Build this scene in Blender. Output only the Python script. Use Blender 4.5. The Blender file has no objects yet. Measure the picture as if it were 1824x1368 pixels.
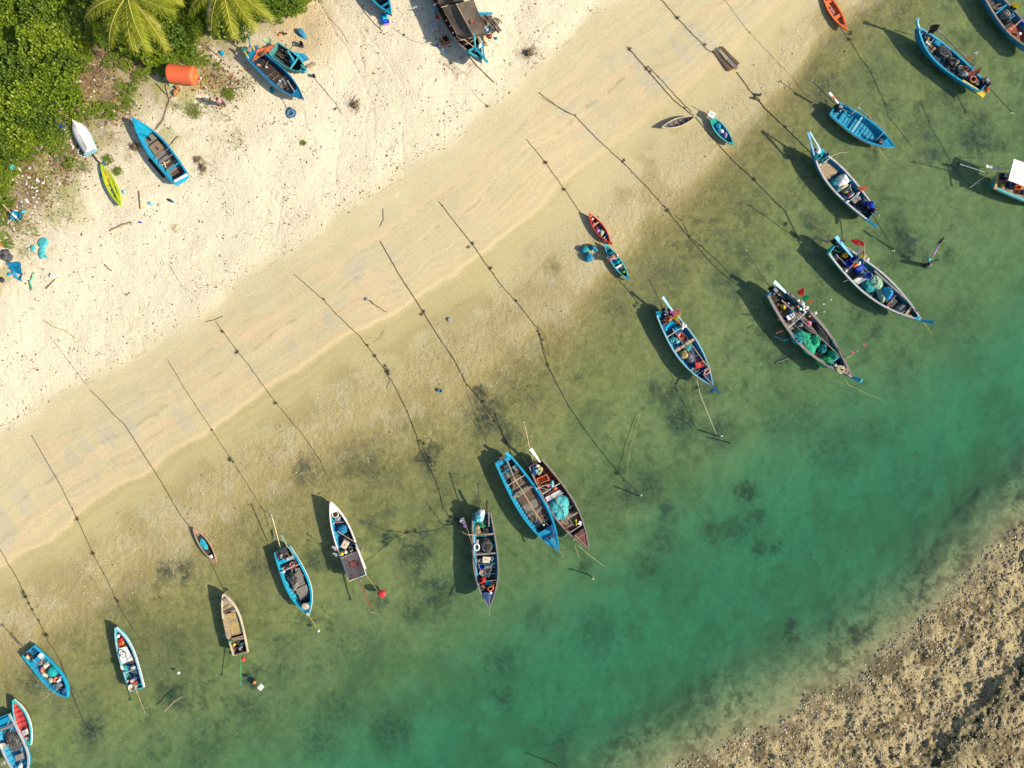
import bpy, math, random
import numpy as np
from mathutils import Vector, Matrix

random.seed(7)
SC = bpy.context.scene
COL = SC.collection
H = 62.0          # camera height over the sea, metres
S = 0.05          # metres of beach per photo pixel at sea level

# ------------------------------------------------------------------ camera, sky, sun, exposure
cam_d = bpy.data.cameras.new('camera')
cam_d.sensor_width = 36.0
cam_d.lens = 36.0 * H / (1824 * S)
cam_d.clip_end = 3000
cam = bpy.data.objects.new('camera', cam_d)
cam.location = (0, 0, H)
COL.objects.link(cam)
SC.camera = cam

SUN_EL = math.radians(32.5)
SUN_DIR = Vector((0.966 * math.cos(SUN_EL), -0.259 * math.cos(SUN_EL), math.sin(SUN_EL)))
world = bpy.data.worlds.new('World')
SC.world = world
world.use_nodes = True
wn = world.node_tree
sky = wn.nodes.new('ShaderNodeTexSky')
sky.sky_type = 'NISHITA'
sky.sun_disc = False
sky.sun_elevation = SUN_EL
sky.sun_rotation = math.atan2(SUN_DIR.x, SUN_DIR.y)
wn.nodes['Background'].inputs[1].default_value = 0.105
wn.links.new(sky.outputs[0], wn.nodes['Background'].inputs[0])
sun_d = bpy.data.lights.new('sun', 'SUN')
sun_d.energy = 4.6
sun_d.angle = math.radians(1.0)
sun_d.color = (1.0, 0.91, 0.74)
sun = bpy.data.objects.new('sun', sun_d)
sun.rotation_euler = (-SUN_DIR).to_track_quat('-Z', 'Y').to_euler()
COL.objects.link(sun)
SC.view_settings.view_transform = 'Standard'
SC.view_settings.look = 'None'
SC.view_settings.gamma = 1.0
SC.view_settings.use_curve_mapping = False
SC.view_settings.exposure = 0.72
SC.cycles.volume_bounces = 0
SC.cycles.max_bounces = 5
SC.cycles.diffuse_bounces = 2
SC.cycles.glossy_bounces = 2
SC.cycles.transmission_bounces = 2
SC.cycles.transparent_max_bounces = 16

# ------------------------------------------------------------------ helpers
def P(px, py, z=0.0):
    k = S * (H - z) / H
    return Vector(((px - 912) * k, (684 - py) * k, z))

_rs = np.random.RandomState(3)
_lat = _rs.rand(257, 257)
_lat[256, :] = _lat[0, :]; _lat[:, 256] = _lat[:, 0]
def vnoise(x, y, seed=0):
    x = np.asarray(x, float) + seed * 17.3; y = np.asarray(y, float) + seed * 31.7
    xi = np.floor(x); yi = np.floor(y)
    fx = x - xi; fy = y - yi
    fx = fx * fx * (3 - 2 * fx); fy = fy * fy * (3 - 2 * fy)
    a = (xi.astype(int)) % 256; b = (yi.astype(int)) % 256
    return (_lat[a, b] * (1 - fx) * (1 - fy) + _lat[a + 1, b] * fx * (1 - fy)
            + _lat[a, b + 1] * (1 - fx) * fy + _lat[a + 1, b + 1] * fx * fy)
def fbm(x, y, sc, octv=4, seed=0, gain=0.5):
    x = np.asarray(x, float) / sc; y = np.asarray(y, float) / sc
    t = 0; a = 1; n = 0
    for i in range(octv):
        t = t + a * vnoise(x, y, seed + i * 3); n += a
        x = x * 2.03; y = y * 2.03; a *= gain
    return t / n          # 0..1, mean .5
def sstep(a, b, x):
    t = np.clip((x - a) / (b - a), 0, 1)
    return t * t * (3 - 2 * t)

class Geo:
    def __init__(self): self.v = []; self.f = []; self.m = []; self.sm = []
    def add(self, vs, fs, mi=0, smooth=False):
        o = len(self.v); self.v += [tuple(q) for q in vs]
        for f in fs:
            self.f.append(tuple(i + o for i in f)); self.m.append(mi); self.sm.append(smooth)
        return self
    def box(self, c, size, rz=0.0, mi=0, taper=1.0):
        c = Vector(c); sx, sy, sz = [q / 2 for q in size]; cz, sn = math.cos(rz), math.sin(rz); vs = []
        for z, k in ((-sz, 1.0), (sz, taper)):
            for x, y in ((-sx, -sy), (sx, -sy), (sx, sy), (-sx, sy)):
                x *= k; y *= k
                vs.append((c.x + x * cz - y * sn, c.y + x * sn + y * cz, c.z + z))
        return self.add(vs, [(3, 2, 1, 0), (4, 5, 6, 7), (0, 1, 5, 4), (1, 2, 6, 5), (2, 3, 7, 6), (3, 0, 4, 7)], mi)
    def beam(self, a, b, w, h, w2=None, mi=0):
        a = Vector(a); b = Vector(b); d = (b - a).normalized()
        s = Vector((-d.y, d.x, 0)); s = s.normalized() if s.length > 1e-5 else Vector((0, 1, 0))
        u = d.cross(s).normalized(); u = -u if u.z < 0 else u
        w2 = w if w2 is None else w2
        vs = []
        for p, ww in ((a, w), (b, w2)):
            for i, j in ((-1, -1), (1, -1), (1, 1), (-1, 1)):
                vs.append(p + s * i * ww / 2 + u * j * h / 2)
        return self.add(vs, [(3, 2, 1, 0), (4, 5, 6, 7), (0, 1, 5, 4), (1, 2, 6, 5), (2, 3, 7, 6), (3, 0, 4, 7)], mi)
    def tube(self, pts, r, n=6, r2=None, mi=0, closed=False):
        pts = [Vector(p) for p in pts]; m = len(pts); vs = []; r2 = r if r2 is None else r2
        for i, p in enumerate(pts):
            d = (pts[(i + 1) % m] - pts[i - 1]) if closed else (pts[min(i + 1, m - 1)] - pts[max(i - 1, 0)])
            d = d.normalized() if d.length > 1e-7 else Vector((1, 0, 0))
            ref = Vector((0, 0, 1)) if abs(d.z) < .9 else Vector((1, 0, 0))
            a = d.cross(ref).normalized(); b = d.cross(a)
            rr = r + (r2 - r) * i / max(1, m - 1)
            for k in range(n):
                t = 2 * math.pi * k / n
                vs.append(p + a * math.cos(t) * rr + b * math.sin(t) * rr)
        fs = []
        for i in range(m if closed else m - 1):
            j = (i + 1) % m
            for k in range(n):
                fs.append((i * n + k, i * n + (k + 1) % n, j * n + (k + 1) % n, j * n + k))
        if not closed: fs += [tuple(range(n)), tuple(range((m - 1) * n, m * n))[::-1]]
        return self.add(vs, fs, mi, True)
    def lathe(self, c, prof, n=14, mi=0, axis=None, smooth=True):
        c = Vector(c); vs = []; m = len(prof)
        R = Matrix.Identity(3) if axis is None else Vector(axis).to_track_quat('Z', 'Y').to_matrix()
        for r, z in prof:
            for k in range(n):
                t = 2 * math.pi * k / n
                vs.append(c + R @ Vector((r * math.cos(t), r * math.sin(t), z)))
        fs = [(i * n + k, i * n + (k + 1) % n, (i + 1) * n + (k + 1) % n, (i + 1) * n + k) for i in range(m - 1) for k in range(n)]
        fs += [tuple(range(n))[::-1], tuple(range((m - 1) * n, m * n))]
        return self.add(vs, fs, mi, smooth)
    def ball(self, c, r, n=12, sz=1.0, mi=0):
        prof = [(max(.002, r * math.sin(math.pi * i / 8)), -r * sz * math.cos(math.pi * i / 8)) for i in range(9)]
        return self.lathe(c, prof, n, mi)
    def mesh(self, name, mats, org=(0, 0, 0)):
        me = bpy.data.meshes.new(name); o = Vector(org)
        me.from_pydata([(v[0] - o.x, v[1] - o.y, v[2] - o.z) for v in self.v], [], self.f)
        for m in (mats if isinstance(mats, (list, tuple)) else [mats]): me.materials.append(m)
        me.polygons.foreach_set('material_index', self.m)
        me.polygons.foreach_set('use_smooth', self.sm)
        me.update()
        return me

def put(name, geo, mats, parent=None, org=None, label=None, cat=None, group=None, kind=None):
    """link ONE mesh object; verts are given in world space, org is the object's (or its thing's) base point"""
    if parent is not None:
        r = parent
        while r.parent is not None: r = r.parent
        off = r.location
        o = bpy.data.objects.new(name, geo.mesh(name, mats, off)); o.parent = parent
    else:
        if org is None:
            a = np.array(geo.v); org = (a[:, 0].mean(), a[:, 1].mean(), a[:, 2].min())
        o = bpy.data.objects.new(name, geo.mesh(name, mats, org)); o.location = org
    COL.objects.link(o)
    tag(o, label, cat, group, kind)
    return o
def tag(o, label=None, cat=None, group=None, kind=None):
    if label: o['label'] = label
    if cat: o['category'] = cat
    if group: o['group'] = group
    if kind: o['kind'] = kind
    return o
def thing(name, label, cat, loc, group=None):
    o = bpy.data.objects.new(name, None); o.location = loc; o.empty_display_size = .3
    COL.objects.link(o)
    return tag(o, label, cat, group)

# ------------------------------------------------------------------ materials
_mc = {}
def nodes(name):
    m = bpy.data.materials.new(name); m.use_nodes = True
    return m, m.node_tree.nodes, m.node_tree.links, m.node_tree.nodes['Principled BSDF']
def N(nd, kind, **kw):
    n = nd.new(kind)
    for k, v in kw.items():
        if k in n.inputs: n.inputs[k].default_value = v
        else: setattr(n, k, v)
    return n
def c4(c): return (c[0], c[1], c[2], 1)
def mixc(nd, ln, f, a, b, bt='MIX'):
    m = nd.new('ShaderNodeMix'); m.data_type = 'RGBA'; m.blend_type = bt
    for i, v in ((0, f), (6, a), (7, b)):
        if hasattr(v, 'links') or isinstance(v, bpy.types.NodeSocket): ln.new(v, m.inputs[i])
        elif i == 0: m.inputs[i].default_value = v
        else: m.inputs[i].default_value = c4(v)
    return m.outputs[2]
def ramp(nd, ln, src, lo, hi):
    r = nd.new('ShaderNodeMapRange'); r.inputs[1].default_value = lo; r.inputs[2].default_value = hi
    ln.new(src, r.inputs[0]); return r.outputs[0]
def surf(name, col, col2=None, col3=None, scale=3.0, fine=40.0, rough=.6, bump=.3, stretch=None, wear=.35, metal=0.0, lo=.45, hi=.62, spec=.35):
    """general weathered surface: base colour, a second tone in soft patches, a third in small chips"""
    key = (name,)
    if key in _mc: return _mc[key]
    m, nd, ln, pb = nodes(name)
    geo = nd.new('ShaderNodeTexCoord'); src = geo.outputs['Object']
    if stretch:
        mp = nd.new('ShaderNodeMapping'); mp.inputs['Rotation'].default_value = (0, 0, stretch[1]); mp.inputs['Scale'].default_value = (stretch[0], 1, 1)
        ln.new(src, mp.inputs[0]); src = mp.outputs[0]
    n1 = N(nd, 'ShaderNodeTexNoise', Scale=scale, Detail=5.0, Roughness=.65); ln.new(src, n1.inputs[0])
    n2 = N(nd, 'ShaderNodeTexNoise', Scale=fine, Detail=4.0, Roughness=.7); ln.new(src, n2.inputs[0])
    col2 = col2 or tuple(q * .62 for q in col); col3 = col3 or tuple(q * .45 + .05 for q in col)
    a = mixc(nd, ln, ramp(nd, ln, n1.outputs[0], .38, .66), col, col2)
    b = mixc(nd, ln, ramp(nd, ln, n2.outputs[0], lo + .1, hi + .1), a, col3)
    w = nd.new('ShaderNodeMath'); w.operation = 'MULTIPLY'; w.inputs[1].default_value = wear
    ln.new(ramp(nd, ln, n2.outputs[0], lo, hi), w.inputs[0])
    c = mixc(nd, ln, w.outputs[0], a, b)
    ln.new(c, pb.inputs['Base Color'])
    pb.inputs['Roughness'].default_value = rough; pb.inputs['Metallic'].default_value = metal
    pb.inputs['Specular IOR Level'].default_value = spec
    bp = N(nd, 'ShaderNodeBump', Strength=bump, Distance=.02); ln.new(n2.outputs[0], bp.inputs['Height']); ln.new(bp.outputs[0], pb.inputs['Normal'])
    _mc[key] = m
    return m
C = {  # real-world base colours
 'cyan': (.01, .34, .50), 'blue': (.008, .19, .35), 'navy': (.012, .06, .17), 'skyb': (.006, .29, .48), 'blush': (.52, .27, .30), 'pale_blue': (.22, .45, .55),
 'teal': (.015, .27, .28), 'turq': (.06, .42, .45), 'white': (.72, .71, .68), 'cream': (.62, .52, .36), 'grey': (.25, .25, .26), 'lgrey': (.42, .42, .43),
 'black': (.018, .019, .02), 'char': (.05, .048, .046), 'brown': (.13, .085, .055), 'dbrown': (.055, .04, .03), 'tan': (.42, .31, .19),
 'wood': (.27, .19, .12), 'gwood': (.23, .20, .17), 'maroon': (.16, .045, .04), 'red': (.55, .03, .03), 'rust': (.30, .08, .04), 'orange': (.75, .16, .04),
 'dorange': (.62, .17, .07), 'yellow': (.70, .48, .03), 'lime': (.42, .55, .02), 'green': (.02, .32, .10), 'bgreen': (.01, .36, .19), 'ltgreen': (.30, .48, .32),
 'pink': (.75, .16, .26), 'purple': (.42, .24, .55), 'royal': (.01, .05, .42), 'straw': (.48, .36, .15), 'rose': (.55, .22, .17)}
def paint(c): return surf('paint_' + c, C[c], tuple(q * .72 for q in C[c]), (.20, .18, .15), scale=1.6, fine=22, rough=.5, bump=.15, wear=.42, lo=.50, hi=.62)
def worn(c): return surf('worn_paint_' + c, C[c], tuple(q * .6 + .02 for q in C[c]), (.28, .24, .20), scale=2.2, fine=14, rough=.75, bump=.5, wear=.85, lo=.46, hi=.58)
def plastic(c): return surf('plastic_' + c, C[c], tuple(q * .8 for q in C[c]), scale=2, fine=30, rough=.38, bump=.05, wear=.15)
def timber(c): return surf('timber_' + c, C[c], tuple(q * .55 for q in C[c]), tuple(min(1, q * 1.5 + .03) for q in C[c]), scale=5, fine=26, rough=.85, bump=.6, wear=.6)
def cloth(c): return surf('cloth_' + c, C[c], tuple(q * .7 for q in C[c]), tuple(min(1, q * 1.3 + .03) for q in C[c]), scale=4, fine=60, rough=.95, bump=.5, wear=.3, spec=.1)
def metal(c): return surf('metal_' + c, C[c], tuple(q * .6 for q in C[c]), (.20, .09, .04), scale=6, fine=30, rough=.45, bump=.2, wear=.5, metal=.4)
def netmat(c):
    key = ('net', c)
    if key in _mc: return _mc[key]
    m, nd, ln, pb = nodes('netting_' + c)
    tc = nd.new('ShaderNodeTexCoord'); co = C[c]
    nz = N(nd, 'ShaderNodeTexNoise', Scale=3.2, Detail=6.0, Roughness=.6, Distortion=1.6); ln.new(tc.outputs['Object'], nz.inputs[0])
    wv = N(nd, 'ShaderNodeTexWave', Scale=2.6, Distortion=14.0, Detail=4.0); wv.inputs['Detail Scale'].default_value = 1.6; ln.new(tc.outputs['Object'], wv.inputs[0])
    vo = N(nd, 'ShaderNodeTexNoise', Scale=70.0, Detail=2.0); ln.new(tc.outputs['Object'], vo.inputs[0])
    a = mixc(nd, ln, ramp(nd, ln, nz.outputs[0], .35, .68), tuple(q * .55 for q in co), tuple(min(.8, q * 1.45 + .03) for q in co))
    b = mixc(nd, ln, ramp(nd, ln, wv.outputs[1], .86, 1.0), a, tuple(min(.8, q * 1.8 + .09) for q in co))
    c_ = mixc(nd, ln, ramp(nd, ln, vo.outputs[0], .54, .78), b, tuple(q * .4 for q in co))
    ln.new(c_, pb.inputs['Base Color']); pb.inputs['Roughness'].default_value = .9; pb.inputs['Specular IOR Level'].default_value = .15
    ad = nd.new('ShaderNodeMath'); ad.operation = 'ADD'; ln.new(wv.outputs[1], ad.inputs[0]); ln.new(vo.outputs[0], ad.inputs[1])
    bp = N(nd, 'ShaderNodeBump', Strength=.9, Distance=.04); ln.new(ad.outputs[0], bp.inputs['Height']); ln.new(bp.outputs[0], pb.inputs['Normal'])
    _mc[key] = m; return m
def leafmat(name, base, alt, third):
    m, nd, ln, pb = nodes(name)
    g = nd.new('ShaderNodeNewGeometry'); r = g.outputs['Random Per Island']
    a = mixc(nd, ln, r, base, alt)
    oi = nd.new('ShaderNodeObjectInfo')
    b = mixc(nd, ln, ramp(nd, ln, oi.outputs['Random'], 0, 1.6), a, third)
    ln.new(b, pb.inputs['Base Color']); pb.inputs['Roughness'].default_value = .5; pb.inputs['Specular IOR Level'].default_value = .3
    tr = nd.new('ShaderNodeBsdfTranslucent'); ln.new(b, tr.inputs[0])
    mx = nd.new('ShaderNodeMixShader'); mx.inputs[0].default_value = .3
    ln.new(pb.outputs[0], mx.inputs[1]); ln.new(tr.outputs[0], mx.inputs[2])
    ln.new(mx.outputs[0], nd['Material Output'].inputs[0])
    return m
# ------------------------------------------------------------------ terrain: contours given as shore-parallel lines
def line(*pts):
    xs = [p[0] for p in pts]; ys = [p[1] for p in pts]
    xs = [xs[0] - 9000] + xs + [xs[-1] + 9000]; ys = [ys[0] + 6300] + ys + [ys[-1] - 6300]
    return np.array(xs, float), np.array(ys, float)
CT = [
 (2.0, line((-300, 620), (0, 420), (120, 280), (300, 140), (560, 0), (800, -160))),
 (0.90, line((0, 775), (110, 705), (250, 635), (380, 545), (500, 455), (600, 395), (700, 325), (800, 250), (900, 165), (980, 100), (1060, 20), (1200, -90))),
 (0.42, line((0, 1015), (90, 960), (190, 880), (300, 815), (400, 750), (500, 680), (560, 640), (640, 590), (700, 560), (800, 495), (900, 425), (1000, 335), (1100, 255), (1200, 180), (1300, 95), (1400, 10))),
 (0.0, line((0, 1180), (100, 1115), (200, 1050), (300, 985), (400, 915), (500, 855), (560, 815), (640, 765), (740, 715), (830, 690), (880, 645), (960, 590), (1030, 535), (1085, 470), (1140, 400), (1190, 368), (1250, 310), (1290, 260), (1345, 195), (1400, 150), (1440, 90), (1480, 45), (1530, 5), (1600, -60))),
 (-0.5, line((0, 1330), (200, 1250), (430, 1130), (600, 1040), (800, 930), (900, 850), (1050, 700), (1180, 570), (1320, 450), (1420, 300), (1520, 180), (1640, 60), (1824, -120))),
 (-0.95, line((0, 1560), (300, 1400), (560, 1250), (800, 1120), (1000, 1000), (1200, 860), (1350, 740), (1500, 660), (1650, 600), (1824, 480))),
 (-1.8, line((0, 1800), (400, 1560), (700, 1368), (900, 1230), (1060, 1120), (1250, 1000), (1450, 870), (1600, 790), (1824, 650))),
 (-1.8, line((0, 2000), (600, 1540), (900, 1350), (1050, 1290), (1200, 1200), (1400, 1090), (1550, 990), (1700, 870), (1824, 760))),
 (-0.6, line((0, 2100), (900, 1470), (1120, 1350), (1280, 1250), (1450, 1170), (1600, 1080), (1700, 970), (1824, 860))),
 (0.0, line((0, 2200), (1000, 1500), (1200, 1385), (1330, 1320), (1430, 1265), (1530, 1215), (1620, 1140), (1700, 1060), (1760, 990), (1824, 930))),
 (0.45, line((0, 2500), (1000, 1800), (1330, 1620), (1530, 1515), (1700, 1360), (1824, 1230))),
]
def uidx(px, py):
    """continuous contour index, -1 (far inland) .. 11"""
    px = np.asarray(px, float); py = np.asarray(py, float)
    ys = []
    for z, (lx, ly) in CT:
        y = np.interp(px, lx, ly)
        if ys: y = np.maximum(y, ys[-1] + 12)
        ys.append(y)
    u = -1.0 + np.clip((py - (ys[0] - 400)) / 400, 0, 1)
    for i in range(len(ys) - 1):
        u = np.where(py >= ys[i], i + np.clip((py - ys[i]) / (ys[i + 1] - ys[i]), 0, 1), u)
    u = np.where(py >= ys[-1], len(ys) - 1 + np.clip((py - ys[-1]) / 500, 0, 1), u)
    return u
ZK = ([-1, 0, 1, 1.96, 2.04, 3, 4, 5, 6, 7, 8, 9, 10, 11], [2.3, 2.0, .90, .44, .38, 0.0, -.5, -.95, -1.8, -1.8, -.6, 0.0, .45, .7])
def gz(px, py, detail=True):
    px = np.asarray(px, float); py = np.asarray(py, float)
    wx = (fbm(px, py, 60, 3, 11) - .5) * 26; wy = (fbm(px, py, 60, 3, 23) - .5) * 26
    u = uidx(px + wx, py + wy)
    z = np.where(u > 3.9, sum(np.interp(u + d_, *ZK) for d_ in (-.42, -.21, 0, .21, .42)) / 5, np.interp(u, *ZK))
    if not detail: return z
    dry = sstep(1.1, .9, u)
    z = z + dry * ((fbm(px * .8 + py * .6, py * .8 - px * .6, 7, 3, 5) - .5) * .05 + (fbm(px, py, 60, 2, 6) - .5) * .22)
    rub = sstep(2.25, 2.6, u) * sstep(3.9, 3.2, u)
    z = z + rub * (fbm(px * .8 + py * .6, py * .8 - px * .6, 5, 2, 8) - .5) * .075
    z = z + sstep(3.2, 4, u) * sstep(8.6, 8, u) * (fbm(px, py, 40, 4, 9) - .5) * .22
    reef = sstep(8.75, 9.3, u)
    n = fbm(px, py, 26, 4, 31, .6)
    z = z + reef * ((n - .5) * .5 + (fbm(px, py, 6, 3, 33) - .5) * .22)
    # seaweed covered ridge, bottom right corner
    d = (px - 1790) * .72 + (py - 1215) * .69            # distance across the ridge line
    rg = sstep(-14, 6, d) * sstep(75, 22, d) * sstep(-1, .2, (px - 1600) / 120.0) * sstep(1430, 1330, py)
    z = z + reef * rg * (.42 + (n - .5) * .7)
    pit = sstep(.60, .70, fbm(px, py, 22, 3, 41)) * sstep(9.15, 9.6, u)
    z = z - pit * .16
    z = z - trackmask(px, py) * .035 * dry
    return z
TRACKS = [((592, 0), (612, 30), (650, 60), (690, 110), (730, 170)), ((566, 0), (600, 60), (640, 130), (668, 200), (664, 300)), ((720, 200), (715, 260), (722, 330)), ((610, 230), (600, 290), (596, 340)), ((700, 200), (740, 215), (800, 240)), ((780, 110), (830, 150), (880, 190)),
          ((420, 250), (470, 330), (520, 400)), ((300, 440), (380, 500), (430, 520)), ((540, 200), (560, 260), (640, 320)), ((180, 430), (260, 500), (330, 520)), ((860, 130), (930, 100), (985, 30)), ((500, 330), (498, 380), (488, 420)), ((880, 20), (905, 60), (950, 120)), ((60, 520), (140, 560), (220, 560)), ((640, 60), (655, 180), (648, 280))]
def trackmask(px, py):
    m = np.zeros_like(px); jx = px + (fbm(px, py, 20, 2, 161) - .5) * 9; jy = py + (fbm(px, py, 20, 2, 163) - .5) * 9
    for tr in TRACKS:
        for (x0, y0), (x1, y1) in zip(tr[:-1], tr[1:]):
            dx, dy = x1 - x0, y1 - y0; t = np.clip(((jx - x0) * dx + (jy - y0) * dy) / (dx * dx + dy * dy), 0, 1)
            m = np.maximum(m, np.exp(-((jx - x0 - t * dx) ** 2 + (jy - y0 - t * dy) ** 2) / 2.6))
    return m
def ground(px, py):
    z = float(gz(px, py)); return P(px, py, z)

# dark seaweed and coral patches on the sea bed: (px, py, radius, strength)
BLOB = [(1195, 700, 26, .7), (1215, 745, 26, .75), (1165, 695, 16, .6), (1265, 690, 18, .6), (1285, 770, 30, .6), (1150, 875, 30, .9), (1120, 890, 22, .7), (1185, 905, 12, .8),
 (1330, 875, 18, .9), (1345, 925, 22, .6), (1310, 945, 26, .6), (1270, 945, 26, .5), (1350, 975, 12, .8), (1380, 980, 9, .7), (1150, 1010, 30, .5), (1180, 960, 26, .5), (1405, 1115, 9, 1), (1408, 1140, 10, 1), (1522, 1128, 13, 1), (1545, 1122, 7, .7),
 (740, 990, 30, .95), (690, 960, 18, .9), (750, 950, 18, .6), (700, 915, 10, .6), (660, 930, 13, .6), (850, 895, 10, .6), (810, 930, 12, .8), (780, 1060, 34, .7), (735, 1090, 22, .7), (680, 1075, 14, .7), (760, 820, 18, .85), (775, 800, 12, .7),
 (545, 835, 26, .5), (420, 1085, 18, .5), (470, 1010, 30, .45), (560, 1000, 18, .6), (330, 1010, 16, .65), (300, 1020, 18, .6), (310, 1240, 18, .95), (290, 1225, 14, .6), (170, 1295, 18, .9), (160, 1310, 26, .6), (445, 1210, 13, 1.0), (455, 1195, 8, .7), (440, 1265, 26, .5), (600, 1260, 40, .45), (700, 1300, 40, .5), (570, 1320, 40, .4), (360, 1330, 46, .35),
 (870, 740, 34, .7), (905, 775, 18, .7), (855, 700, 14, .8), (900, 760, 14, .5), (935, 690, 46, .25), (1040, 1010, 10, .9), (900, 1180, 36, .5), (960, 1100, 30, .35), (1060, 1120, 40, .35), (900, 1240, 20, .6), (1000, 1330, 40, .3),
 (1385, 625, 26, .5), (1370, 600, 14, .6), (1390, 645, 10, .7), (1560, 590, 12, .6), (1530, 560, 12, .5), (1445, 395, 14, .8), (1450, 430, 10, .7), (1600, 400, 20, .4), (1620, 440, 24, .8), (1605, 415, 16, .7), (1650, 470, 12, .8), (1690, 460, 14, .4), (1740, 255, 26, .8), (1785, 260, 14, .6), (1665, 275, 18, .7), (1650, 240, 12, .6), (1700, 300, 18, .5), (1640, 215, 26, .35), (1745, 215, 22, .5), (1720, 240, 20, .4), (1700, 190, 30, .3),
 (1560, 275, 10, .7), (1690, 165, 8, .7), (1560, 130, 34, .35), (1480, 150, 20, .4), (1590, 190, 20, .3), (1460, 180, 20, .4), (1320, 460, 30, .3), (1290, 500, 26, .4), (1170, 560, 26, .3), (1100, 545, 30, .3), (1480, 800, 46, .35), (1540, 770, 30, .3), (1600, 660, 30, .25), (1720, 560, 46, .2), (1435, 745, 40, .3), (1380, 760, 24, .3), (990, 480, 10, .4), (1240, 700, 40, .35), (1620, 860, 40, .2), (300, 1170, 60, .25), (130, 1250, 40, .3), (60, 1215, 30, .4), (500, 1170, 50, .25), (640, 1150, 50, .3), (800, 860, 50, .25), (640, 830, 50, .3), (1000, 900, 60, .15), (1180, 490, 40, .3)]
def blobmask(px, py):
    m = np.zeros_like(px)
    jx = (fbm(px, py, 13, 5, 51, .75) - .5) * 46; jy = (fbm(px, py, 13, 5, 57, .75) - .5) * 46
    for bx, by, r, s in BLOB:
        d2 = ((px + jx - bx) ** 2 + (py + jy - by) ** 2) / (r * 1.05) ** 2
        m = np.maximum(m, s * np.exp(-d2 ** 1.5 * .9))
    return m
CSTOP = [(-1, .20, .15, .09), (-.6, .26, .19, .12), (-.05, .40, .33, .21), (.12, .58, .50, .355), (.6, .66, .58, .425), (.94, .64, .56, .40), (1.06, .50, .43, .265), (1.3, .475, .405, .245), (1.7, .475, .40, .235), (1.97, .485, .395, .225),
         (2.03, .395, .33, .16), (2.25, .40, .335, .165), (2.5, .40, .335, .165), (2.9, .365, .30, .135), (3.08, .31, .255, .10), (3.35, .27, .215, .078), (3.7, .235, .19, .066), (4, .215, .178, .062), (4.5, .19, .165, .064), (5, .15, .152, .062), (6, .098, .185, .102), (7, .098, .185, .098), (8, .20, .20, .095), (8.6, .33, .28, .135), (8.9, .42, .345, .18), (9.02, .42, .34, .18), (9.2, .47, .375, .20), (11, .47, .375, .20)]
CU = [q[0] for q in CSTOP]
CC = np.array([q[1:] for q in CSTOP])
VEG_DIRT = [(160, 130, 42), (235, 105, 26), (150, 180, 30), (375, 140, 26), (405, 155, 22), (45, 290, 34), (90, 240, 26), (60, 330, 30), (345, 75, 20), (20, 380, 26), (200, 190, 26), (110, 300, 26), (140, 265, 20)]
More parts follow.
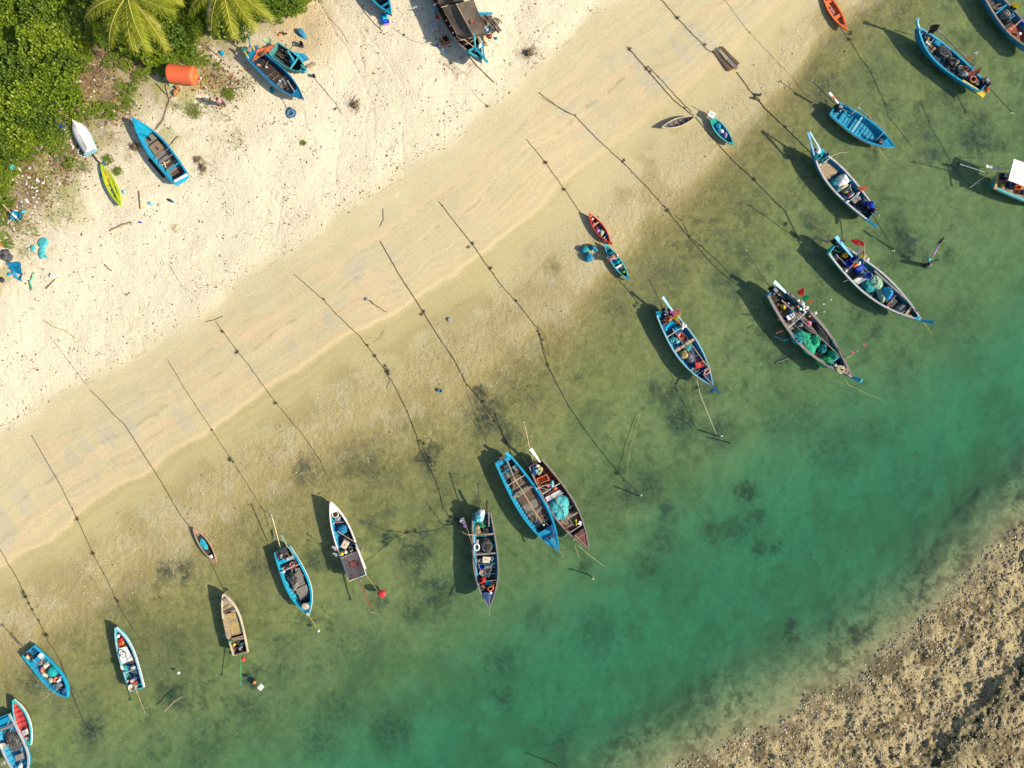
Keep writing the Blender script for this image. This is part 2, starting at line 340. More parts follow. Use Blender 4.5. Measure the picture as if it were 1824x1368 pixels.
def build_terrain():
    fx = np.arange(-70, 1895, 2.3); fy = np.arange(-70, 1440, 2.3)
    def wide(a, lo, hi):
        st = np.cumsum(1.28 ** np.arange(27) * 3)
        return np.concatenate([(a[0] - st)[::-1], a, a[-1] + st])
    xs = wide(fx, 0, 0); ys = wide(fy, 0, 0)
    X, Y = np.meshgrid(xs, ys)
    px = X.ravel(); py = Y.ravel()
    z = gz(px, py)
    wx = (fbm(px, py, 60, 3, 11) - .5) * 26; wy = (fbm(px, py, 60, 3, 23) - .5) * 26
    u = uidx(px + wx, py + wy)
    u0 = u.copy()
    u2 = u + (fbm(px, py, 30, 4, 71) - .5) * .35 * (np.abs(u - 2) > .16) * (np.abs(u - 1) > .1)
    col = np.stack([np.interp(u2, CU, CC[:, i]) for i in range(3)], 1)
    # damp clay streaks running down the wet beach between the berm and the swash line
    a = (px * .57 + py * .82); b = (px * .82 - py * .57)
    st = fbm(b, a * .22, 16, 3, 81)
    m = .85 * sstep(.47, .62, st) * sstep(1.25, 1.5, u) * sstep(1.96, 1.8, u) * sstep(.42, .58, fbm(px, py, 130, 2, 83))
    col = col * (1 - m[:, None] * .8) + np.array((.415, .375, .27)) * m[:, None] * .8
    m = sstep(1.2, 1.35, u) * sstep(2, 1.9, u) * sstep(.5, .64, fbm(b * .45, a, 26, 4, 85)) * .5
    col = col * (1 - m[:, None]) + np.array((.56, .41, .24)) * m[:, None]
    # faint swash ridges and broken lines of wrack along the contours
    uw = u + (fbm(px, py, 45, 3, 151) - .5) * .05
    rid = (vnoise(uw * 46, px * .004, 3) - .5) * sstep(1.05, 1.2, u) * sstep(3.1, 2.6, u)
    col = col * (1 + .13 * rid[:, None])
    for uc, st in ((1.02, .5), (1.34, .35), (1.58, .55), (1.76, .25), (2.28, .45), (2.62, .35)):
        g = np.exp(-((uw - uc) / .007) ** 2) * sstep(.48, .66, fbm(px, py, 24, 4, 153 + int(uc * 9), .7)) * st
        col = col * (1 - g[:, None]) + np.array((.20, .15, .08)) * g[:, None]
    # crest of the berm
    m = np.exp(-((u - 1.98) / .013) ** 2) * sstep(1300, 900, px) * .5
    col = col * (1 - m[:, None]) + np.array((.62, .47, .26)) * m[:, None]
    g = sstep(780, 1080, px) * sstep(2.0, 2.06, u) * sstep(3.05, 2.9, u) * .75
    col = col * (1 - g[:, None]) + np.array((.46, .385, .215)) * g[:, None]
    # pale grey coral rubble, lines of wrack
    g = sstep(2.15, 2.5, u) * sstep(3.45, 3.0, u) * sstep(.54, .66, fbm(px, py, 26, 4, 91)) * .35
    col = col * (1 - g[:, None]) + np.array((.46, .40, .27)) * g[:, None]
    g = sstep(2.1, 2.4, u) * sstep(3.6, 3.0, u) * sstep(.48, .68, fbm(px + 300, py, 44, 4, 93)) * .55
    col = col * (1 - g[:, None]) + np.array((.30, .235, .10)) * g[:, None]
    # algae film under shallow water
    g = sstep(2.9, 3.3, u) * sstep(8.4, 7.6, u) * sstep(.47, .66, fbm(px, py, 90, 5, 95, .65)) * .42
    col = col * (1 - g[:, None]) + np.array((.088, .090, .034)) * g[:, None]
    g = (sstep(950, 1250, px) * .75 + .25) * sstep(3.02, 3.22, u) * sstep(4.3, 3.7, u) * .5
    col = col * (1 - g[:, None]) + np.array((.115, .105, .040)) * g[:, None]
    mt = (fbm(px * .9 + py * .4, py, 8, 5, 171, .85) - .5) * sstep(2.95, 3.3, u) * sstep(9, 8.4, u) * (1 - .65 * sstep(4.6, 5.4, u) * sstep(7.8, 7.2, u))
    col = col * (1 + .10 * sstep(3.0, 3.5, u) * sstep(8.8, 8.0, u))[:, None]
    col = col * np.clip(1 + 1.15 * mt, .4, 1.6)[:, None]
    g = sstep(3.0, 3.3, u) * sstep(5.8, 5.0, u) * sstep(.56, .66, fbm(px, py, 19, 5, 173, .8)) * sstep(.42, .62, fbm(px, py, 120, 3, 175)) * .6
    col = col * (1 - g[:, None]) + np.array((.075, .072, .032)) * g[:, None]
    bm = blobmask(px, py)
    tex = .35 + .65 * sstep(.40, .56, fbm(px, py, 7, 4, 97, .8))
    g = np.clip(bm * tex * 1.4, 0, .95)[:, None]
    dk = np.where((vnoise(px / 25, py / 25, 5) > .5)[:, None], np.array((.065, .065, .035)), np.array((.045, .058, .045)))
    col = col * (1 - g) + dk * g
    # small speckle of weed
    g = sstep(3.0, 3.6, u) * sstep(8.8, 8.2, u) * sstep(.60, .80, fbm(px * 1.3 + 50, py, 9, 5, 99, .75)) * .55 * sstep(.35, .6, fbm(px, py, 70, 3, 98))
    col = col * (1 - g[:, None]) + np.array((.06, .075, .04)) * g[:, None]
    g = sstep(7.2, 7.8, u) * sstep(9.0, 8.5, u) * sstep(.46, .62, fbm(px, py, 13, 5, 141, .75)) * (.35 + .5 * sstep(.4, .6, fbm(px, py, 60, 3, 143)))
    col = col * (1 - g[:, None]) + np.array((.105, .095, .045)) * g[:, None]
    g = sstep(3.0, 3.5, u) * sstep(5.6, 5.0, u) * sstep(.50, .66, fbm(px, py, 30, 5, 145, .7)) * .3
    col = col * (1 - g[:, None]) + np.array((.27, .22, .10)) * g[:, None]
    # far reef flat: weed on rubble
    rf = sstep(8.15, 9.1, u)
    n1 = sstep(.49, .60, fbm(px, py, 34, 5, 101, .7)); n2 = sstep(.50, .58, fbm(px, py, 8, 3, 103, .7))
    g = (rf * np.clip(n1 * .62 + n2 * .55 * (.35 + n1), 0, .92))[:, None]
    col = col * (1 - g) + np.array((.135, .10, .045)) * g
    edge = np.exp(-((u - 9.06) / .07) ** 2) * sstep(.35, .6, fbm(px, py, 24, 4, 105)) * .7
    col = col * (1 - edge[:, None]) + np.array((.10, .08, .045)) * edge[:, None]
    d = (px - 1790) * .72 + (py - 1215) * .69
    rg = (sstep(-12, 4, d) * sstep(85, 25, d) * sstep(9.2, 9.4, u) * sstep(-1, .2, (px - 1600) / 120.0) * sstep(1430, 1330, py) * (.55 + .4 * n2))[:, None]
    col = col * (1 - rg) + np.array((.055, .055, .028)) * rg
    # litter-strewn soil around the bushes
    for bx, by, r in VEG_DIRT:
        d2 = ((px + wx - bx) ** 2 + (py + wy - by) ** 2) / r ** 2
        g = (np.exp(-d2) * .85)[:, None]
        col = col * (1 - g) + (np.array((.17, .11, .055)) + (fbm(px, py, 9, 3, 111)[:, None] - .5) * np.array((.3, .22, .12))) * g
    g = (sstep(.5, .62, fbm(px, py, 34, 4, 121)) * sstep(.45, .1, u) * sstep(-.3, -.1, u) * sstep(520, 330, px) * .75)[:, None]
    col = col * (1 - g) + np.array((.30, .29, .10)) * g
    # damp tan sand by the creek mouth behind the boats
    d2 = ((px - 540) ** 2 + ((py - 45) * .9) ** 2) / 60 ** 2
    g = (np.exp(-d2 ** 2) * .8)[:, None]
    col = col * (1 - g) + np.array((.46, .34, .18)) * g
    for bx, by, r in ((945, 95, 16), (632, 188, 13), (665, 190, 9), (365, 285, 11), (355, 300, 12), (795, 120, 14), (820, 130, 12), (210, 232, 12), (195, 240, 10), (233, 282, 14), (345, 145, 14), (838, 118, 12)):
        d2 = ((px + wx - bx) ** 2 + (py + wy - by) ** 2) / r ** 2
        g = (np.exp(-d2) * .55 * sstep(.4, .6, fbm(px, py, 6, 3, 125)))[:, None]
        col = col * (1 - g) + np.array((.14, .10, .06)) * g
    col = np.clip(col * (.93 + .14 * fbm(px, py, 150, 3, 131))[:, None], .01, .8)
    k = S * (H - z) / H
    co = np.stack([(px - 912) * k, (684 - py) * k, z], 1)
    nx, ny = len(xs), len(ys)
    i = np.arange(nx * ny).reshape(ny, nx)
    q = np.stack([i[:-1, :-1], i[1:, :-1], i[1:, 1:], i[:-1, 1:]], -1).reshape(-1, 4)
    me = bpy.data.meshes.new('terrain')
    me.vertices.add(len(co)); me.vertices.foreach_set('co', co.ravel())
    me.loops.add(q.size); me.loops.foreach_set('vertex_index', q.ravel().astype(np.int32))
    me.polygons.add(len(q)); me.polygons.foreach_set('loop_start', np.arange(0, q.size, 4, dtype=np.int32))
    me.polygons.foreach_set('use_smooth', np.ones(len(q), bool))
    me.update(calc_edges=True)
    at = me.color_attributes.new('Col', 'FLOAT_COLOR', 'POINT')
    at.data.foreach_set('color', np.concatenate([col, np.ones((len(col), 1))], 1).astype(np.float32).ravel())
    dry = sstep(1.12, .9, u); rub = np.maximum(sstep(2.2, 2.6, u) * sstep(4.2, 3.2, u), sstep(8.5, 9, u))
    wet = sstep(1.0, 1.3, u) * sstep(3.2, 2.9, u)
    at = me.color_attributes.new('Zone', 'FLOAT_COLOR', 'POINT')
    at.data.foreach_set('color', np.stack([dry, rub, wet, sstep(8.5, 9, u)], 1).astype(np.float32).ravel())
    me.materials.append(ground_mat())
    o = bpy.data.objects.new('beach_ground', me); COL.objects.link(o)
    tag(o, kind='structure')
    return o
def ground_mat():
    m, nd, ln, pb = nodes('sand_and_seabed')
    a = nd.new('ShaderNodeAttribute'); a.attribute_name = 'Col'
    zt = nd.new('ShaderNodeAttribute'); zt.attribute_name = 'Zone'
    sp = nd.new('ShaderNodeSeparateColor'); ln.new(zt.outputs[0], sp.inputs[0])
    tc = nd.new('ShaderNodeTexCoord')
    def noise(sc, det=5.0, ro=.6, dist=0.0):
        n = N(nd, 'ShaderNodeTexNoise', Scale=sc, Detail=det, Roughness=ro, Distortion=dist); ln.new(tc.outputs['Object'], n.inputs[0]); return n.outputs[0]
    f1 = noise(9, 6, .7); f2 = noise(2.2, 5, .6, .5); f3 = noise(26, 4, .7)
    def mul(x, y):
        q = nd.new('ShaderNodeMath'); q.operation = 'MULTIPLY'
        for i, v in enumerate((x, y)):
            if isinstance(v, (int, float)): q.inputs[i].default_value = v
            else: ln.new(v, q.inputs[i])
        return q.outputs[0]
    def add(x, y):
        q = nd.new('ShaderNodeMath'); q.operation = 'ADD'
        for i, v in enumerate((x, y)):
            if isinstance(v, (int, float)): q.inputs[i].default_value = v
            else: ln.new(v, q.inputs[i])
        return q.outputs[0]
    br = nd.new('ShaderNodeMapRange'); br.inputs[1].default_value = .3; br.inputs[2].default_value = .7; br.inputs[3].default_value = .80; br.inputs[4].default_value = 1.17
    ln.new(f1, br.inputs[0])
    cc = nd.new('ShaderNodeVectorMath'); cc.operation = 'SCALE'; ln.new(a.outputs[0], cc.inputs[0]); ln.new(br.outputs[0], cc.inputs['Scale'])
    # dark grains and crumbs on the dry sand and in the rubble
    sp1 = mul(ramp(nd, ln, f3, .60, .70), add(mul(sp.outputs[0], .34), add(mul(sp.outputs[1], .42), .14)))
    c2 = mixc(nd, ln, sp1, cc.outputs[0], (.16, .12, .07))
    f4 = noise(16, 4, .75)
    sp2 = mul(ramp(nd, ln, f4, .62, .72), mul(sp.outputs[1], .38))
    c3 = mixc(nd, ln, sp2, c2, (.62, .58, .48))
    ln.new(c3, pb.inputs['Base Color'])
    rg = nd.new('ShaderNodeMapRange'); rg.inputs[3].default_value = .95; rg.inputs[4].default_value = .62; ln.new(sp.outputs[2], rg.inputs[0]); ln.new(rg.outputs[0], pb.inputs['Roughness'])
    pb.inputs['Specular IOR Level'].default_value = .2
    vo = N(nd, 'ShaderNodeTexVoronoi', Scale=5.0); ln.new(tc.outputs['Object'], vo.inputs[0])
    hgt = add(add(mul(f1, add(mul(sp.outputs[0], .5), add(mul(sp.outputs[1], 1.5), .25))), mul(f3, .35)), mul(vo.outputs[0], mul(sp.outputs[0], .3)))
    bp = N(nd, 'ShaderNodeBump', Strength=.9, Distance=.09); ln.new(hgt, bp.inputs['Height']); ln.new(bp.outputs[0], pb.inputs['Normal'])
    return m
build_terrain()

# ------------------------------------------------------------------ the sea: one closed body of clear green water
def build_water():
    g = Geo(); e = 420; b = -6
    g.add([(-e, -e, 0), (e, -e, 0), (e, e, 0), (-e, e, 0), (-e, -e, b), (e, -e, b), (e, e, b), (-e, e, b)],
          [(0, 1, 2, 3), (7, 6, 5, 4), (4, 5, 1, 0), (5, 6, 2, 1), (6, 7, 3, 2), (7, 4, 0, 3)])
    m, nd, ln, pb = nodes('sea_water'); nd.remove(pb)
    tr = nd.new('ShaderNodeBsdfTransparent'); gl = N(nd, 'ShaderNodeBsdfGlossy', Roughness=.08)
    fr = N(nd, 'ShaderNodeFresnel', IOR=1.33)
    tc = nd.new('ShaderNodeTexCoord')
    n1 = N(nd, 'ShaderNodeTexNoise', Scale=2.2, Detail=4.0); ln.new(tc.outputs['Object'], n1.inputs[0])
    n2 = N(nd, 'ShaderNodeTexNoise', Scale=9.0, Detail=3.0); ln.new(tc.outputs['Object'], n2.inputs[0])
    ad = nd.new('ShaderNodeMath'); ad.operation = 'MULTIPLY_ADD'; ad.inputs[1].default_value = .3; ln.new(n2.outputs[0], ad.inputs[0]); ln.new(n1.outputs[0], ad.inputs[2])
    bp = N(nd, 'ShaderNodeBump', Strength=.35, Distance=.05); ln.new(ad.outputs[0], bp.inputs['Height'])
    ln.new(bp.outputs[0], gl.inputs['Normal']); ln.new(bp.outputs[0], fr.inputs['Normal'])
    ge = nd.new('ShaderNodeNewGeometry'); up = nd.new('ShaderNodeMath'); up.operation = 'SUBTRACT'; up.inputs[0].default_value = 1.0; ln.new(ge.outputs['Backfacing'], up.inputs[1])
    fm = nd.new('ShaderNodeMath'); fm.operation = 'MULTIPLY'; ln.new(fr.outputs[0], fm.inputs[0]); ln.new(up.outputs[0], fm.inputs[1])
    mx = nd.new('ShaderNodeMixShader'); ln.new(fm.outputs[0], mx.inputs[0]); ln.new(tr.outputs[0], mx.inputs[1]); ln.new(gl.outputs[0], mx.inputs[2])
    ln.new(mx.outputs[0], nd['Material Output'].inputs[0])
    va = nd.new('ShaderNodeVolumeAbsorption'); va.inputs[0].default_value = (0.0, .73, .62, 1); va.inputs[1].default_value = .31
    vs_ = nd.new('ShaderNodeVolumeScatter'); vs_.inputs['Color'].default_value = (.58, .90, .40, 1); vs_.inputs['Density'].default_value = .03
    av = nd.new('ShaderNodeAddShader'); ln.new(va.outputs[0], av.inputs[0]); ln.new(vs_.outputs[0], av.inputs[1])
    ln.new(av.outputs[0], nd['Material Output'].inputs[1])
    o = put('sea_water', g, m, org=(0, 0, 0), kind='structure')
build_water()
# ------------------------------------------------------------------ boats
def vp(V, x, y): return (V[0] + x / V[2], V[1] + y / V[2])
def vw(V, x, y, z): return P(*vp(V, x, y), z)
def vm(V, d, z=0.5): return d / V[2] * S * (H - z) / H

class Boat:
    def __init__(b, V, stern, bow, beam, name, label, cat='boat', group=None, ws=.55, tm=.45, e=2.1, q=1.6, hs=.62, hm=.5, hb=.95, draft=.3, base=0.0,
                 outer='cyan', lower=None, gun='lgrey', inner='blue', floor='dbrown', zf=.1, ribs=12, rib='blue', planks=None, fore=None, aft=None,
                 thwarts=(), gw=.09, square=False, mat=paint, n=26, rake=.0, stripe=None):
        b.V = V; b.base = base; b.zf = base + zf
        s3 = vw(V, *stern, base + hs); b3 = vw(V, *bow, base + hb)
        b.A = Vector((s3.x, s3.y, 0)); b.B = Vector((b3.x, b3.y, 0)); b.L = (b.B - b.A).length
        b.d = (b.B - b.A) / b.L; b.n = Vector((-b.d.y, b.d.x, 0))
        b.W = vm(V, beam, base + hm) / 2; b.ws = ws; b.tm = tm; b.e = e; b.q = q
        b.hs, b.hm, b.hb, b.draft = hs, hm, hb, draft
        mid = (b.A + b.B) / 2
        b.o = thing(name, label, cat, (mid.x, mid.y, base - draft), group)
        o = b.o
        T = [i / n for i in range(n + 1)]
        T[-1] = .997
        if ws < .05: T[0] = .003
        def ring(t, ww, off=0.0):
            w = max(.012, b.w(t) + off); g = b.g(t); k = b.k(t)
            return [(-w, g), (-w * .9, k + .5 * (g - k)), (-w * .6, k + .14 * (g - k)), (0, k), (w * .6, k + .14 * (g - k)), (w * .9, k + .5 * (g - k)), (w, g)]
        # outer shell
        g_ = Geo(); vs = []; fs = []
        for t in T:
            for y, z in ring(t, 0): vs.append(b.pt(t, y, z))
        for i in range(n):
            for j in range(6):
                fs.append((i * 7 + j, (i + 1) * 7 + j, (i + 1) * 7 + j + 1, i * 7 + j + 1))
        g_.add(vs, fs, 0, True)
        if lower:
            for i in range(len(fs)):
                if i % 6 in (1, 2, 3, 4): g_.m[i] = 1
        put('hull', g_, [mat(outer), mat(lower or outer)], o)
        if ws >= .05:
            g_ = Geo(); r0 = [b.pt(0, y, z) for y, z in ring(0, 0)]; r1 = [b.pt(.055 / b.L * 1.0, y * .99, z) for y, z in ring(0, 0)]
            r0 = [p - b.d * .03 for p in r0]
            g_.add(r0 + r1, [tuple(range(7)), tuple(range(7, 14))[::-1]] + [(j + 1, j, j + 7, j + 8) for j in range(6)] + [(0, 6, 13, 7)], 0)
            put('transom', g_, mat(outer), o)
        # gunwale rails
        for sgn in (-1, 1):
            g_ = Geo(); vs = []; fs = []
            for t in T:
                w = max(.02, b.w(t)); g = b.g(t)
                for yy, zz in ((w + .035, g - .06), (w + .035, g + .03), (max(.004, w - gw), g + .03), (max(.004, w - gw), g - .03)):
                    vs.append(b.pt(t, yy * sgn, zz))
            for i in range(n):
                for j in range(4):
                    q4 = (i * 4 + j, i * 4 + (j + 1) % 4, (i + 1) * 4 + (j + 1) % 4, (i + 1) * 4 + j)
                    fs.append(q4 if sgn < 0 else q4[::-1])
            fs += [(0, 1, 2, 3), (n * 4 + 3, n * 4 + 2, n * 4 + 1, n * 4)]
            g_.add(vs, fs, 0, False)
            put('gunwale', g_, worn(gun) if mat is worn else paint(gun), o)
            if stripe:
                g_ = Geo(); vs = []; fs = []
                for t in T:
                    w = max(.02, b.w(t)); g = b.g(t)
                    for yy, zz in ((w + .012, g - .20), (w + .036, g - .19), (w + .036, g - .075), (w + .012, g - .07)):
                        vs.append(b.pt(t, yy * sgn, zz))
                for i in range(n):
                    for j in range(4):
                        fs.append((i * 4 + j, i * 4 + (j + 1) % 4, (i + 1) * 4 + (j + 1) % 4, (i + 1) * 4 + j))
                put('side_stripe', g_.add(vs, fs), paint(stripe), o)
        # inner lining and floor
        for nm, col in (('lining', inner), ('floor', floor)):
            g_ = Geo(); vs = []; fs = []
            for t in T:
                w = max(.008, b.w(t) - .05); g = b.g(t); f = b.fl(t)
                if nm == 'lining':
                    for y, z in ((-w, g), (-w * .86, (f + g) / 2 - .03), (-w * .74, f), (w * .74, f), (w * .86, (f + g) / 2 - .03), (w, g)): vs.append(b.pt(t, y, z))
                else:
                    for y in (-w * .76, 0, w * .76): vs.append(b.pt(t, y, f + .012))
            if nm == 'lining':
                for i in range(n):
                    for j in range(5): fs.append((i * 6 + j, i * 6 + j + 1, (i + 1) * 6 + j + 1, (i + 1) * 6 + j))
            else:
                for i in range(n):
                    for j in range(2): fs.append((i * 3 + j, i * 3 + j + 1, (i + 1) * 3 + j + 1, (i + 1) * 3 + j))
            put(nm, g_.add(vs, fs, 0, False), worn(col) if nm == 'lining' else timber(col) if col in ('brown', 'dbrown', 'wood', 'tan', 'gwood', 'char') else worn(col), o)
        lim1 = fore[0] if fore else .96
        lim0 = aft[0] if aft else .02
        rm = paint(rib)
        for i in range(ribs):
            t = lim0 + .02 + (lim1 - lim0 - .05) * (i + .5) / ribs
            w = b.w(t) - .05; g = b.g(t) - .035; f = b.fl(t) + .014; g_ = Geo(); dt = .028 / b.L; vs = []
            if w < .1: continue
            for tt in (t - dt, t + dt):
                for y, z in ((-w, g), (-w * .86, (f + g) / 2), (-w * .74, f), (w * .74, f), (w * .86, (f + g) / 2), (w, g)): vs.append(b.pt(tt, y, z))
                for y, z in ((-w + .06, g), (-w * .86 + .06, (f + g) / 2 + .03), (-w * .74 + .06, f + .05), (w * .74 - .06, f + .05), (w * .86 - .06, (f + g) / 2 + .03), (w - .06, g)): vs.append(b.pt(tt, y, z))
            fs = []
            for j in range(5):
                fs += [(6 + j, 7 + j, 19 + j, 18 + j), (j, j + 1, j + 7, j + 6), (13 + j, 12 + j, 18 + j, 19 + j)]
            put('rib', g_.add(vs, fs), rm, o)
        if planks:
            t0, t1, m, colr = planks[:4]; lift = planks[4] if len(planks) > 4 else .09; mm = [timber(colr), timber('gwood' if colr != 'gwood' else 'brown')]
            R = random.Random(int(abs(b.A.x * 100)) + m)
            for i in range(m):
                ta = t0 + (t1 - t0) * i / m; tb = t0 + (t1 - t0) * (i + .93) / m
                wa = (b.w(ta) - .05) * .80 - R.random() * .05; wb = (b.w(tb) - .05) * .80 - R.random() * .05; z = b.fl((ta + tb) / 2) + lift + R.uniform(-.012, .012); g_ = Geo()
                if min(wa, wb) < .08: continue
                j1 = R.uniform(-.05, .05)
                lo = [b.pt(ta, -wa + j1, z), b.pt(ta, wa + j1, z), b.pt(tb, wb, z), b.pt(tb, -wb, z)]
                g_.add([p - Vector((0, 0, .03)) for p in lo] + lo, [(0, 1, 2, 3), (7, 6, 5, 4), (0, 4, 5, 1), (1, 5, 6, 2), (2, 6, 7, 3), (3, 7, 4, 0)])
                put('deck_plank', g_, mm[0] if R.random() < .75 else mm[1], o)
        for nm, dk in (('foredeck', fore), ('stern_deck', aft)):
            if not dk: continue
            ta, tb = (dk[0], .985) if nm == 'foredeck' else (.012, dk[0]); m = 8; g_ = Geo(); vs = []; fs = []
            for i in range(m + 1):
                t = ta + (tb - ta) * i / m; w = max(.012, b.w(t) - .03); g = b.g(t) - .035
                vs += [b.pt(t, -w, g), b.pt(t, 0, g + .03), b.pt(t, w, g), b.pt(t, w, g - .04), b.pt(t, -w, g - .04)]
            for i in range(m):
                for j in range(5): fs.append((i * 5 + (j + 1) % 5, i * 5 + j, (i + 1) * 5 + j, (i + 1) * 5 + (j + 1) % 5))
            fs += [tuple(range(5)), tuple(range(m * 5, m * 5 + 5))[::-1]]
            put(nm, g_.add(vs, fs), mat(dk[1]), o)
        for th in thwarts:
            t, wd, colr = th[:3]; drop = th[3] if len(th) > 3 else .06
            w = b.w(t) - .04; z = b.g(t) - drop; c = b.pt(t, 0, z)
            g_ = Geo().box(c, (wd, 2 * w, .045), math.atan2(b.d.y, b.d.x)); put('thwart', g_, timber(colr) if colr in ('wood', 'tan', 'gwood', 'brown', 'dbrown', 'char') else paint(colr), o)
    def w(b, t):
        if b.ws < .05 or t >= b.tm:
            s = (t - b.tm) / (1 - b.tm) if t >= b.tm else (b.tm - t) / b.tm
            return b.W * max(0, 1 - s ** b.e)
        s = (b.tm - t) / b.tm
        return b.W * (1 - (1 - b.ws) * s ** b.q)
    def g(b, t):
        if t > b.tm: return b.hm + (b.hb - b.hm) * ((t - b.tm) / (1 - b.tm)) ** 2.3
        return b.hm + (b.hs - b.hm) * ((b.tm - t) / b.tm) ** 2.0
    def k(b, t):
        g = b.g(t); r = -b.draft + max(0, (t - .74) / .26) ** 2.2 * (b.draft + g * .55)
        if b.ws < .05: r = max(r, -b.draft + max(0, (.26 - t) / .26) ** 2.2 * (b.draft + g * .55))
        else: r += max(0, (.25 - t) / .25) * b.draft * .5
        return r
    def fl(b, t): return min(max(b.zf - b.base, b.k(t) + .07), b.g(t) - .12)
    def pt(b, t, y, z):
        p = b.A + b.d * (t * b.L) + b.n * y
        return Vector((p.x, p.y, b.base + z))
    def cords(b, n=4, t0=.2, t1=.8):
        R = random.Random(sd())
        for i in range(n):
            t = R.uniform(t0, t1); w = b.w(t) * .55; y = R.uniform(-w, w); a = R.uniform(0, 6.28); pts = []; p = b.pt(t, y, b.fl(t) + R.uniform(.15, .22))
            for k in range(14):
                a += R.uniform(-1.0, 1.2); p = p + Vector((math.cos(a), math.sin(a), 0)) * .13 + Vector((0, 0, R.uniform(-.006, .008)))
                q = p - b.pt(t, 0, p.z); lim = b.w(t) * .7; s_ = q.dot(b.n)
                if abs(s_) > lim: p -= b.n * (s_ - math.copysign(lim, s_)); a += 2.0
                pts.append(p.copy())
            put('loose_cord', Geo().tube(pts, .014, 4), cloth(R.choice(['cream', 'tan', 'pale_blue', 'white', 'dorange', 'gwood'])), b.o)
    # ---- parts of the boat given at places seen in the photograph
    def bar(b, name, a, c, za, zc, w, h, mat, w2=None, par=None, label=None):
        g_ = Geo().beam(vw(b.V, *a, b.base + za), vw(b.V, *c, b.base + zc), w, h, w2)
        return put(name, g_, mat, par or b.o, label=label)
    def rod(b, name, a, c, za, zc, r, mat, r2=None, par=None, wob=0.0, label=None):
        p = vw(b.V, *a, b.base + za); q = vw(b.V, *c, b.base + zc); m = 7
        pts = [p.lerp(q, i / m) + Vector((random.uniform(-1, 1), random.uniform(-1, 1), random.uniform(-1, 1))) * wob * (0 < i < m) for i in range(m + 1)]
        return put(name, Geo().tube(pts, r, 6, r2), mat, par or b.o, label=label)
    def shaft(b, a, c, za=.9, zc=1.3, col='brown', prop='cream', r=.035):
        s = b.rod('drive_shaft', a, c, za, zc, r, metal(col), wob=.01)
        e = vw(b.V, *c, b.base + zc); d = (e - vw(b.V, *a, b.base + za)).normalized()
        sd = d.cross(Vector((0, 0, 1))).normalized(); up = sd.cross(d)
        g_ = Geo().lathe(e - d * .05, [(.03, 0), (.05, .06), (.03, .16)], 8, 0, d)
        for k in range(3):
            an = k * 2.094; v = sd * math.cos(an) + up * math.sin(an); w_ = d.cross(v)
            g_.add([e + v * .03 + w_ * .02, e + v * .19 + w_ * .07 + d * .03, e + v * .2 - w_ * .06 - d * .03, e + v * .03 - w_ * .03],
                   [(0, 1, 2, 3)]); g_.add([e + v * .03 + w_ * .02 + d * .012, e + v * .19 + w_ * .07 + d * .042, e + v * .2 - w_ * .06 - d * .018, e + v * .03 - w_ * .03 + d * .012], [(3, 2, 1, 0)])
        put('propeller', g_, metal(prop), s)
    def motor(b, x, y, size=1.0, z=.35, col='black', accent='grey', rot=None):
        c = vw(b.V, x, y, b.base + z); a = math.atan2(b.d.y, b.d.x) if rot is None else rot; k = size
        cs, sn = math.cos(a), math.sin(a)
        def q(dx, dy, dz): return c + Vector((dx * cs - dy * sn, dx * sn + dy * cs, dz)) * k
        g_ = Geo().box(q(0, 0, .16), (.55 * k, .34 * k, .34 * k), a, taper=.85)
        e = put('engine', g_, metal(col), b.o)
        put('flywheel', Geo().lathe(q(-.30, 0, .18), [(.05, -.02), (.19, -.02), (.2, 0), (.2, .05), (.17, .07), (.04, .08)], 14, 0, Vector((cs, sn, 0)) * -1), metal('char'), e)
        put('fuel_tank', Geo().box(q(.05, .02, .42), (.36 * k, .24 * k, .15 * k), a, taper=.8), plastic(accent), e)
        put('exhaust_pipe', Geo().tube([q(.1, .17, .2), q(.12, .27, .25), q(.2, .3, .4), q(.35, .3, .5)], .03 * k, 7), metal('rust'), e)
        put('engine_mount', Geo().box(q(0, 0, -.08), (.7 * k, .2 * k, .14 * k), a), timber('dbrown'), e)
        put('air_filter', Geo().lathe(q(.18, -.16, .2), [(.03, 0), (.1, 0), (.11, .05), (.1, .13), (.03, .15)], 10), metal('grey'), e)
        put('tiller_handle', Geo().tube([q(.3, 0, .3), q(.6, .05, .38), q(.95, .1, .42)], .018 * k, 6), metal('grey'), e)

# ---- things carried on the boats or lying on the beach
def heap_geo(c, rx, ry, rot, h, seed=1, rings=9, seg=34, folds=7, lump=.35, flat=.7):
    R = random.Random(seed); ph = [R.uniform(0, 6.28) for _ in range(6)]; g_ = Geo(); vs = []; cs, sn = math.cos(rot), math.sin(rot)
    for i in range(rings + 1):
        r = i / rings
        for j in range(seg):
            a = 2 * math.pi * j / seg
            out = 1 + .10 * math.sin(2 * a + ph[0]) + .08 * math.sin(3 * a + ph[1]) + .05 * math.sin(5 * a + ph[2]) + .03 * math.sin(9 * a + ph[5])
            x = rx * r * out * math.cos(a); y = ry * r * out * math.sin(a)
            z = h * (max(0, 1 - r ** 2.6)) ** flat
            z *= 1 - lump * .5 + lump * float(fbm(x / max(rx, ry) * 2.4 + seed, y / max(rx, ry) * 2.4, 1.0, 3, seed % 7))
            z += h * .10 * math.sin(folds * a + 5 * r + ph[3]) * r * (1 - r) * 3 + h * .05 * math.sin(17 * a - 9 * r + ph[4]) * r
            if i == rings: z = -.02
            vs.append((c.x + x * cs - y * sn, c.y + x * sn + y * cs, c.z + z))
    fs = []
    for i in range(rings):
        for j in range(seg): fs.append((i * seg + j, (i + 1) * seg + j, (i + 1) * seg + (j + 1) % seg, i * seg + (j + 1) % seg))
    return g_.add(vs, fs, 0, True)
_sd = [10]
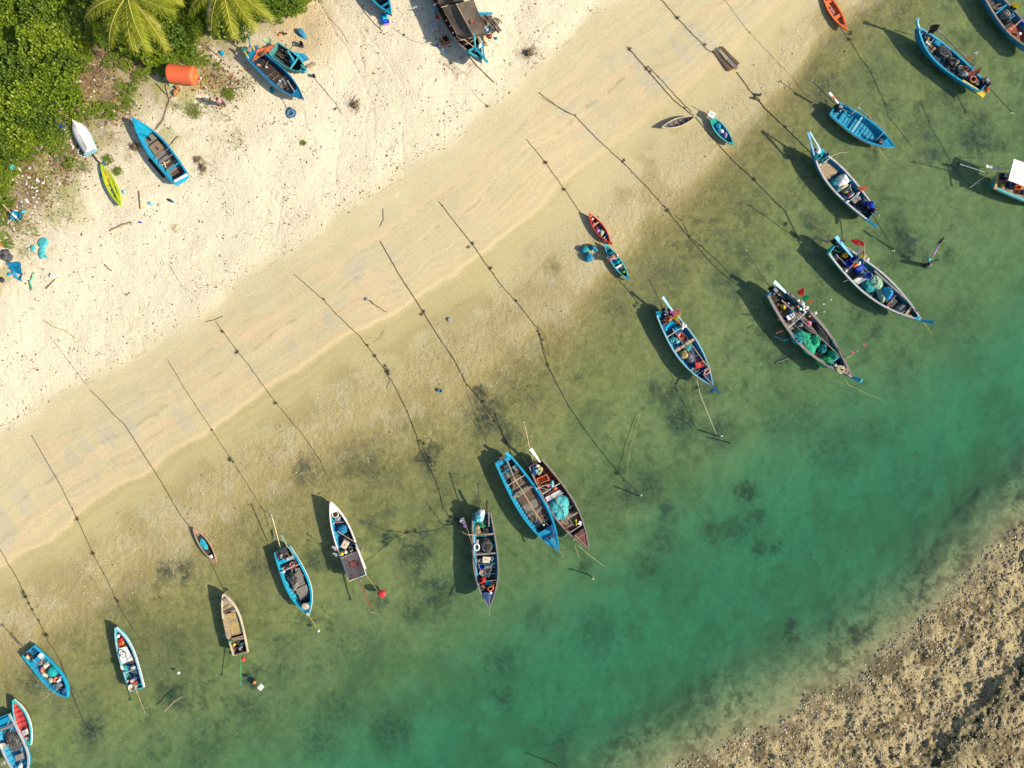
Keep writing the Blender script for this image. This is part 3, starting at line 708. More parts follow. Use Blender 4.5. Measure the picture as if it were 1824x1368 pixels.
def sd(): _sd[0] += 1; return _sd[0]
def rr(V, rot): return -math.radians(rot)
def net(V, x, y, rx, ry, rot, h, z, col, label, name='fishing_net', cat='fishing net', mat=None, line=None, group=None, **kw):
    """rx, ry in zoom units (half sizes); rot = clockwise turn in the picture, degrees"""
    c = vw(V, x, y, z); s_ = sd()
    g_ = heap_geo(c, vm(V, rx, z), vm(V, ry, z), rr(V, rot), h, s_, **kw)
    m = mat or netmat(col)
    if not line: return put(name, g_, m, label=label, cat=cat, group=group, org=c)
    t = thing(name, label, cat, c, group); put('netting' if mat is None else 'cloth', g_, m, t)
    R = random.Random(s_); ax, ay = vm(V, rx, z), vm(V, ry, z); ro = rr(V, rot); pts = []
    for i in range(26):
        a = i * .72 + R.random() * .3; r = .3 + .45 * abs(math.sin(i * .31 + s_)); xx = ax * r * math.cos(a); yy = ay * r * math.sin(a)
        pts.append(c + Vector((xx * math.cos(ro) - yy * math.sin(ro), xx * math.sin(ro) + yy * math.cos(ro), h * (1 - r ** 2.6) ** .7 * .95 + .03)))
    put('head_rope', Geo().tube(pts, .016, 5), cloth(line), t)
    return t
def bag(V, x, y, rx, ry, rot, h, z, col, label, name='sack', cat='sack', **kw):
    kw.setdefault('folds', 6)
    return net(V, x, y, rx, ry, rot, h, z, col, label, name, cat, mat=cloth(col), rings=7, seg=22, **kw)
def boxx(V, x, y, w, d, rot, h, z, col, label, name='crate', cat='crate', lid=None, group=None, fill=None):
    c = vw(V, x, y, z); w = vm(V, w, z); d = vm(V, d, z); a = rr(V, rot); t = thing(name, label, cat, c, group); m = plastic(col) if col not in ('wood', 'tan', 'gwood', 'brown') else timber(col)
    cs, sn = math.cos(a), math.sin(a); q = lambda dx, dy, dz: c + Vector((dx * cs - dy * sn, dx * sn + dy * cs, dz))
    if lid:
        put('body', Geo().box(q(0, 0, h * .42), (w * .94, d * .94, h * .84), a, taper=1.03), m, t)
        put('lid', Geo().box(q(0, 0, h * .92), (w, d, h * .14), a, taper=.93), plastic(lid), t)
        put('handle', Geo().box(q(0, 0, h * 1.01), (w * .35, d * .12, .025), a), plastic('grey'), t)
    else:
        th = max(.02, w * .06); g_ = Geo().box(q(0, 0, .02), (w, d, .04), a); put('bottom', g_, m, t)
        for dx, dy, sx, sy in ((0, d / 2 - th / 2, w, th), (0, -d / 2 + th / 2, w, th), (w / 2 - th / 2, 0, th, d - 2 * th - .004), (-w / 2 + th / 2, 0, th, d - 2 * th - .004)):
            put('side', Geo().box(q(dx, dy, .042 + (h - .04) / 2), (sx, sy, h - .04), a), m, t)
        if fill: put('filling', heap_geo(q(0, 0, .045), w * .42, d * .42, a, h * .8, sd(), 5, 16), cloth(fill), t)
    return t
def tub(V, x, y, r, h, z, col, label, name='bucket', cat='bucket', fill=None, flare=1.18, group=None):
    c = vw(V, x, y, z); r = vm(V, r, z); t = thing(name, label, cat, c, group)
    put('wall', Geo().lathe(c, [(r / flare, 0), (r, h), (r * 1.06, h), (r * 1.06, h - .025), (r * .93, h - .02), (r / flare * .92, .03), (.01, .03)], 18), plastic(col), t)
    if fill: put('contents', Geo().lathe(c, [(r * .86, h * .5), (r * .7, h * .62), (.01, h * .66)], 14), cloth(fill), t)
    pts = [c + Vector((r * math.cos(a), r * math.sin(a), h + .03 * math.sin(a * 1.0))) for a in [math.pi * i / 10 for i in range(11)]]
    put('handle', Geo().tube(pts, .01, 5), metal('grey'), t)
    return t
def ring(V, x, y, r, rt, z, col, label, name='tyre', cat='tyre', sy=1.0, turns=1, rot=0, group=None, mat=None):
    c = vw(V, x, y, z); r = vm(V, r, z); rt = vm(V, rt, z) if rt > 1 else rt; g_ = Geo(); m = 22 * turns; pts = []; ro = rr(V, rot)
    for i in range(m):
        a = 2 * math.pi * i / 22; rad = r * (1 - .13 * (i // 22)) + (random.uniform(-.04, .04) * r if turns > 1 else 0)
        xx, yy = rad * math.cos(a), rad * sy * math.sin(a); pts.append(c + Vector((xx * math.cos(ro) - yy * math.sin(ro), xx * math.sin(ro) + yy * math.cos(ro), rt + .012 * (i // 22))))
    g_.tube(pts, rt, 8 if turns == 1 else 5, closed=turns == 1)
    return put(name, g_, mat or (cloth(col) if turns > 1 else plastic(col)), label=label, cat=cat, org=c, group=group)
def coil(V, x, y, r, z, col, label, turns=5, sy=.8, rot=0): return ring(V, x, y, r, .022, z, col, label, 'rope_coil', 'rope', sy, turns, rot)
def floatb(V, x, y, r, z, col, label, group=None, sz=1.0, name='float', cat='float'):
    c = vw(V, x, y, z); r = vm(V, r, z); t = thing(name, label, cat, c, group)
    put('ball', Geo().ball(c + Vector((0, 0, r * sz)), r, 12, sz), plastic(col), t)
    put('eyelet', Geo().tube([c + Vector((math.cos(a) * .035, 0, 2 * r * sz + .02 + math.sin(a) * .035)) for a in [i * 6.283 / 8 for i in range(8)]], .01, 5, closed=True), plastic(col), t)
    return t
def flag(V, base, tip, zb, zt, flags, label, pole='tan', group=None, r=.02, name='flag_pole', floats=()):
    a = vw(V, *base, zb); b_ = vw(V, *tip, zt); t = thing(name, label, 'flag pole', a, group)
    put('pole', Geo().tube([a, a.lerp(b_, .5) + Vector((.02, .01, 0)), b_], r, 6, r * .6), timber(pole), t)
    for f, size, col in flags:
        p = a.lerp(b_, f); R = random.Random(sd()); n = 5; vs = []; d = Vector((-.9, .35, -.25)).normalized(); u = (b_ - a).normalized()
        for i in range(n + 1):
            for j in range(4):
                s_ = i / n
                vs.append(p + d * size * 1.25 * s_ + (u * .5 + Vector((.35, .75, 0))) * size * .95 * (j / 3 - .5) * (1 - .35 * s_) + Vector((.3, .9, 0)) * .07 * math.sin(s_ * 7 + j + f * 9) * s_ * 1.2 + Vector((0, 0, -.15 * size * s_ * s_)))
        g_ = Geo().add(vs, [(i * 4 + j, i * 4 + j + 1, (i + 1) * 4 + j + 1, (i + 1) * 4 + j) for i in range(n) for j in range(3)], 0, True)
        put('flag', g_, cloth(col), t)
    for f, col in floats: put('float_ball', Geo().ball(a.lerp(b_, f), .07, 10), plastic(col), t)
    return t
def stick(V, pts, z0, z1, r, mat, label, name='pole', cat='pole', r2=None, wob=.03, group=None):
    n = len(pts); R = random.Random(sd()); out = []
    for i, p in enumerate(pts):
        q = vw(V, *p, z0 + (z1 - z0) * i / max(1, n - 1)); out.append(q)
    fine = []
    for i in range(n - 1):
        for k in range(4):
            q = out[i].lerp(out[i + 1], k / 4); fine.append(q + (Vector((R.uniform(-wob, wob), R.uniform(-wob, wob), R.uniform(0, wob * .5))) if (i or k) else Vector()))
    fine.append(out[-1])
    return put(name, Geo().tube(fine, r, 7, r2), mat, label=label, cat=cat, org=out[0], group=group)
def board(V, a, b_, za, zb, w, h, mat, label, name='plank', cat='plank', w2=None, group=None):
    p = vw(V, *a, za); q = vw(V, *b_, zb)
    return put(name, Geo().beam(p, q, w, h, w2), mat, label=label, cat=cat, org=p, group=group)
def sheet(V, corners, zs, mat, label, name='tarpaulin', cat='tarpaulin', n=12, sag=.08, wr=.05, parent=None, thick=.015, org=None):
    """four corners in order round the sheet; sags in the middle and wrinkles"""
    c = [vw(V, *p, z) for p, z in zip(corners, zs)]; s_ = sd(); vs = []
    for lay in (0, 1):
        for i in range(n + 1):
            for j in range(n + 1):
                u, v = i / n, j / n
                p = c[0].lerp(c[1], u).lerp(c[3].lerp(c[2], u), v)
                dz = -sag * 16 * u * (1 - u) * v * (1 - v) + wr * (float(fbm(u * 3.1 + s_, v * 3.1, 1, 3, s_ % 5)) - .5) * 2 - lay * thick
                vs.append(p + Vector((0, 0, dz)))
    m = n + 1; fs = []
    for i in range(n):
        for j in range(n):
            f = (i * m + j, i * m + j + 1, (i + 1) * m + j + 1, (i + 1) * m + j); fs += [f, tuple(q + m * m for q in f[::-1])]
    for i in range(n):
        for a_, b_ in ((i, i + 1), (n * m + i + 1, n * m + i)): fs.append((a_, b_, b_ + m * m, a_ + m * m))
        for a_, b_ in (((i + 1) * m, i * m), (i * m + n, (i + 1) * m + n)): fs.append((a_, b_, b_ + m * m, a_ + m * m))
    g_ = Geo().add(vs, fs, 0, True)
    return put(name, g_, mat, parent, org or c[0], label, cat)
# ------------------------------------------------------------------ the boats, each with what it carries
Z2 = (1340, 480, 6.218); Z3 = (1460, 400, 7.2); Z4 = (1140, 480, 5.7); Z5 = (860, 760, 5.473); Z6 = (800, 880, 5.946); Z7 = (470, 880, 5.948); Z8 = (320, 920, 4.275)
ZA = (0, 1130, 5.75); ZB = (180, 1100, 7.2); ZC = (740, 0, 10.13); ZD = (410, 40, 9.12); ZE = (1620, 20, 8.55); ZG = (1010, 360, 8.554); ZH = (1420, 220, 6.84)
ZQ = (1420, 0, 4.515); ZR = (1400, 200, 4.302); V1 = (0, 0, 4.56); V2 = (400, 0, 3.648); V3 = (0, 160, 3.8); V4 = (900, 0, 3.04); ZS = (1700, 240, 9.77); ZL = (0, 280, 5.7); PX = (0, 0, 1.0)
MOOR = 'fishing boats moored in the shallows'; BEACHED = 'boats pulled up on the sand'; CAN = 'small canoes at the waterline'

# A: big wooden boat heaped with green nets
b = Boat(Z2, (238, 235), (1112, 1198), 345, 'fishing_boat', 'large weathered grey-brown fishing boat heaped with emerald green nets', group=MOOR, ws=.52, hs=.85, hm=.62, hb=1.2, draft=.45,
         outer='cyan', gun='gwood', inner='teal', floor='dbrown', rib='dbrown', ribs=16, planks=(.18, .46, 13, 'brown'), fore=(.88, 'gwood'), thwarts=[(.33, .12, 'lgrey'), (.80, .13, 'blue')], gw=.2, mat=worn)
z = b.zf + .1
b.bar('stem_post', (1095, 1190), (1208, 1235), 1.1, 1.75, .22, .16, paint('cyan'), .34); b.bar('stern_post', (372, 258), (238, 132), .8, 1.5, .16, .09, paint('pale_blue'), .34)
b.motor(225, 235, 1.25, .55); b.motor(285, 262, .7, .5, 'rust', 'char'); b.shaft((180, 180), (-62, -205), .95, 1.9, 'dbrown', 'white')
b.rod('boom', (325, 340), (990, 985), 1.0, 1.1, .06, timber('gwood'), wob=.03); b.rod('boom', (520, 470), (720, 720), 1.05, 1.05, .05, timber('wood'), wob=.03)
b.rod('rail_post', (290, 552), (295, 560), .5, 1.1, .05, timber('gwood')); b.bar('bollard', (1060, 1170), (1105, 1192), 1.25, 1.3, .14, .14, timber('tan'))
net(Z2, 590, 800, 160, 92, 48, .62, z, 'bgreen', 'dome of emerald green net filling the middle of the largest boat', line='ltgreen', lump=.6)
net(Z2, 690, 790, 66, 72, 30, .6, z + .2, 'bgreen', 'bright green net bundle on top of the emerald net dome', lump=.6)
net(Z2, 500, 760, 80, 75, 40, .6, z, 'teal', 'dark teal end of netting beside the brown planks of the largest boat')
net(Z2, 805, 1022, 88, 76, 20, .62, z, 'green', 'rounded bright green net bag nearest the bow of the largest boat', lump=.5)
net(Z2, 895, 955, 72, 62, 45, .6, z, 'bgreen', 'darker green net bag beside the bright green one near the bow')
net(Z2, 770, 880, 42, 60, 30, .55, z, 'teal', 'small teal net clump behind the green net bags')
net(Z2, 620, 665, 130, 38, 40, .4, z, 'black', 'black net lying across the big boat beside its green heap', line='grey')
net(Z2, 770, 730, 50, 160, -35, .35, z + .1, 'black', 'long black net strip along the side of the big boat')
bag(Z2, 618, 598, 40, 33, 20, .35, z + .3, 'pink', 'bright pink sack between black net and plank floor')
bag(Z2, 380, 392, 28, 33, 10, .35, z + .1, 'purple', 'lilac plastic bag near the stern of the big green-net boat')
bag(Z2, 342, 412, 33, 28, 40, .3, z + .05, 'yellow', 'mustard yellow bag beside the lilac plastic bag')
bag(Z2, 272, 395, 20, 22, 0, .25, z + .1, 'rose', 'dull pink cloth bundle at the stern side of the big boat')
boxx(Z2, 412, 524, 95, 55, -28, .35, z + .05, 'royal', 'blue cool box with white lid on the brown planks', 'cool_box', 'cool box', lid='white')
boxx(Z2, 440, 470, 66, 40, -28, .3, z + .1, 'skyb', 'small sky blue crate under the cross beam of the big boat')
net(Z2, 545, 605, 48, 28, -35, .3, z, 'white', 'clump of pale grey floats and line beside the pink sack', 'float_line', 'float line', mat=cloth('lgrey'))
for i, (x, y, r) in enumerate(((545, 380, 22), (500, 345, 17), (560, 410, 18), (590, 428, 20), (560, 445, 18), (525, 440, 16), (605, 420, 14), (688, 483, 20), (575, 470, 15), (540, 355, 14))):
    floatb(Z2, x, y, r, .85, 'white', 'white foam float in the cluster on the rail of the largest boat', 'white floats tied on the largest boat')
for x, y, c, w_ in ((500, 412, 'orange', 'orange float beside the white floats of the largest boat'), (625, 520, 'dorange', 'orange-brown float near the boom of the largest boat'), (518, 432, 'turq', 'turquoise float among the white floats of the largest boat')): floatb(Z2, x, y, 14, .95, c, w_)
flag(Z2, (560, 420), (580, 208), .7, 1.9, [(.72, .42, 'red'), (.9, .25, 'red')], 'bamboo pole with long red flag over the largest boat')
flag(Z2, (560, 415), (650, 300), .7, 1.8, [(.8, .45, 'green')], 'short pole with dark green flag over the largest boat')
flag(Z2, (590, 410), (680, 345), .7, 1.6, [(.85, .28, 'orange')], 'short pole with small orange flag over the largest boat')
flag(Z2, (700, 470), (915, 300), .9, 2.0, [(.5, .12, 'white')], 'thin grey rod leaning far out over the side of the largest boat', 'gwood', floats=((.8, 'white'),))
flag(Z2, (655, 550), (882, 440), .9, 1.8, [(.7, .14, 'white')], 'brown cane leaning out beside the thin grey rod', 'brown')
flag(Z2, (1040, 985), (1268, 838), .95, 2.2, [(.97, .2, 'pink'), (.45, .26, 'pink')], 'white pole with pink bands over the bow of the largest boat', 'cream', floats=((.05, 'orange'),))
stick(Z2, [(345, 672), (262, 708)], .7, .7, .035, timber('rust'), 'reddish stick poking out from the side of the largest boat')
stick(Z2, [(400, 772), (345, 790), (290, 760), (238, 735)], .55, .15, .025, cloth('skyb'), 'short blue rope trailing off the side of the largest boat', 'rope', 'rope')
stick(Z2, [(215, 300), (250, 390)], .6, .65, .04, timber('dbrown'), 'dark pole along the stern floor of the largest boat')
coil(Z2, 985, 1110, 58, 1.0, 'cream', 'tangled cream rope on the bow deck of the largest boat', 6, .7, 35); coil(Z2, 1025, 1125, 40, 1.03, 'tan', 'tan rope loops over the cream tangle on the bow deck', 4, .6, -20)
floatb(Z2, 908, 1060, 20, .95, 'lgrey', 'grey float at the edge of the bow deck of the largest boat')

b.cords()
# B: boat with teal and bright blue nets
b = Boat(Z3, (175, 300), (1318, 1232), 352, 'fishing_boat', 'cyan fishing boat with teal and bright blue nets and red flags', group=MOOR, ws=.55, hs=.8, hm=.58, hb=1.1, draft=.4,
         outer='cyan', gun='lgrey', inner='teal', floor='char', rib='teal', ribs=15, planks=(.08, .36, 12, 'dbrown'), fore=None, thwarts=[(.70, .06, 'gwood', .2), (.865, .22, 'tan')], gw=.12)
z = b.zf + .1
b.bar('stem_post', (1300, 1232), (1468, 1256), 1.05, 1.6, .2, .14, paint('cyan'), .28); b.bar('stern_post', (418, 415), (205, 152), .7, 1.45, .14, .08, paint('skyb'), .34)
b.motor(200, 240, 1.25, .5); b.shaft((150, 225), (-258, -190), .9, 1.9, 'brown', 'white'); b.bar('outrigger_board', (40, 220), (115, 225), .5, .6, .3, .05, timber('tan'))
b.bar('stern_board', (112, 285), (160, 420), .6, .65, .1, .08, paint('green')); b.bar('side_deck_board', (700, 590), (1190, 1030), .63, .75, .16, .04, timber('gwood')); b.bar('inner_rail', (730, 640), (1180, 1045), .5, .55, .08, .05, timber('gwood'))
b.bar('breast_hook', (1240, 1190), (1310, 1235), 1.0, 1.08, .35, .06, paint('cyan'), .1)
b.bar('oar_rest', (380, 705), (305, 735), .55, .5, .06, .04, timber('gwood')); b.bar('cross_frame', (345, 600), (515, 420), .7, 1.0, .07, .07, timber('gwood'))
net(Z3, 610, 760, 120, 75, 60, .4, z, 'teal', 'flat dark teal net under the coiled green one')
net(Z3, 700, 745, 95, 120, -38, .65, z, 'ltgreen', 'coiled sea green net in the middle of the boat with the blue bucket', line='ltgreen', lump=.5)
net(Z3, 775, 900, 40, 110, -20, .45, z, 'ltgreen', 'pale green strand of net beside the bright blue net')
net(Z3, 868, 880, 62, 108, 5, .55, z, 'royal', 'deep blue netting under the bright blue heap')
net(Z3, 845, 875, 68, 85, 12, .75, z + .05, 'skyb', 'bright sky blue net heap amidships', lump=.5)
sheet(Z3, [(430, 720), (640, 600), (690, 650), (500, 770)], (z + .45,) * 4, plastic('lgrey'), 'wrinkled translucent grey plastic sheet across the boat beside the blue bucket', 'plastic_sheet', 'plastic sheet', sag=.03)
tub(Z3, 596, 658, 45, .38, z + .4, 'royal', 'round royal blue bucket on the grey plastic sheet')
boxx(Z3, 500, 572, 110, 78, -38, .4, z, 'royal', 'royal blue lidded box beside the orange and white cloth', 'storage_box', 'box', lid='royal')
boxx(Z3, 352, 505, 80, 85, -38, .4, z, 'royal', 'royal blue crate on the stern side of the orange cloth'); boxx(Z3, 405, 455, 70, 50, -38, .35, z, 'royal', 'smaller royal blue crate next to the cyan stern plank')
bag(Z3, 450, 520, 45, 25, -35, .3, z + .35, 'orange', 'orange cloth lying over the blue crates'); bag(Z3, 492, 498, 32, 28, -30, .32, z + .4, 'white', 'white cloth beside the orange cloth')
tub(Z3, 305, 402, 30, .4, z, 'yellow', 'mustard yellow jug on the stern planks', 'jug', 'jug', flare=.9)
flag(Z3, (570, 440), (505, 225), .8, 2.1, [(.97, .5, 'red'), (.45, .3, 'purple')], 'pole with big red flag and lilac rag over the second boat')
flag(Z3, (585, 440), (565, 190), .8, 2.3, [(.75, .4, 'red'), (.3, .3, 'red')], 'middle red flag pole of the bundle over the blue crates')
flag(Z3, (565, 500), (580, 250), .5, 2.0, [(.35, .25, 'yellow')], 'pole with yellow rag in the bundle over the blue crates', 'cream')
floatb(Z3, 598, 450, 24, .75, 'white', 'white ball float under the red flags'); floatb(Z3, 572, 405, 18, .8, 'yellow', 'yellow float under the red flags'); floatb(Z3, 555, 430, 15, .8, 'cream', 'small cream float under the red flags'); floatb(Z3, 330, 597, 17, .6, 'white', 'small white float on the port rail near the blue crate')
stick(Z3, [(215, 385), (340, 520)], .75, .7, .03, metal('lgrey'), 'pale pipe across the stern floor of the boat with the green board', 'pipe', 'pipe')
boxx(Z3, 905, 985, 130, 115, 42, .2, z, 'brown', 'dark square hatch board behind the bright blue net', 'hatch', 'hatch', lid='char')
boxx(Z3, 862, 1055, 38, 28, 0, .25, z + .1, 'red', 'small red box by the dark hatch', 'box', 'box', lid='red')
net(Z3, 1040, 1080, 95, 60, -40, .4, z, 'grey', 'grey and brown tangle of net near the bow of the boat with blue nets', line='lgrey'); net(Z3, 1105, 1045, 45, 45, 0, .35, z, 'char', 'black net lump beside the grey tangle')
coil(Z3, 1150, 1178, 42, .75, 'rose', 'peach coloured rope coil in the bow', 5, .5, 15); tub(Z3, 1212, 1108, 22, .2, .8, 'rust', 'small rusty bowl in the bow beside the peach rope', 'bowl', 'bowl')

b.cords()
# C: smaller boat with red cooler and yellow net
b = Boat(Z4, (238, 425), (745, 1188), 258, 'fishing_boat', 'slim blue fishing boat with a red cooler near its bow and pink flags', group=MOOR, ws=.62, hs=.7, hm=.5, hb=1.0, draft=.35,
         outer='cyan', gun='pale_blue', inner='blue', floor='navy', rib='blue', ribs=14, fore=(.86, 'navy'), thwarts=[(.265, .08, 'lgrey'), (.45, .24, 'tan'), (.72, .06, 'pale_blue'), (.80, .05, 'pale_blue')], gw=.08)
z = b.zf + .04
b.bar('stem_post', (740, 1180), (818, 1272), .95, 1.5, .14, .1, paint('blue'), .1); b.bar('bow_spine', (640, 1060), (750, 1185), .9, 1.05, .1, .06, timber('gwood'))
b.bar('stern_post', (345, 445), (228, 278), .65, 1.4, .1, .08, paint('pale_blue'), .24); b.motor(250, 430, 1.05, .4); b.shaft((228, 390), (88, 88), .85, 1.8, 'black', 'orange')
b.bar('stern_seat', (165, 460), (205, 455), .6, .6, .55, .05, paint('skyb')); b.rod('rail', (330, 600), (570, 945), .75, .75, .03, metal('lgrey')); b.rod('boom', (490, 715), (700, 1010), .8, .95, .035, timber('straw'))
b.rod('cross_bar', (648, 965), (702, 940), .8, .95, .04, timber('tan'))
sheet(Z4, [(240, 610), (320, 520), (372, 545), (270, 630)], (.65, .8, .8, .6), cloth('skyb'), 'crumpled sky blue tarpaulin behind the engine of the slim boat', wr=.12); bag(Z4, 368, 598, 38, 28, -20, .3, z + .2, 'skyb', 'blue bag under the front cross beam of the slim boat')
net(Z4, 275, 510, 70, 38, -20, .35, z, 'rust', 'rusty brown tangle of rope and cans behind the engine', line='cream'); tub(Z4, 277, 500, 18, .3, z + .2, 'orange', 'little orange pot on the rusty tangle', 'pot', 'pot')
net(Z4, 315, 655, 50, 28, 20, .3, z, 'char', 'dark net under the cross beam of the slim boat'); net(Z4, 325, 710, 38, 40, 0, .3, z, 'teal', 'teal net scrap near the orange bowls'); net(Z4, 375, 720, 34, 34, 0, .25, z, 'pale_blue', 'pale blue net scrap beside the plank seat')
tub(Z4, 415, 675, 30, .22, z + .3, 'orange', 'orange plastic bowl beside the dark red one', 'bowl', 'bowl', flare=1.4); tub(Z4, 447, 702, 30, .2, z + .25, 'maroon', 'dark red plastic bowl beside the plank seat', 'bowl', 'bowl', flare=1.4)
net(Z4, 478, 790, 40, 48, 10, .3, z, 'teal', 'small teal net bundle in front of the plank seat'); net(Z4, 445, 866, 42, 52, -10, .4, z, 'straw', 'yellow-green net bundle in the slim boat', line='yellow'); net(Z4, 520, 915, 42, 52, -20, .35, z, 'grey', 'grey net bundle next to the yellow-green one', line='lgrey')
net(Z4, 512, 850, 24, 22, 0, .3, z, 'maroon', 'small maroon net clump between two net bundles'); tub(Z4, 570, 922, 18, .3, z + .1, 'maroon', 'small wine red cup beside the red cooler', 'cup', 'cup', fill='pink')
boxx(Z4, 595, 968, 86, 60, -18, .38, z + .2, 'red', 'bright red cool box near the bow of the slim boat', 'cool_box', 'cool box', lid='red')
net(Z4, 540, 1015, 35, 26, 20, .25, z + .1, 'gwood', 'brown rope tangle behind the red cool box', line='cream'); ring(Z4, 680, 1036, 36, 7, .9, 'rose', 'peach coloured life ring lying on the bow of the slim boat', 'life_ring', 'life ring', sy=.5, rot=-42)
bag(Z4, 735, 1232, 28, 14, -25, .1, .05, 'navy', 'blue rag floating by the bow post')
flag(Z4, (430, 600), (362, 440), .6, 1.8, [(.95, .4, 'pink'), (.7, .32, 'yellow')], 'leftmost flag pole of the slim boat with pink and yellow flags'); flag(Z4, (435, 620), (405, 400), .6, 2.0, [(.88, .35, 'pink'), (.72, .35, 'yellow')], 'taller pole with pink flag above yellow flag over the slim boat')
flag(Z4, (425, 600), (385, 500), .6, 1.5, [(.9, .34, 'yellow'), (.6, .22, 'orange')], 'short pole with orange and yellow rag over the slim boat'); flag(Z4, (450, 515), (530, 358), .9, 2.0, [], 'thin bare grey rod leaning over the slim boat', 'gwood', r=.014)
for x, y in ((432, 578), (452, 580), (430, 560), (425, 598), (455, 570)): floatb(Z4, x, y, 15, .65, 'white', 'white float in the cluster on the slim boat with pink flags', 'white floats on the slim boat')

b.cords()
# D: bright blue empty boat with brown plank floor
b = Boat(Z5, (192, 312), (745, 1215), 268, 'fishing_boat', 'bright sky blue boat with bare brown plank floor moored against a maroon boat', group=MOOR, ws=.62, hs=.75, hm=.6, hb=1.05, draft=.35, tm=.46, e=2.4,
         outer='skyb', gun='skyb', inner='skyb', floor='dbrown', rib='skyb', ribs=20, planks=(.16, .72, 24, 'brown', .1), fore=(.765, 'skyb'), aft=(.045, 'skyb'), thwarts=[(.12, .06, 'skyb'), (.365, .2, 'wood'), (.24, .04, 'white')], gw=.14)
b.rod('ridge_pole', (300, 495), (592, 965), .95, .95, .05, timber('tan')); b.rod('ridge_pole', (235, 335), (300, 495), .9, .95, .09, timber('gwood')); b.bar('stern_hatch', (165, 318), (210, 295), .79, .79, .25, .04, timber('brown')); b.bar('stern_post', (262, 290), (220, 250), .75, 1.0, .22, .1, paint('skyb'))
b.bar('bow_pole', (660, 1075), (798, 1285), 1.05, 1.5, .07, .07, timber('gwood')); b.bar('bow_hatch', (605, 1105), (715, 1050), .95, .95, .28, .03, paint('navy')); b.rod('brace', (520, 850), (710, 1030), .7, 1.0, .03, timber('gwood'))
for x, y, x2, y2, c, l in ((170, 375, 200, 415, 'brown', 'short brown board at the stern of the bright blue boat'), (205, 440, 255, 500, 'gwood', 'grey board beside the centre pole near the stern'), (300, 380, 340, 420, 'gwood', 'short grey board under the stern crossbar'), (325, 430, 345, 450, 'brown', 'dark block by the centre pole of the bright blue boat')):
    board(Z5, (x, y), (x2, y2), .4, .42, .42, .05, timber(c), l)
net(Z5, 285, 560, 24, 50, -20, .25, b.zf + .1, 'brown', 'brown tangle beside the port ribs of the bright blue boat'); floatb(Z5, 592, 955, 10, .95, 'white', 'white float at the end of the centre pole'); bag(Z5, 660, 995, 38, 30, 30, .12, .98, 'navy', 'dark blue cloth on the foredeck of the bright blue boat')
floatb(Z5, 512, 925, 12, .45, 'skyb', 'small blue float by the front planks of the bright blue boat')

b.cords()
# E: maroon boat with pale teal net
b = Boat(Z5, (515, 355), (1038, 1198), 248, 'fishing_boat', 'old maroon fishing boat carrying one rounded pale teal net', group=MOOR, ws=.6, hs=.8, hm=.6, hb=1.05, draft=.35, tm=.48,
         outer='maroon', gun='gwood', inner='maroon', floor='dbrown', rib='rust', ribs=16, planks=(.62, .74, 5, 'gwood'), fore=(.80, 'maroon'), thwarts=[(.30, .05, 'white'), (.64, .16, 'wood'), (.765, .06, 'lgrey')], gw=.1, mat=worn)
z = b.zf + .1
b.bar('stern_post', (560, 345), (465, 212), .75, 1.35, .13, .06, paint('white'), .3); b.bar('fore_cross_beam', (795, 1072), (925, 985), 1.0, 1.05, .06, .06, timber('gwood')); b.rod('centre_pole', (690, 665), (885, 970), .95, .95, .03, timber('tan')); b.rod('bow_stay', (880, 1110), (1000, 1040), .98, 1.05, .03, timber('tan')); b.rod('bow_stay', (900, 1060), (1030, 1185), 1.0, 1.1, .03, timber('tan'))
b.shaft((490, 352), (400, -42), .8, 1.5, 'tan', 'white'); b.motor(520, 425, .9, .4, 'navy', 'pale_blue'); b.rod('rudder_pole', (430, 358), (382, 290), .5, .3, .05, timber('dbrown'))
net(Z5, 738, 782, 118, 120, 50, .65, z, 'turq', 'rounded pale teal net piled across the maroon boat', lump=.4); sheet(Z5, [(610, 690), (750, 615), (790, 650), (630, 730)], (.75, .75, .7, .7), cloth('lgrey'), 'grey cloth edge behind the pale teal net', wr=.05)
bag(Z5, 490, 415, 26, 62, -5, .5, z + .2, 'navy', 'dark blue tarpaulin bundle at the stern of the maroon boat', 'tarpaulin', 'tarpaulin'); net(Z5, 548, 425, 38, 45, 0, .4, z + .1, 'straw', 'tangle of yellow and blue line at the stern of the maroon boat', line='pale_blue'); bag(Z5, 530, 380, 20, 16, 0, .3, z + .4, 'white', 'white bag beside the dark blue tarpaulin')
boxx(Z5, 585, 508, 112, 62, -22, .38, z + .1, 'orange', 'red-orange fish crate in the maroon boat'); boxx(Z5, 598, 535, 85, 46, -22, .35, z + .12, 'brown', 'brown tray beside the red-orange fish crate', 'tray', 'tray')
bag(Z5, 672, 560, 20, 42, 10, .5, z + .3, 'pale_blue', 'pale blue and white bag on the starboard rail of the maroon boat'); bag(Z5, 632, 572, 22, 18, 0, .35, z + .4, 'pink', 'pink bag beside the pale bag on the maroon boat'); bag(Z5, 700, 600, 24, 16, 0, .3, z + .3, 'dorange', 'orange cloth scrap by the teal net')
board(Z5, (575, 650), (660, 610), .55, .55, .5, .04, timber('dbrown'), 'dark plank in front of the fish crate'); stick(Z5, [(520, 610), (600, 570), (700, 560)], .9, .95, .03, timber('cream'), 'pale cane lying across the maroon boat'); stick(Z5, [(540, 590), (660, 625)], .95, .95, .025, timber('tan'), 'second pale cane crossing the first on the maroon boat')
for i, (x, y) in enumerate(((905, 915), (912, 945))): bag(Z5, x, y, 12, 20, 10, .25, z + .2, 'yellow', ('yellow rag on the starboard side of the maroon boat', 'yellow-green rag nearer the maroon foredeck')[i])
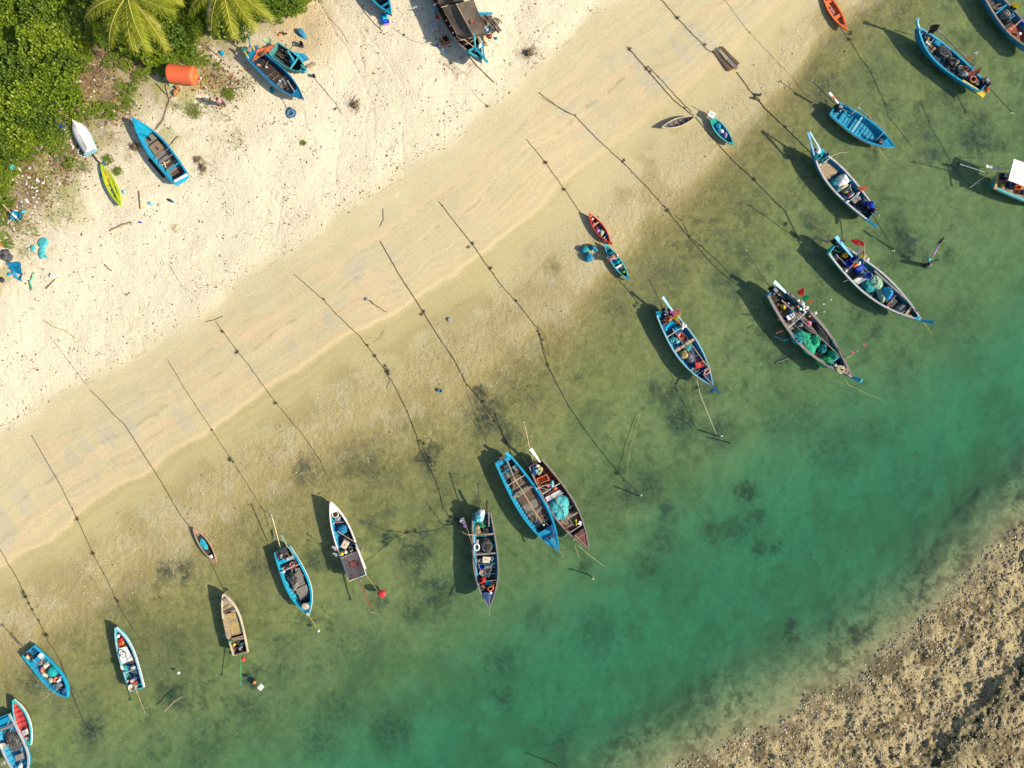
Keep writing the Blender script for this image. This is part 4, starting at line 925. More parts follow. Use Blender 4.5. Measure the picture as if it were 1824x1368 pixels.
boxx(Z5, 945, 935, 36, 30, -60, .25, z + .25, 'lgrey', 'grey plastic box beside the yellow rags', 'box', 'box', lid='white'); net(Z5, 780, 985, 36, 26, 45, .3, z, 'rust', 'reddish net clump on the port side near the maroon foredeck')

b.cords()
# F: black and teal boat, upright in the picture
b = Boat(Z6, (345, 205), (425, 1212), 268, 'fishing_boat', 'narrow black and teal fishing boat with a white life ring and red sack', group=MOOR, ws=.72, hs=.75, hm=.55, hb=1.1, draft=.35, tm=.5, e=2.3,
         outer='teal', gun='gwood', inner='blue', floor='char', rib='teal', ribs=16, planks=(.56, .70, 6, 'char', .1), fore=(.84, 'navy'), aft=(.02, 'brown'), thwarts=[(.225, .07, 'lgrey', -.1), (.44, .16, 'gwood'), (.55, .03, 'blue'), (.655, .03, 'blue'), (.725, .06, 'gwood')], gw=.08, mat=worn)
z = b.zf + .06
b.bar('stem_post', (425, 1050), (426, 1292), 1.1, 1.6, .07, .08, timber('gwood')); b.rod('stern_pole', (402, 190), (402, 72), .8, 1.3, .09, timber('dbrown')); b.bar('stern_plank', (420, 185), (422, 345), .85, .8, .12, .06, timber('gwood'))
b.shaft((322, 160), (308, -105), .85, 1.4, 'dbrown', 'brown'); b.rod('cross_frame', (200, 432), (482, 428), 1.0, 1.0, .045, timber('tan'))
b.rod('side_pole', (280, 650), (355, 880), .8, .85, .03, timber('wood')); b.bar('rail_board', (268, 450), (268, 640), .64, .62, .16, .04, paint('pale_blue')); b.bar('rail_board', (280, 690), (292, 860), .62, .62, .14, .04, paint('pale_blue'))
b.motor(345, 250, 1.1, .3)
bag(Z6, 325, 232, 52, 78, 5, .55, .6, 'pale_blue', 'cyan and white plastic wrapped bundle over the engine of the dark boat', 'plastic_bundle', 'plastic bundle'); bag(Z6, 342, 195, 30, 40, 10, .4, .95, 'white', 'crumpled white plastic on top of the cyan bundle'); bag(Z6, 300, 262, 36, 36, 0, .4, .8, 'turq', 'turquoise plastic bag at the side of the wrapped bundle')
coil(Z6, 352, 328, 28, .5, 'green', 'bright green rope coil behind the wrapped bundle', 4, .85); net(Z6, 295, 375, 38, 48, 0, .3, z, 'straw', 'dull yellow net clump near the stern of the dark boat', line='cream'); net(Z6, 385, 385, 48, 30, 0, .25, z, 'char', 'black net by the green rope coil')
net(Z6, 398, 540, 78, 92, 0, .5, z, 'black', 'large rounded black net between the cross frame and the grey seat', lump=.5, line='grey'); boxx(Z6, 302, 500, 24, 46, 0, .25, .3, 'lgrey', 'small grey box beside the black net', 'box', 'box', lid='lgrey')
ring(Z6, 291, 561, 27, 8, .62, 'white', 'white life ring standing on the port rail of the dark boat', 'life_ring', 'life ring', sy=1.3)
boxx(Z6, 393, 688, 76, 66, 2, .3, z + .1, 'cream', 'square cream stove box in the dark boat', 'stove', 'stove', lid='cream'); tub(Z6, 335, 698, 20, .2, z + .1, 'lgrey', 'small metal pot left of the cream box', 'pot', 'pot', fill='grey'); tub(Z6, 452, 678, 20, .2, z + .1, 'lgrey', 'shiny metal pot right of the cream box', 'pot', 'pot')
tub(Z6, 348, 753, 32, .38, z + .05, 'royal', 'dark blue bucket in the narrow dark boat'); tub(Z6, 355, 822, 30, .3, z + .05, 'cream', 'round tan basket in front of the dark blue bucket', 'basket', 'basket', fill='tan')
bag(Z6, 360, 908, 34, 30, -20, .45, .4, 'red', 'bright red sack beside the black tyre'); ring(Z6, 311, 920, 19, 7, .55, 'black', 'small black tyre on the port side beside the red sack'); bag(Z6, 335, 930, 18, 14, 0, .4, .4, 'red', 'smaller red bag touching the tyre')
boxx(Z6, 420, 930, 60, 36, 0, .3, .35, 'skyb', 'light blue box in front of the red sack'); boxx(Z6, 470, 955, 50, 55, 5, .3, .35, 'brown', 'brown crate on the starboard side near the dark foredeck', fill='rust'); net(Z6, 350, 985, 30, 30, 0, .3, .35, 'rust', 'rust coloured net scraps behind the dark foredeck', line='tan')
coil(Z6, 440, 1000, 36, .85, 'dorange', 'orange rope loops on the foredeck edge of the dark boat', 3, .7, -30); floatb(Z6, 440, 1040, 15, 1.0, 'white', 'white ball float on the dark foredeck')
flag(Z6, (245, 540), (148, 245), .8, 2.0, [(.80, .3, 'purple'), (.66, .25, 'purple'), (.9, .25, 'lgrey')], 'cane pole wrapped in lilac cloth leaning out from the dark boat', 'tan'); floatb(Z6, 125, 282, 15, .02, 'white', 'white float on the water beside the lilac pole'); stick(Z6, [(215, 435), (180, 425), (138, 400)], .95, 1.1, .03, timber('wood'), 'crooked branch sticking out at the cross frame of the dark boat', 'branch', 'branch')

b.cords()
# G: blue boat with grey boards
b = Boat(Z7, (190, 588), (476, 1280), 256, 'fishing_boat', 'light blue boat with grey-brown boards and one crumpled black net', group=MOOR, ws=.68, hs=.62, hm=.5, hb=.85, draft=.3, tm=.48, e=2.5,
         outer='cyan', gun='cyan', inner='cyan', floor='dbrown', rib='cyan', ribs=14, fore=(.84, 'blue'), thwarts=[(.165, .32, 'cyan'), (.29, .07, 'lgrey', -.12)], gw=.13, stripe='white')
z = b.zf + .08
b.shaft((175, 570), (82, 222), .8, 1.5, 'cream', 'white'); b.motor(195, 640, .9, .35); b.bar('engine_cover', (130, 655), (250, 600), .62, .62, .65, .04, timber('char')); b.rod('side_rod', (232, 625), (345, 710), .8, .85, .02, timber('tan')); b.bar('prow_cap', (455, 1262), (478, 1290), .9, .95, .12, .08, paint('white'))
sheet(Z7, [(330, 790), (380, 780), (480, 1060), (385, 1130)], (.34, .34, .36, .36), timber('gwood'), 'long grey-brown board sheet on the floor of the light blue boat', 'floor_board', 'board', sag=0, wr=.02); board(Z7, (345, 830), (400, 890), .38, .38, .55, .05, timber('gwood'), 'short grey board behind the long sheet'); board(Z7, (350, 1045), (465, 990), .42, .42, .6, .04, timber('gwood'), 'square grey board at the front of the floor')
net(Z7, 308, 890, 52, 75, -20, .5, z, 'black', 'crumpled black net on the port side of the light blue boat', lump=.6, line='grey'); net(Z7, 335, 975, 38, 45, 20, .4, z, 'gwood', 'brown frayed end of the black net', lump=.6)
tub(Z7, 325, 738, 37, .35, z, 'red', 'red basket filled with grey cloth behind the white crossbar', 'basket', 'basket', fill='grey'); tub(Z7, 235, 777, 19, .35, z + .1, 'red', 'small red can beside the red basket', 'can', 'can', fill='dorange')
boxx(Z7, 280, 745, 40, 35, -20, .25, z, 'green', 'dark green box between the red basket and red can', 'box', 'box', lid='char'); boxx(Z7, 280, 675, 70, 30, -22, .2, .5, 'gwood', 'small grey hatch on the stern seat', 'hatch', 'hatch', lid='lgrey')
coil(Z7, 442, 1190, 38, .82, 'cream', 'pile of cream rope on the bow of the light blue boat', 7, .8, 20); stick(Z7, [(320, 670), (285, 600), (235, 540)], .8, .9, .03, timber('tan'), 'tan pole at the stern leading to a green paddle')
board(Z7, (238, 535), (188, 438), .8, .6, .06, .05, paint('ltgreen'), 'pale green leaf shaped paddle over the stern', 'paddle', 'paddle', w2=.2)
bag(Z7, 205, 825, 20, 14, 0, .15, .62, 'white', 'white rag on the end of the crossbar')

b.cords()
# H: white boat
b = Boat(Z7, (992, 888), (703, 85), 205, 'fishing_boat', 'white boat with blue inside and a black tarpaulin over its stern', group=MOOR, ws=.93, hs=.7, hm=.7, hb=1.15, draft=.3, tm=.4, e=2.6,
         outer='white', gun='white', inner='skyb', floor='navy', rib='skyb', ribs=14, fore=(.86, 'white'), gw=.07)
z = b.zf + .05
b.bar('side_deck', (985, 560), (1075, 795), .75, .75, .2, .05, paint('white')); b.shaft((1008, 890), (1150, 1245), .8, .9, 'rust', 'white', .05); b.bar('shaft_guard', (1008, 885), (1030, 945), .78, .8, .12, .1, paint('blue'))
b.rod('outrigger_pole', (780, 395), (1010, 540), .9, 1.0, .035, timber('tan')); b.rod('outrigger_pole', (1008, 540), (1122, 606), 1.0, 1.0, .035, timber('gwood')); b.rod('outrigger_brace', (1005, 580), (1055, 562), .8, 1.0, .025, timber('gwood')); b.rod('outrigger_brace', (1035, 665), (1050, 560), .75, 1.0, .015, cloth('cream'))
t = thing('stern_awning', 'black tarpaulin awning with a dull red patch over the white boat\'s stern', 'awning', vw(Z7, 950, 760, .7))
sheet(Z7, [(825, 678), (992, 604), (1076, 850), (900, 922)], (1.1, 1.15, 1.1, 1.05), surf('tarp_char', (.055, .045, .05), (.09, .075, .08), (.16, .13, .13), scale=1.3, fine=9, rough=.7, wear=.5), None, 'canvas', None, n=16, sag=.1, wr=.06, parent=t)
sheet(Z7, [(905, 735), (985, 700), (1000, 755), (930, 780)], (1.12, 1.12, 1.1, 1.1), cloth('maroon'), None, 'patch', None, n=6, sag=.03, wr=.02, parent=t); put('front_pole', Geo().tube([vw(Z7, 822, 676, 1.1), vw(Z7, 995, 602, 1.17)], .03), timber('tan'), t); put('rear_pole', Geo().tube([vw(Z7, 898, 924, 1.05), vw(Z7, 1078, 852, 1.1)], .035), timber('cream'), t)
put('rope', Geo().tube([vw(Z7, 865, 665, 1.15), vw(Z7, 960, 760, 1.1), vw(Z7, 1060, 860, 1.12)], .014, 5), cloth('gwood'), t)
for i, (x, y) in enumerate(((832, 680), (992, 610), (902, 915), (1072, 848))): put('post', Geo().tube([vw(Z7, x, y, .5), vw(Z7, x, y, 1.1)], .03), timber('tan'), t)
ring(Z7, 757, 212, 33, 6, .75, 'cream', 'cream rope ring around a dark pot in the white boat\'s bow', 'rope_ring', 'rope'); tub(Z7, 757, 210, 22, .3, .5, 'brown', 'dark pot inside the cream rope ring', 'pot', 'pot', fill='brown'); coil(Z7, 805, 232, 24, .6, 'lgrey', 'grey line coil beside the dark pot', 4)
net(Z7, 780, 250, 36, 40, 10, .3, .4, 'grey', 'grey net behind the rope ring in the white boat', line='lgrey'); net(Z7, 838, 368, 62, 58, 0, .55, z + .1, 'blue', 'round royal blue net amidships in the white boat', lump=.5, line='skyb'); stick(Z7, [(735, 305), (790, 300), (850, 295)], .8, .8, .04, timber('rose'), 'dull pink pole across the white boat')
boxx(Z7, 868, 528, 84, 66, -62, .4, z + .15, 'white', 'white cool box with rounded tray lid in the white boat', 'cool_box', 'cool box', lid='cream'); net(Z7, 925, 575, 36, 42, 15, .4, z, 'black', 'black net beside the white cool box', line='cream'); net(Z7, 895, 445, 30, 36, 0, .35, z, 'black', 'black cloth between the blue net and white box')
net(Z7, 850, 470, 30, 25, 0, .3, z, 'char', 'dark net at the port side in front of the white box')
flag(Z7, (820, 640), (765, 580), .9, 1.7, [(1.0, .35, 'white'), (.8, .25, 'rose')], 'upper of two short poles with white flags beside the black awning'); flag(Z7, (825, 645), (775, 650), .9, 1.7, [(1.0, .36, 'white')], 'lower of two short poles with white flags beside the black awning')
bag(Z7, 828, 632, 20, 26, 0, .3, .85, 'yellow', 'bright yellow rag where the white flags meet'); bag(Z7, 865, 615, 22, 20, 0, .25, .9, 'cream', 'cream bag at the edge of the awning')
t = thing('mooring_buoy', 'red barrel-shaped buoy floating behind the white boat', 'buoy', vw(Z7, 1250, 1052, 0)); ax = (vw(Z7, 1290, 1055, 0) - vw(Z7, 1210, 1050, 0)); c = vw(Z7, 1212, 1050, .1); l = ax.length
put('barrel', Geo().lathe(c, [(.12, 0), (.27, .05), (.3, l * .35), (.3, l * .65), (.27, l - .05), (.12, l)], 16, 0, ax), plastic('red'), t); put('neck', Geo().lathe(c - ax.normalized() * .08, [(.07, 0), (.07, .1)], 10, 0, ax), plastic('maroon'), t)
stick(Z7, [(1085, 865), (1150, 940), (1208, 1030)], .7, .1, .015, cloth('straw'), 'thin straw coloured line from white boat to red barrel buoy', 'rope', 'rope')
b.cords()
# I: tan boat with bamboo slats
b = Boat(Z8, (465, 1046), (330, 590), 133, 'fishing_boat', 'old tan square-sterned boat with a yellow bamboo slat floor', group=MOOR, ws=.88, hs=.55, hm=.5, hb=.95, draft=.25, tm=.45, e=2.5,
         outer='tan', gun='cream', inner='brown', floor='dbrown', rib='brown', ribs=8, planks=(.30, .66, 26, 'straw', .22), fore=None, thwarts=[(.90, .05, 'gwood'), (.24, .36, 'wood'), (.70, .1, 'brown')], gw=.1, mat=worn)
b.bar('bow_board', (318, 690), (395, 655), .62, .62, .7, .05, timber('tan')); b.bar('bow_board', (330, 725), (408, 690), .58, .58, .35, .05, timber('brown')); b.bar('side_deck_board', (335, 745), (375, 925), .53, .53, .38, .05, timber('tan')); b.motor(470, 1000, .75, .3)
b.shaft((462, 1050), (468, 1312), .7, .9, 'green', 'cream', .03); b.rod('bow_rod', (330, 700), (380, 670), .7, .72, .02, timber('dbrown'))
boxx(Z8, 350, 632, 26, 24, 20, .15, .8, 'gwood', 'small grey box in the peak of the tan boat', 'box', 'box', lid='gwood'); tub(Z8, 487, 962, 10, .35, .45, 'blue', 'small blue can by the stern of the tan boat', 'can', 'can'); tub(Z8, 400, 950, 12, .2, .5, 'green', 'green bowl behind the stern board of the tan boat', 'bowl', 'bowl', fill='straw'); bag(Z8, 415, 975, 14, 12, 0, .2, .4, 'yellow', 'yellow cloth in the tan boat\'s stern')
net(Z8, 410, 715, 26, 10, 10, .2, .5, 'gwood', 'grey rope bundle between the tan boards', line='lgrey'); bag(Z8, 345, 905, 20, 7, -10, .08, .02, 'turq', 'turquoise rag trailing beside the tan boat')
floatb(Z8, 486, 1080, 19, .0, 'red', 'red ball buoy touching the tan boat\'s stern', name='buoy', cat='buoy'); floatb(Z8, 573, 1257, 13, -.08, 'orange', 'orange ball float beside the square white one'); boxx(Z8, 622, 1295, 36, 36, 42, .25, -.08, 'white', 'square white foam float tilted like a diamond', 'foam_float', 'float', lid='white')
b.cords(2)
# J: small red-ended canoe
b = Boat(Z8, (278, 352), (103, 92), 72, 'canoe', 'small canoe with pinkish red ends and cyan net, above the tan boat', 'canoe', CAN, ws=0, tm=.5, e=2.0, hs=.38, hm=.3, hb=.4, draft=.12, outer='rose', gun='tan', inner='dbrown', floor='dbrown', rib='brown', ribs=5, fore=(.83, 'rose'), aft=(.12, 'rose'), thwarts=[(.80, .05, 'lgrey')], gw=.04, zf=.06)
net(Z8, 180, 210, 26, 46, -28, .22, .12, 'cyan', 'bright cyan net in the small red-ended canoe'); boxx(Z8, 243, 304, 26, 26, -25, .2, .12, 'white', 'small white box at the end of the red-ended canoe', 'box', 'box', lid='white')

# K: blue boat with sacks, lower left
b = Boat(ZA, (290, 168), (690, 650), 205, 'fishing_boat', 'blue square-sterned boat with pink and cream sacks and teal tarpaulin', group=MOOR, ws=.80, hs=.52, hm=.45, hb=.7, draft=.25, tm=.5, e=2.6,
         outer='skyb', gun='cyan', inner='blue', floor='blue', rib='skyb', ribs=11, fore=(.9, 'navy'), thwarts=[(.20, .36, 'skyb'), (.72, .05, 'skyb')], gw=.12)
z = b.zf + .04
b.motor(305, 215, .85, .3, 'brown', 'cream'); b.shaft((262, 160), (118, -8), .75, 1.2, 'dbrown', 'brown', .03); b.bar('stern_locker', (335, 145), (395, 190), .48, .48, .3, .05, paint('navy')); b.rod('gear_rod', (330, 250), (380, 300), .75, .6, .015, metal('lgrey'))
boxx(ZA, 428, 213, 44, 36, 42, .22, .5, 'white', 'white box on the bright blue stern seat', 'box', 'box', lid='white'); bag(ZA, 452, 357, 44, 34, 10, .3, z, 'rose', 'pale pink sack on the port side of the blue boat'); bag(ZA, 480, 318, 34, 30, 40, .35, z, 'cream', 'cream sack behind the teal tarpaulin'); bag(ZA, 468, 405, 40, 20, 35, .3, z, 'cream', 'cream sack below the pale pink one')
bag(ZA, 546, 376, 56, 58, 0, .55, z, 'teal', 'round teal tarpaulin bundle amidships in the blue boat', 'tarpaulin', 'tarpaulin', folds=9); bag(ZA, 545, 455, 48, 34, -15, .35, z, 'cream', 'cream sack in front of the teal tarpaulin'); bag(ZA, 578, 450, 26, 38, 30, .38, z, 'dorange', 'orange-brown cloth beside the cream sack')
net(ZA, 425, 285, 36, 24, 40, .25, z, 'brown', 'brown net scrap behind the pink sack', line='lgrey'); bag(ZA, 602, 472, 22, 14, -30, .2, .4, 'white', 'small white bag near the bow of the blue boat'); bag(ZA, 618, 440, 18, 12, -30, .2, .4, 'purple', 'small lilac bag near the bow of the blue boat'); net(ZA, 610, 520, 40, 26, 40, .25, .3, 'grey', 'grey net in the bow of the blue boat'); net(ZA, 655, 578, 24, 30, 20, .2, .62, 'navy', 'dark net on the bow deck of the blue boat')
flag(ZA, (625, 545), (432, 668), .7, 1.4, [(1.0, .25, 'rose'), (.6, .3, 'white'), (.15, .35, 'white')], 'light blue pole with white rags leaning from the blue boat\'s bow', 'tan'); stick(ZA, [(372, 520), (490, 595)], .15, 1.0, .025, paint('pale_blue'), 'pale blue stick crossing the ragged pole')
stick(ZA, [(245, 155), (160, 60), (70, -20)], .5, .0, .015, cloth('gwood'), 'thin mooring line from the blue boat\'s stern towards the beach', 'rope', 'rope')
b.cords()
# L: red dinghy
b = Boat(ZA, (308, 1140), (132, 670), 132, 'canoe', 'small canoe with red inside and turquoise rim, lower left', 'canoe', CAN, ws=0, tm=.5, e=2.1, hs=.42, hm=.34, hb=.45, draft=.15, outer='turq', gun='turq', inner='red', floor='red', rib='maroon', ribs=7, fore=(.9, 'bgreen'), aft=(.1, 'bgreen'), gw=.06, zf=.06, stripe='white')
boxx(ZA, 270, 995, 48, 55, -25, .22, .12, 'white', 'white square tray in the red-lined canoe', 'tray', 'tray', lid='lgrey'); tub(ZA, 295, 1055, 15, .2, .12, 'lgrey', 'small metal can behind the white tray', 'can', 'can')
# M: boat cut by the lower left corner
b = Boat(ZA, (2, 855), (248, 1478), 245, 'fishing_boat', 'light blue boat cut off by the lower left corner, with dark net', group=MOOR, ws=.85, hs=.5, hm=.48, hb=.75, draft=.25, tm=.55, e=2.4,
         outer='skyb', gun='lgrey', inner='skyb', floor='skyb', rib='skyb', ribs=10, thwarts=[(.07, .42, 'skyb'), (.18, .2, 'gwood'), (.80, .05, 'skyb')], gw=.13)
net(ZA, 140, 1085, 78, 108, -18, .4, .18, 'char', 'dark brown net lying in the corner boat', line='grey'); tub(ZA, 55, 1125, 30, .3, .3, 'white', 'white ring-shaped tub on the corner boat\'s rail', 'tub', 'tub', fill='cream'); boxx(ZA, 212, 1245, 78, 62, -20, .25, .2, 'gwood', 'grey wooden box in the corner boat', 'box', 'box', lid='gwood'); bag(ZA, 212, 1345, 20, 34, 0, .2, .3, 'white', 'white rag in the bow of the corner boat')
boxx(ZA, 40, 1315, 32, 36, -25, .2, -.05, 'lgrey', 'small grey can floating beside the corner boat', 'can', 'can', lid='grey')
b.cords()
# N: turquoise boat with white tarpaulin
b = Boat(ZB, (458, 925), (180, 130), 205, 'fishing_boat', 'turquoise boat with a white tarpaulin and a black ring on it', group=MOOR, ws=.9, hs=.5, hm=.48, hb=.85, draft=.25, tm=.42, e=2.4,
         outer='turq', gun='pale_blue', inner='teal', floor='navy', rib='teal', ribs=12, fore=(.93, 'cyan'), thwarts=[(.42, .3, 'char', .15), (.06, .12, 'teal')], gw=.07, stripe='white')
z = b.zf + .04
b.shaft((450, 930), (552, 1202), .7, .75, 'tan', 'cream', .03); b.rod('boom', (310, 705), (448, 660), .95, .95, .03, timber('cream')); b.motor(425, 800, .85, .25, 'grey', 'lgrey')
sheet(ZB, [(225, 395), (330, 368), (415, 545), (268, 605)], (.55, .58, .5, .5), cloth('white'), 'creased white tarpaulin over the turquoise boat', n=16, wr=.1); ring(ZB, 285, 470, 38, 5, .72, 'black', 'black hoop lying on the white tarpaulin', 'hoop', 'hoop'); floatb(ZB, 232, 228, 24, .4, 'white', 'white rounded jar near the turquoise boat\'s bow', name='jar', cat='jar'); ring(ZB, 218, 215, 24, 5, .4, 'black', 'black ring around the white jar')
bag(ZB, 252, 278, 38, 22, -15, .25, .3, 'red', 'red cloth behind the white jar'); boxx(ZB, 262, 326, 70, 54, -15, .3, .25, 'dorange', 'orange wooden crate with a pale rim behind the red cloth', fill='orange'); bag(ZB, 288, 366, 42, 18, -20, .22, .25, 'maroon', 'maroon cloth between orange crate and white tarpaulin'); bag(ZB, 405, 560, 24, 16, -20, .22, .3, 'maroon', 'maroon cloth corner at the lower edge of the white tarpaulin')
bag(ZB, 412, 638, 30, 22, -20, .25, .4, 'lgrey', 'pale grey cloth beside the boom of the turquoise boat'); bag(ZB, 430, 832, 42, 20, -12, .3, .35, 'red', 'red jacket behind the cream hat'); tub(ZB, 413, 882, 44, .25, .45, 'cream', 'wide round cream basket upturned at the stern of the turquoise boat', 'basket', 'basket', flare=.8); tub(ZB, 462, 757, 14, .3, .35, 'royal', 'blue bottle beside the grey engine', 'bottle', 'bottle', flare=.95)
bag(ZB, 270, 645, 14, 36, -25, .15, .52, 'white', 'white cloth folded over the port rail of the turquoise boat'); tub(ZB, 298, 682, 12, .2, .5, 'black', 'small black cup on the port rail', 'cup', 'cup'); bag(ZB, 352, 805, 12, 14, 0, .2, .4, 'cream', 'small cream bag on the port side of the engine')
b.cords()
# O: blue boat with a curved prow, top right
b = Boat(ZE, (1125, 1165), (128, 232), 305, 'fishing_boat', 'bright blue boat with a curved prow, dark nets and a yellow board', group=MOOR, ws=.55, hs=.7, hm=.55, hb=1.2, draft=.4, tm=.5, e=2.2,
         outer='blue', gun='skyb', inner='blue', floor='char', rib='blue', ribs=15, fore=(.90, 'skyb'), thwarts=[(.765, .05, 'pale_blue'), (.30, .06, 'gwood')], gw=.1)
z = b.zf + .05
g_ = Geo(); pts = [(140, 262, 1.1, .1), (118, 200, 1.5, .12), (112, 150, 1.9, .13), (128, 118, 2.15, .16)]
for i in range(3): g_.beam(vw(ZE, pts[i][0], pts[i][1], pts[i][2]), vw(ZE, pts[i + 1][0], pts[i + 1][1], pts[i + 1][2]), .16 + .05 * i, .2, .21 + .05 * i)
put('stem_post', g_, paint('pale_blue'), b.o); b.motor(1140, 1095, 1.2, .45); b.shaft((1195, 1150), (1560, 1540), .8, 1.2, 'brown', 'cream'); b.rod('canopy_pole', (440, 285), (985, 835), 1.6, 1.5, .055, timber('gwood'))
for x, y, x2, y2 in ((360, 330, 470, 250), (975, 870, 990, 835)): b.rod('canopy_post', (x, y), (x2, y2), .6, 1.6, .04, paint('pale_blue') if x > 500 else timber('gwood'))
b.bar('side_board', (810, 1050), (1140, 1290), .62, .55, .12, .05, paint('yellow'), .46); b.bar('hatch_frame', (165, 320), (215, 300), 1.0, 1.0, .3, .04, paint('navy'))
net(ZE, 500, 625, 150, 100, 42, .5, z, 'char', 'broad dark grey net in the boat with the curved prow', line='grey'); net(ZE, 640, 800, 105, 70, 40, .5, z, 'black', 'black net with pale folds next to the dark grey one', line='cream', lump=.6); net(ZE, 680, 800, 45, 70, 35, .5, z + .1, 'gwood', 'brown-grey folds of net on top of the black net')
coil(ZE, 775, 850, 30, .5, 'cream', 'cream rope ring behind the black net', 3); net(ZE, 765, 900, 38, 38, 0, .4, z, 'ltgreen', 'pale green net lump beside the cream rope ring'); boxx(ZE, 826, 898, 55, 50, -25, .35, z + .2, 'orange', 'orange box among the stern gear'); net(ZE, 820, 960, 60, 38, 20, .35, z + .1, 'lgrey', 'pale grey pile of line and rags in the stern', line='pale_blue')
sheet(ZE, [(890, 930), (1110, 845), (1050, 950), (900, 1005)], (1.2, 1.35, 1.2, 1.1), cloth('maroon'), 'dark maroon cloth stretched over the stern gear', 'cloth_awning', 'cloth', wr=.1); ring(ZE, 965, 1040, 44, 9, .7, 'dorange', 'orange ring around a dark tub near the black engine', 'hoop', 'hoop'); tub(ZE, 980, 1035, 32, .3, .5, 'char', 'dark tub inside the orange ring', 'tub', 'tub')
net(ZE, 1000, 1080, 60, 40, 30, .3, .4, 'gwood', 'brown tangle of gear in front of the engine', line='tan'); tub(ZE, 235, 392, 30, .3, .75, 'grey', 'round grey pot in the bow of the blue boat', 'pot', 'pot', flare=.85); boxx(ZE, 262, 500, 85, 55, 38, .3, .45, 'cream', 'cream box in the bow behind the yellow flag', 'box', 'box', lid='cream'); boxx(ZE, 405, 498, 105, 85, 38, .3, .35, 'blue', 'blue deck box behind the cream box', 'box', 'box', lid='blue')
board(ZE, (285, 585), (350, 515), .5, .5, .26, .05, timber('brown'), 'brown plank behind the cream box'); board(ZE, (325, 620), (395, 555), .5, .5, .22, .05, timber('wood'), 'lighter plank next to the brown one')
flag(ZE, (262, 440), (455, 232), .8, 2.0, [(.9, .5, 'black'), (.6, .35, 'black')], 'pole wrapped with a black cloth over the curved-prow boat', 'dbrown'); bag(ZE, 280, 422, 24, 16, -50, .2, .85, 'yellow', 'yellow cloth at the foot of the black-wrapped pole')
flag(ZE, (905, 740), (1055, 625), .9, 1.9, [(.2, .25, 'orange'), (.9, .22, 'white')], 'curved cane with orange and white rags at the boat\'s stern'); flag(ZE, (1000, 835), (1140, 645), .9, 2.0, [], 'bare tan cane leaning over the stern of the curved-prow boat', 'tan'); flag(ZE, (1000, 840), (1100, 765), .9, 1.6, [(1, .12, 'orange')], 'short cane with an orange tip at the stern of the curved-prow boat')
bag(ZE, 1165, 1190, 26, 60, -20, .3, .4, 'dorange', 'orange-brown rag bundle behind the black engine')
b.cords()
# P: empty cyan boat
b = Boat(ZQ, (298, 868), (786, 1182), 165, 'fishing_boat', 'empty bright cyan boat with one plank seat and a black engine', group=MOOR, ws=.72, hs=.55, hm=.5, hb=.85, draft=.3, tm=.42, e=2.5,
         outer='cyan', gun='skyb', inner='skyb', floor='skyb', rib='cyan', ribs=14, fore=(.84, 'skyb'), thwarts=[(.17, .25, 'skyb', .25), (.40, .2, 'pale_blue')], gw=.09, stripe='white')
b.motor(325, 875, 1.15, .4); b.shaft((298, 830), (122, 652), .85, 1.5, 'black', 'white'); b.bar('tiller_post', (330, 830), (258, 745), .9, 1.5, .12, .06, paint('white'), .2); b.bar('tiller_band', (305, 800), (283, 772), 1.12, 1.32, .17, .075, paint('red')); b.rod('side_pole', (490, 860), (695, 1048), 1.0, 1.0, .03, metal('pale_blue')); b.rod('pole_rest', (438, 918), (540, 800), .6, 1.4, .03, timber('tan')); b.rod('pole_rest', (630, 1132), (718, 1042), .6, 1.3, .035, paint('pale_blue'))
net(ZQ, 665, 1140, 30, 20, -30, .25, .6, 'black', 'black rope heap in the bow of the empty cyan boat', line='grey'); net(ZQ, 545, 1100, 18, 12, 20, .12, .15, 'blue', 'small blue rope scrap on the floor of the empty cyan boat'); bag(ZQ, 575, 945, 14, 8, 40, .15, .95, 'orange', 'orange rag hanging on the side pole')
# Q: boat with a forked prow and white sheet
b = Boat(ZH, (915, 1122), (188, 270), 275, 'fishing_boat', 'grey-blue boat with forked prow, plank floor and crumpled white sheet', group=MOOR, ws=.6, hs=.65, hm=.55, hb=1.1, draft=.38, tm=.47, e=2.3,
         outer='blue', gun='lgrey', inner='blue', floor='char', rib='blue', ribs=14, planks=(.60, .80, 6, 'tan', .14), thwarts=[(.80, .06, 'gwood'), (.44, .05, 'pale_blue'), (.28, .05, 'pale_blue')], gw=.12, mat=worn)
z = b.zf + .05
b.bar('stem_post', (210, 400), (132, 102), 1.1, 2.0, .14, .07, paint('blue'), .22); b.bar('stem_post', (285, 325), (150, 100), 1.1, 2.05, .1, .07, paint('pale_blue'), .1); b.rod('prow_bar', (130, 215), (205, 198), 1.75, 1.75, .02, timber('gwood')); b.bar('stern_post', (830, 1160), (972, 1258), .6, 1.1, .14, .1, paint('cyan'), .24)
b.motor(890, 1030, 1.15, .4, 'black', 'royal'); b.motor(800, 985, .8, .3, 'navy', 'royal'); b.shaft((905, 1085), (1178, 1540), .8, 1.5, 'brown', 'cream'); b.bar('breast_board', (210, 420), (330, 330), .9, .95, .5, .05, paint('cyan'))
floatb(ZH, 240, 352, 30, .9, 'white', 'big white float in the forked prow'); boxx(ZH, 246, 415, 70, 48, -30, .3, .95, 'turq', 'turquoise crate in the bow below the white float'); boxx(ZH, 312, 465, 58, 50, -25, .35, .5, 'turq', 'second turquoise crate next to the plank floor'); tub(ZH, 355, 385, 22, .25, .85, 'blue', 'dark blue pot by the starboard side of the forked prow', 'pot', 'pot')
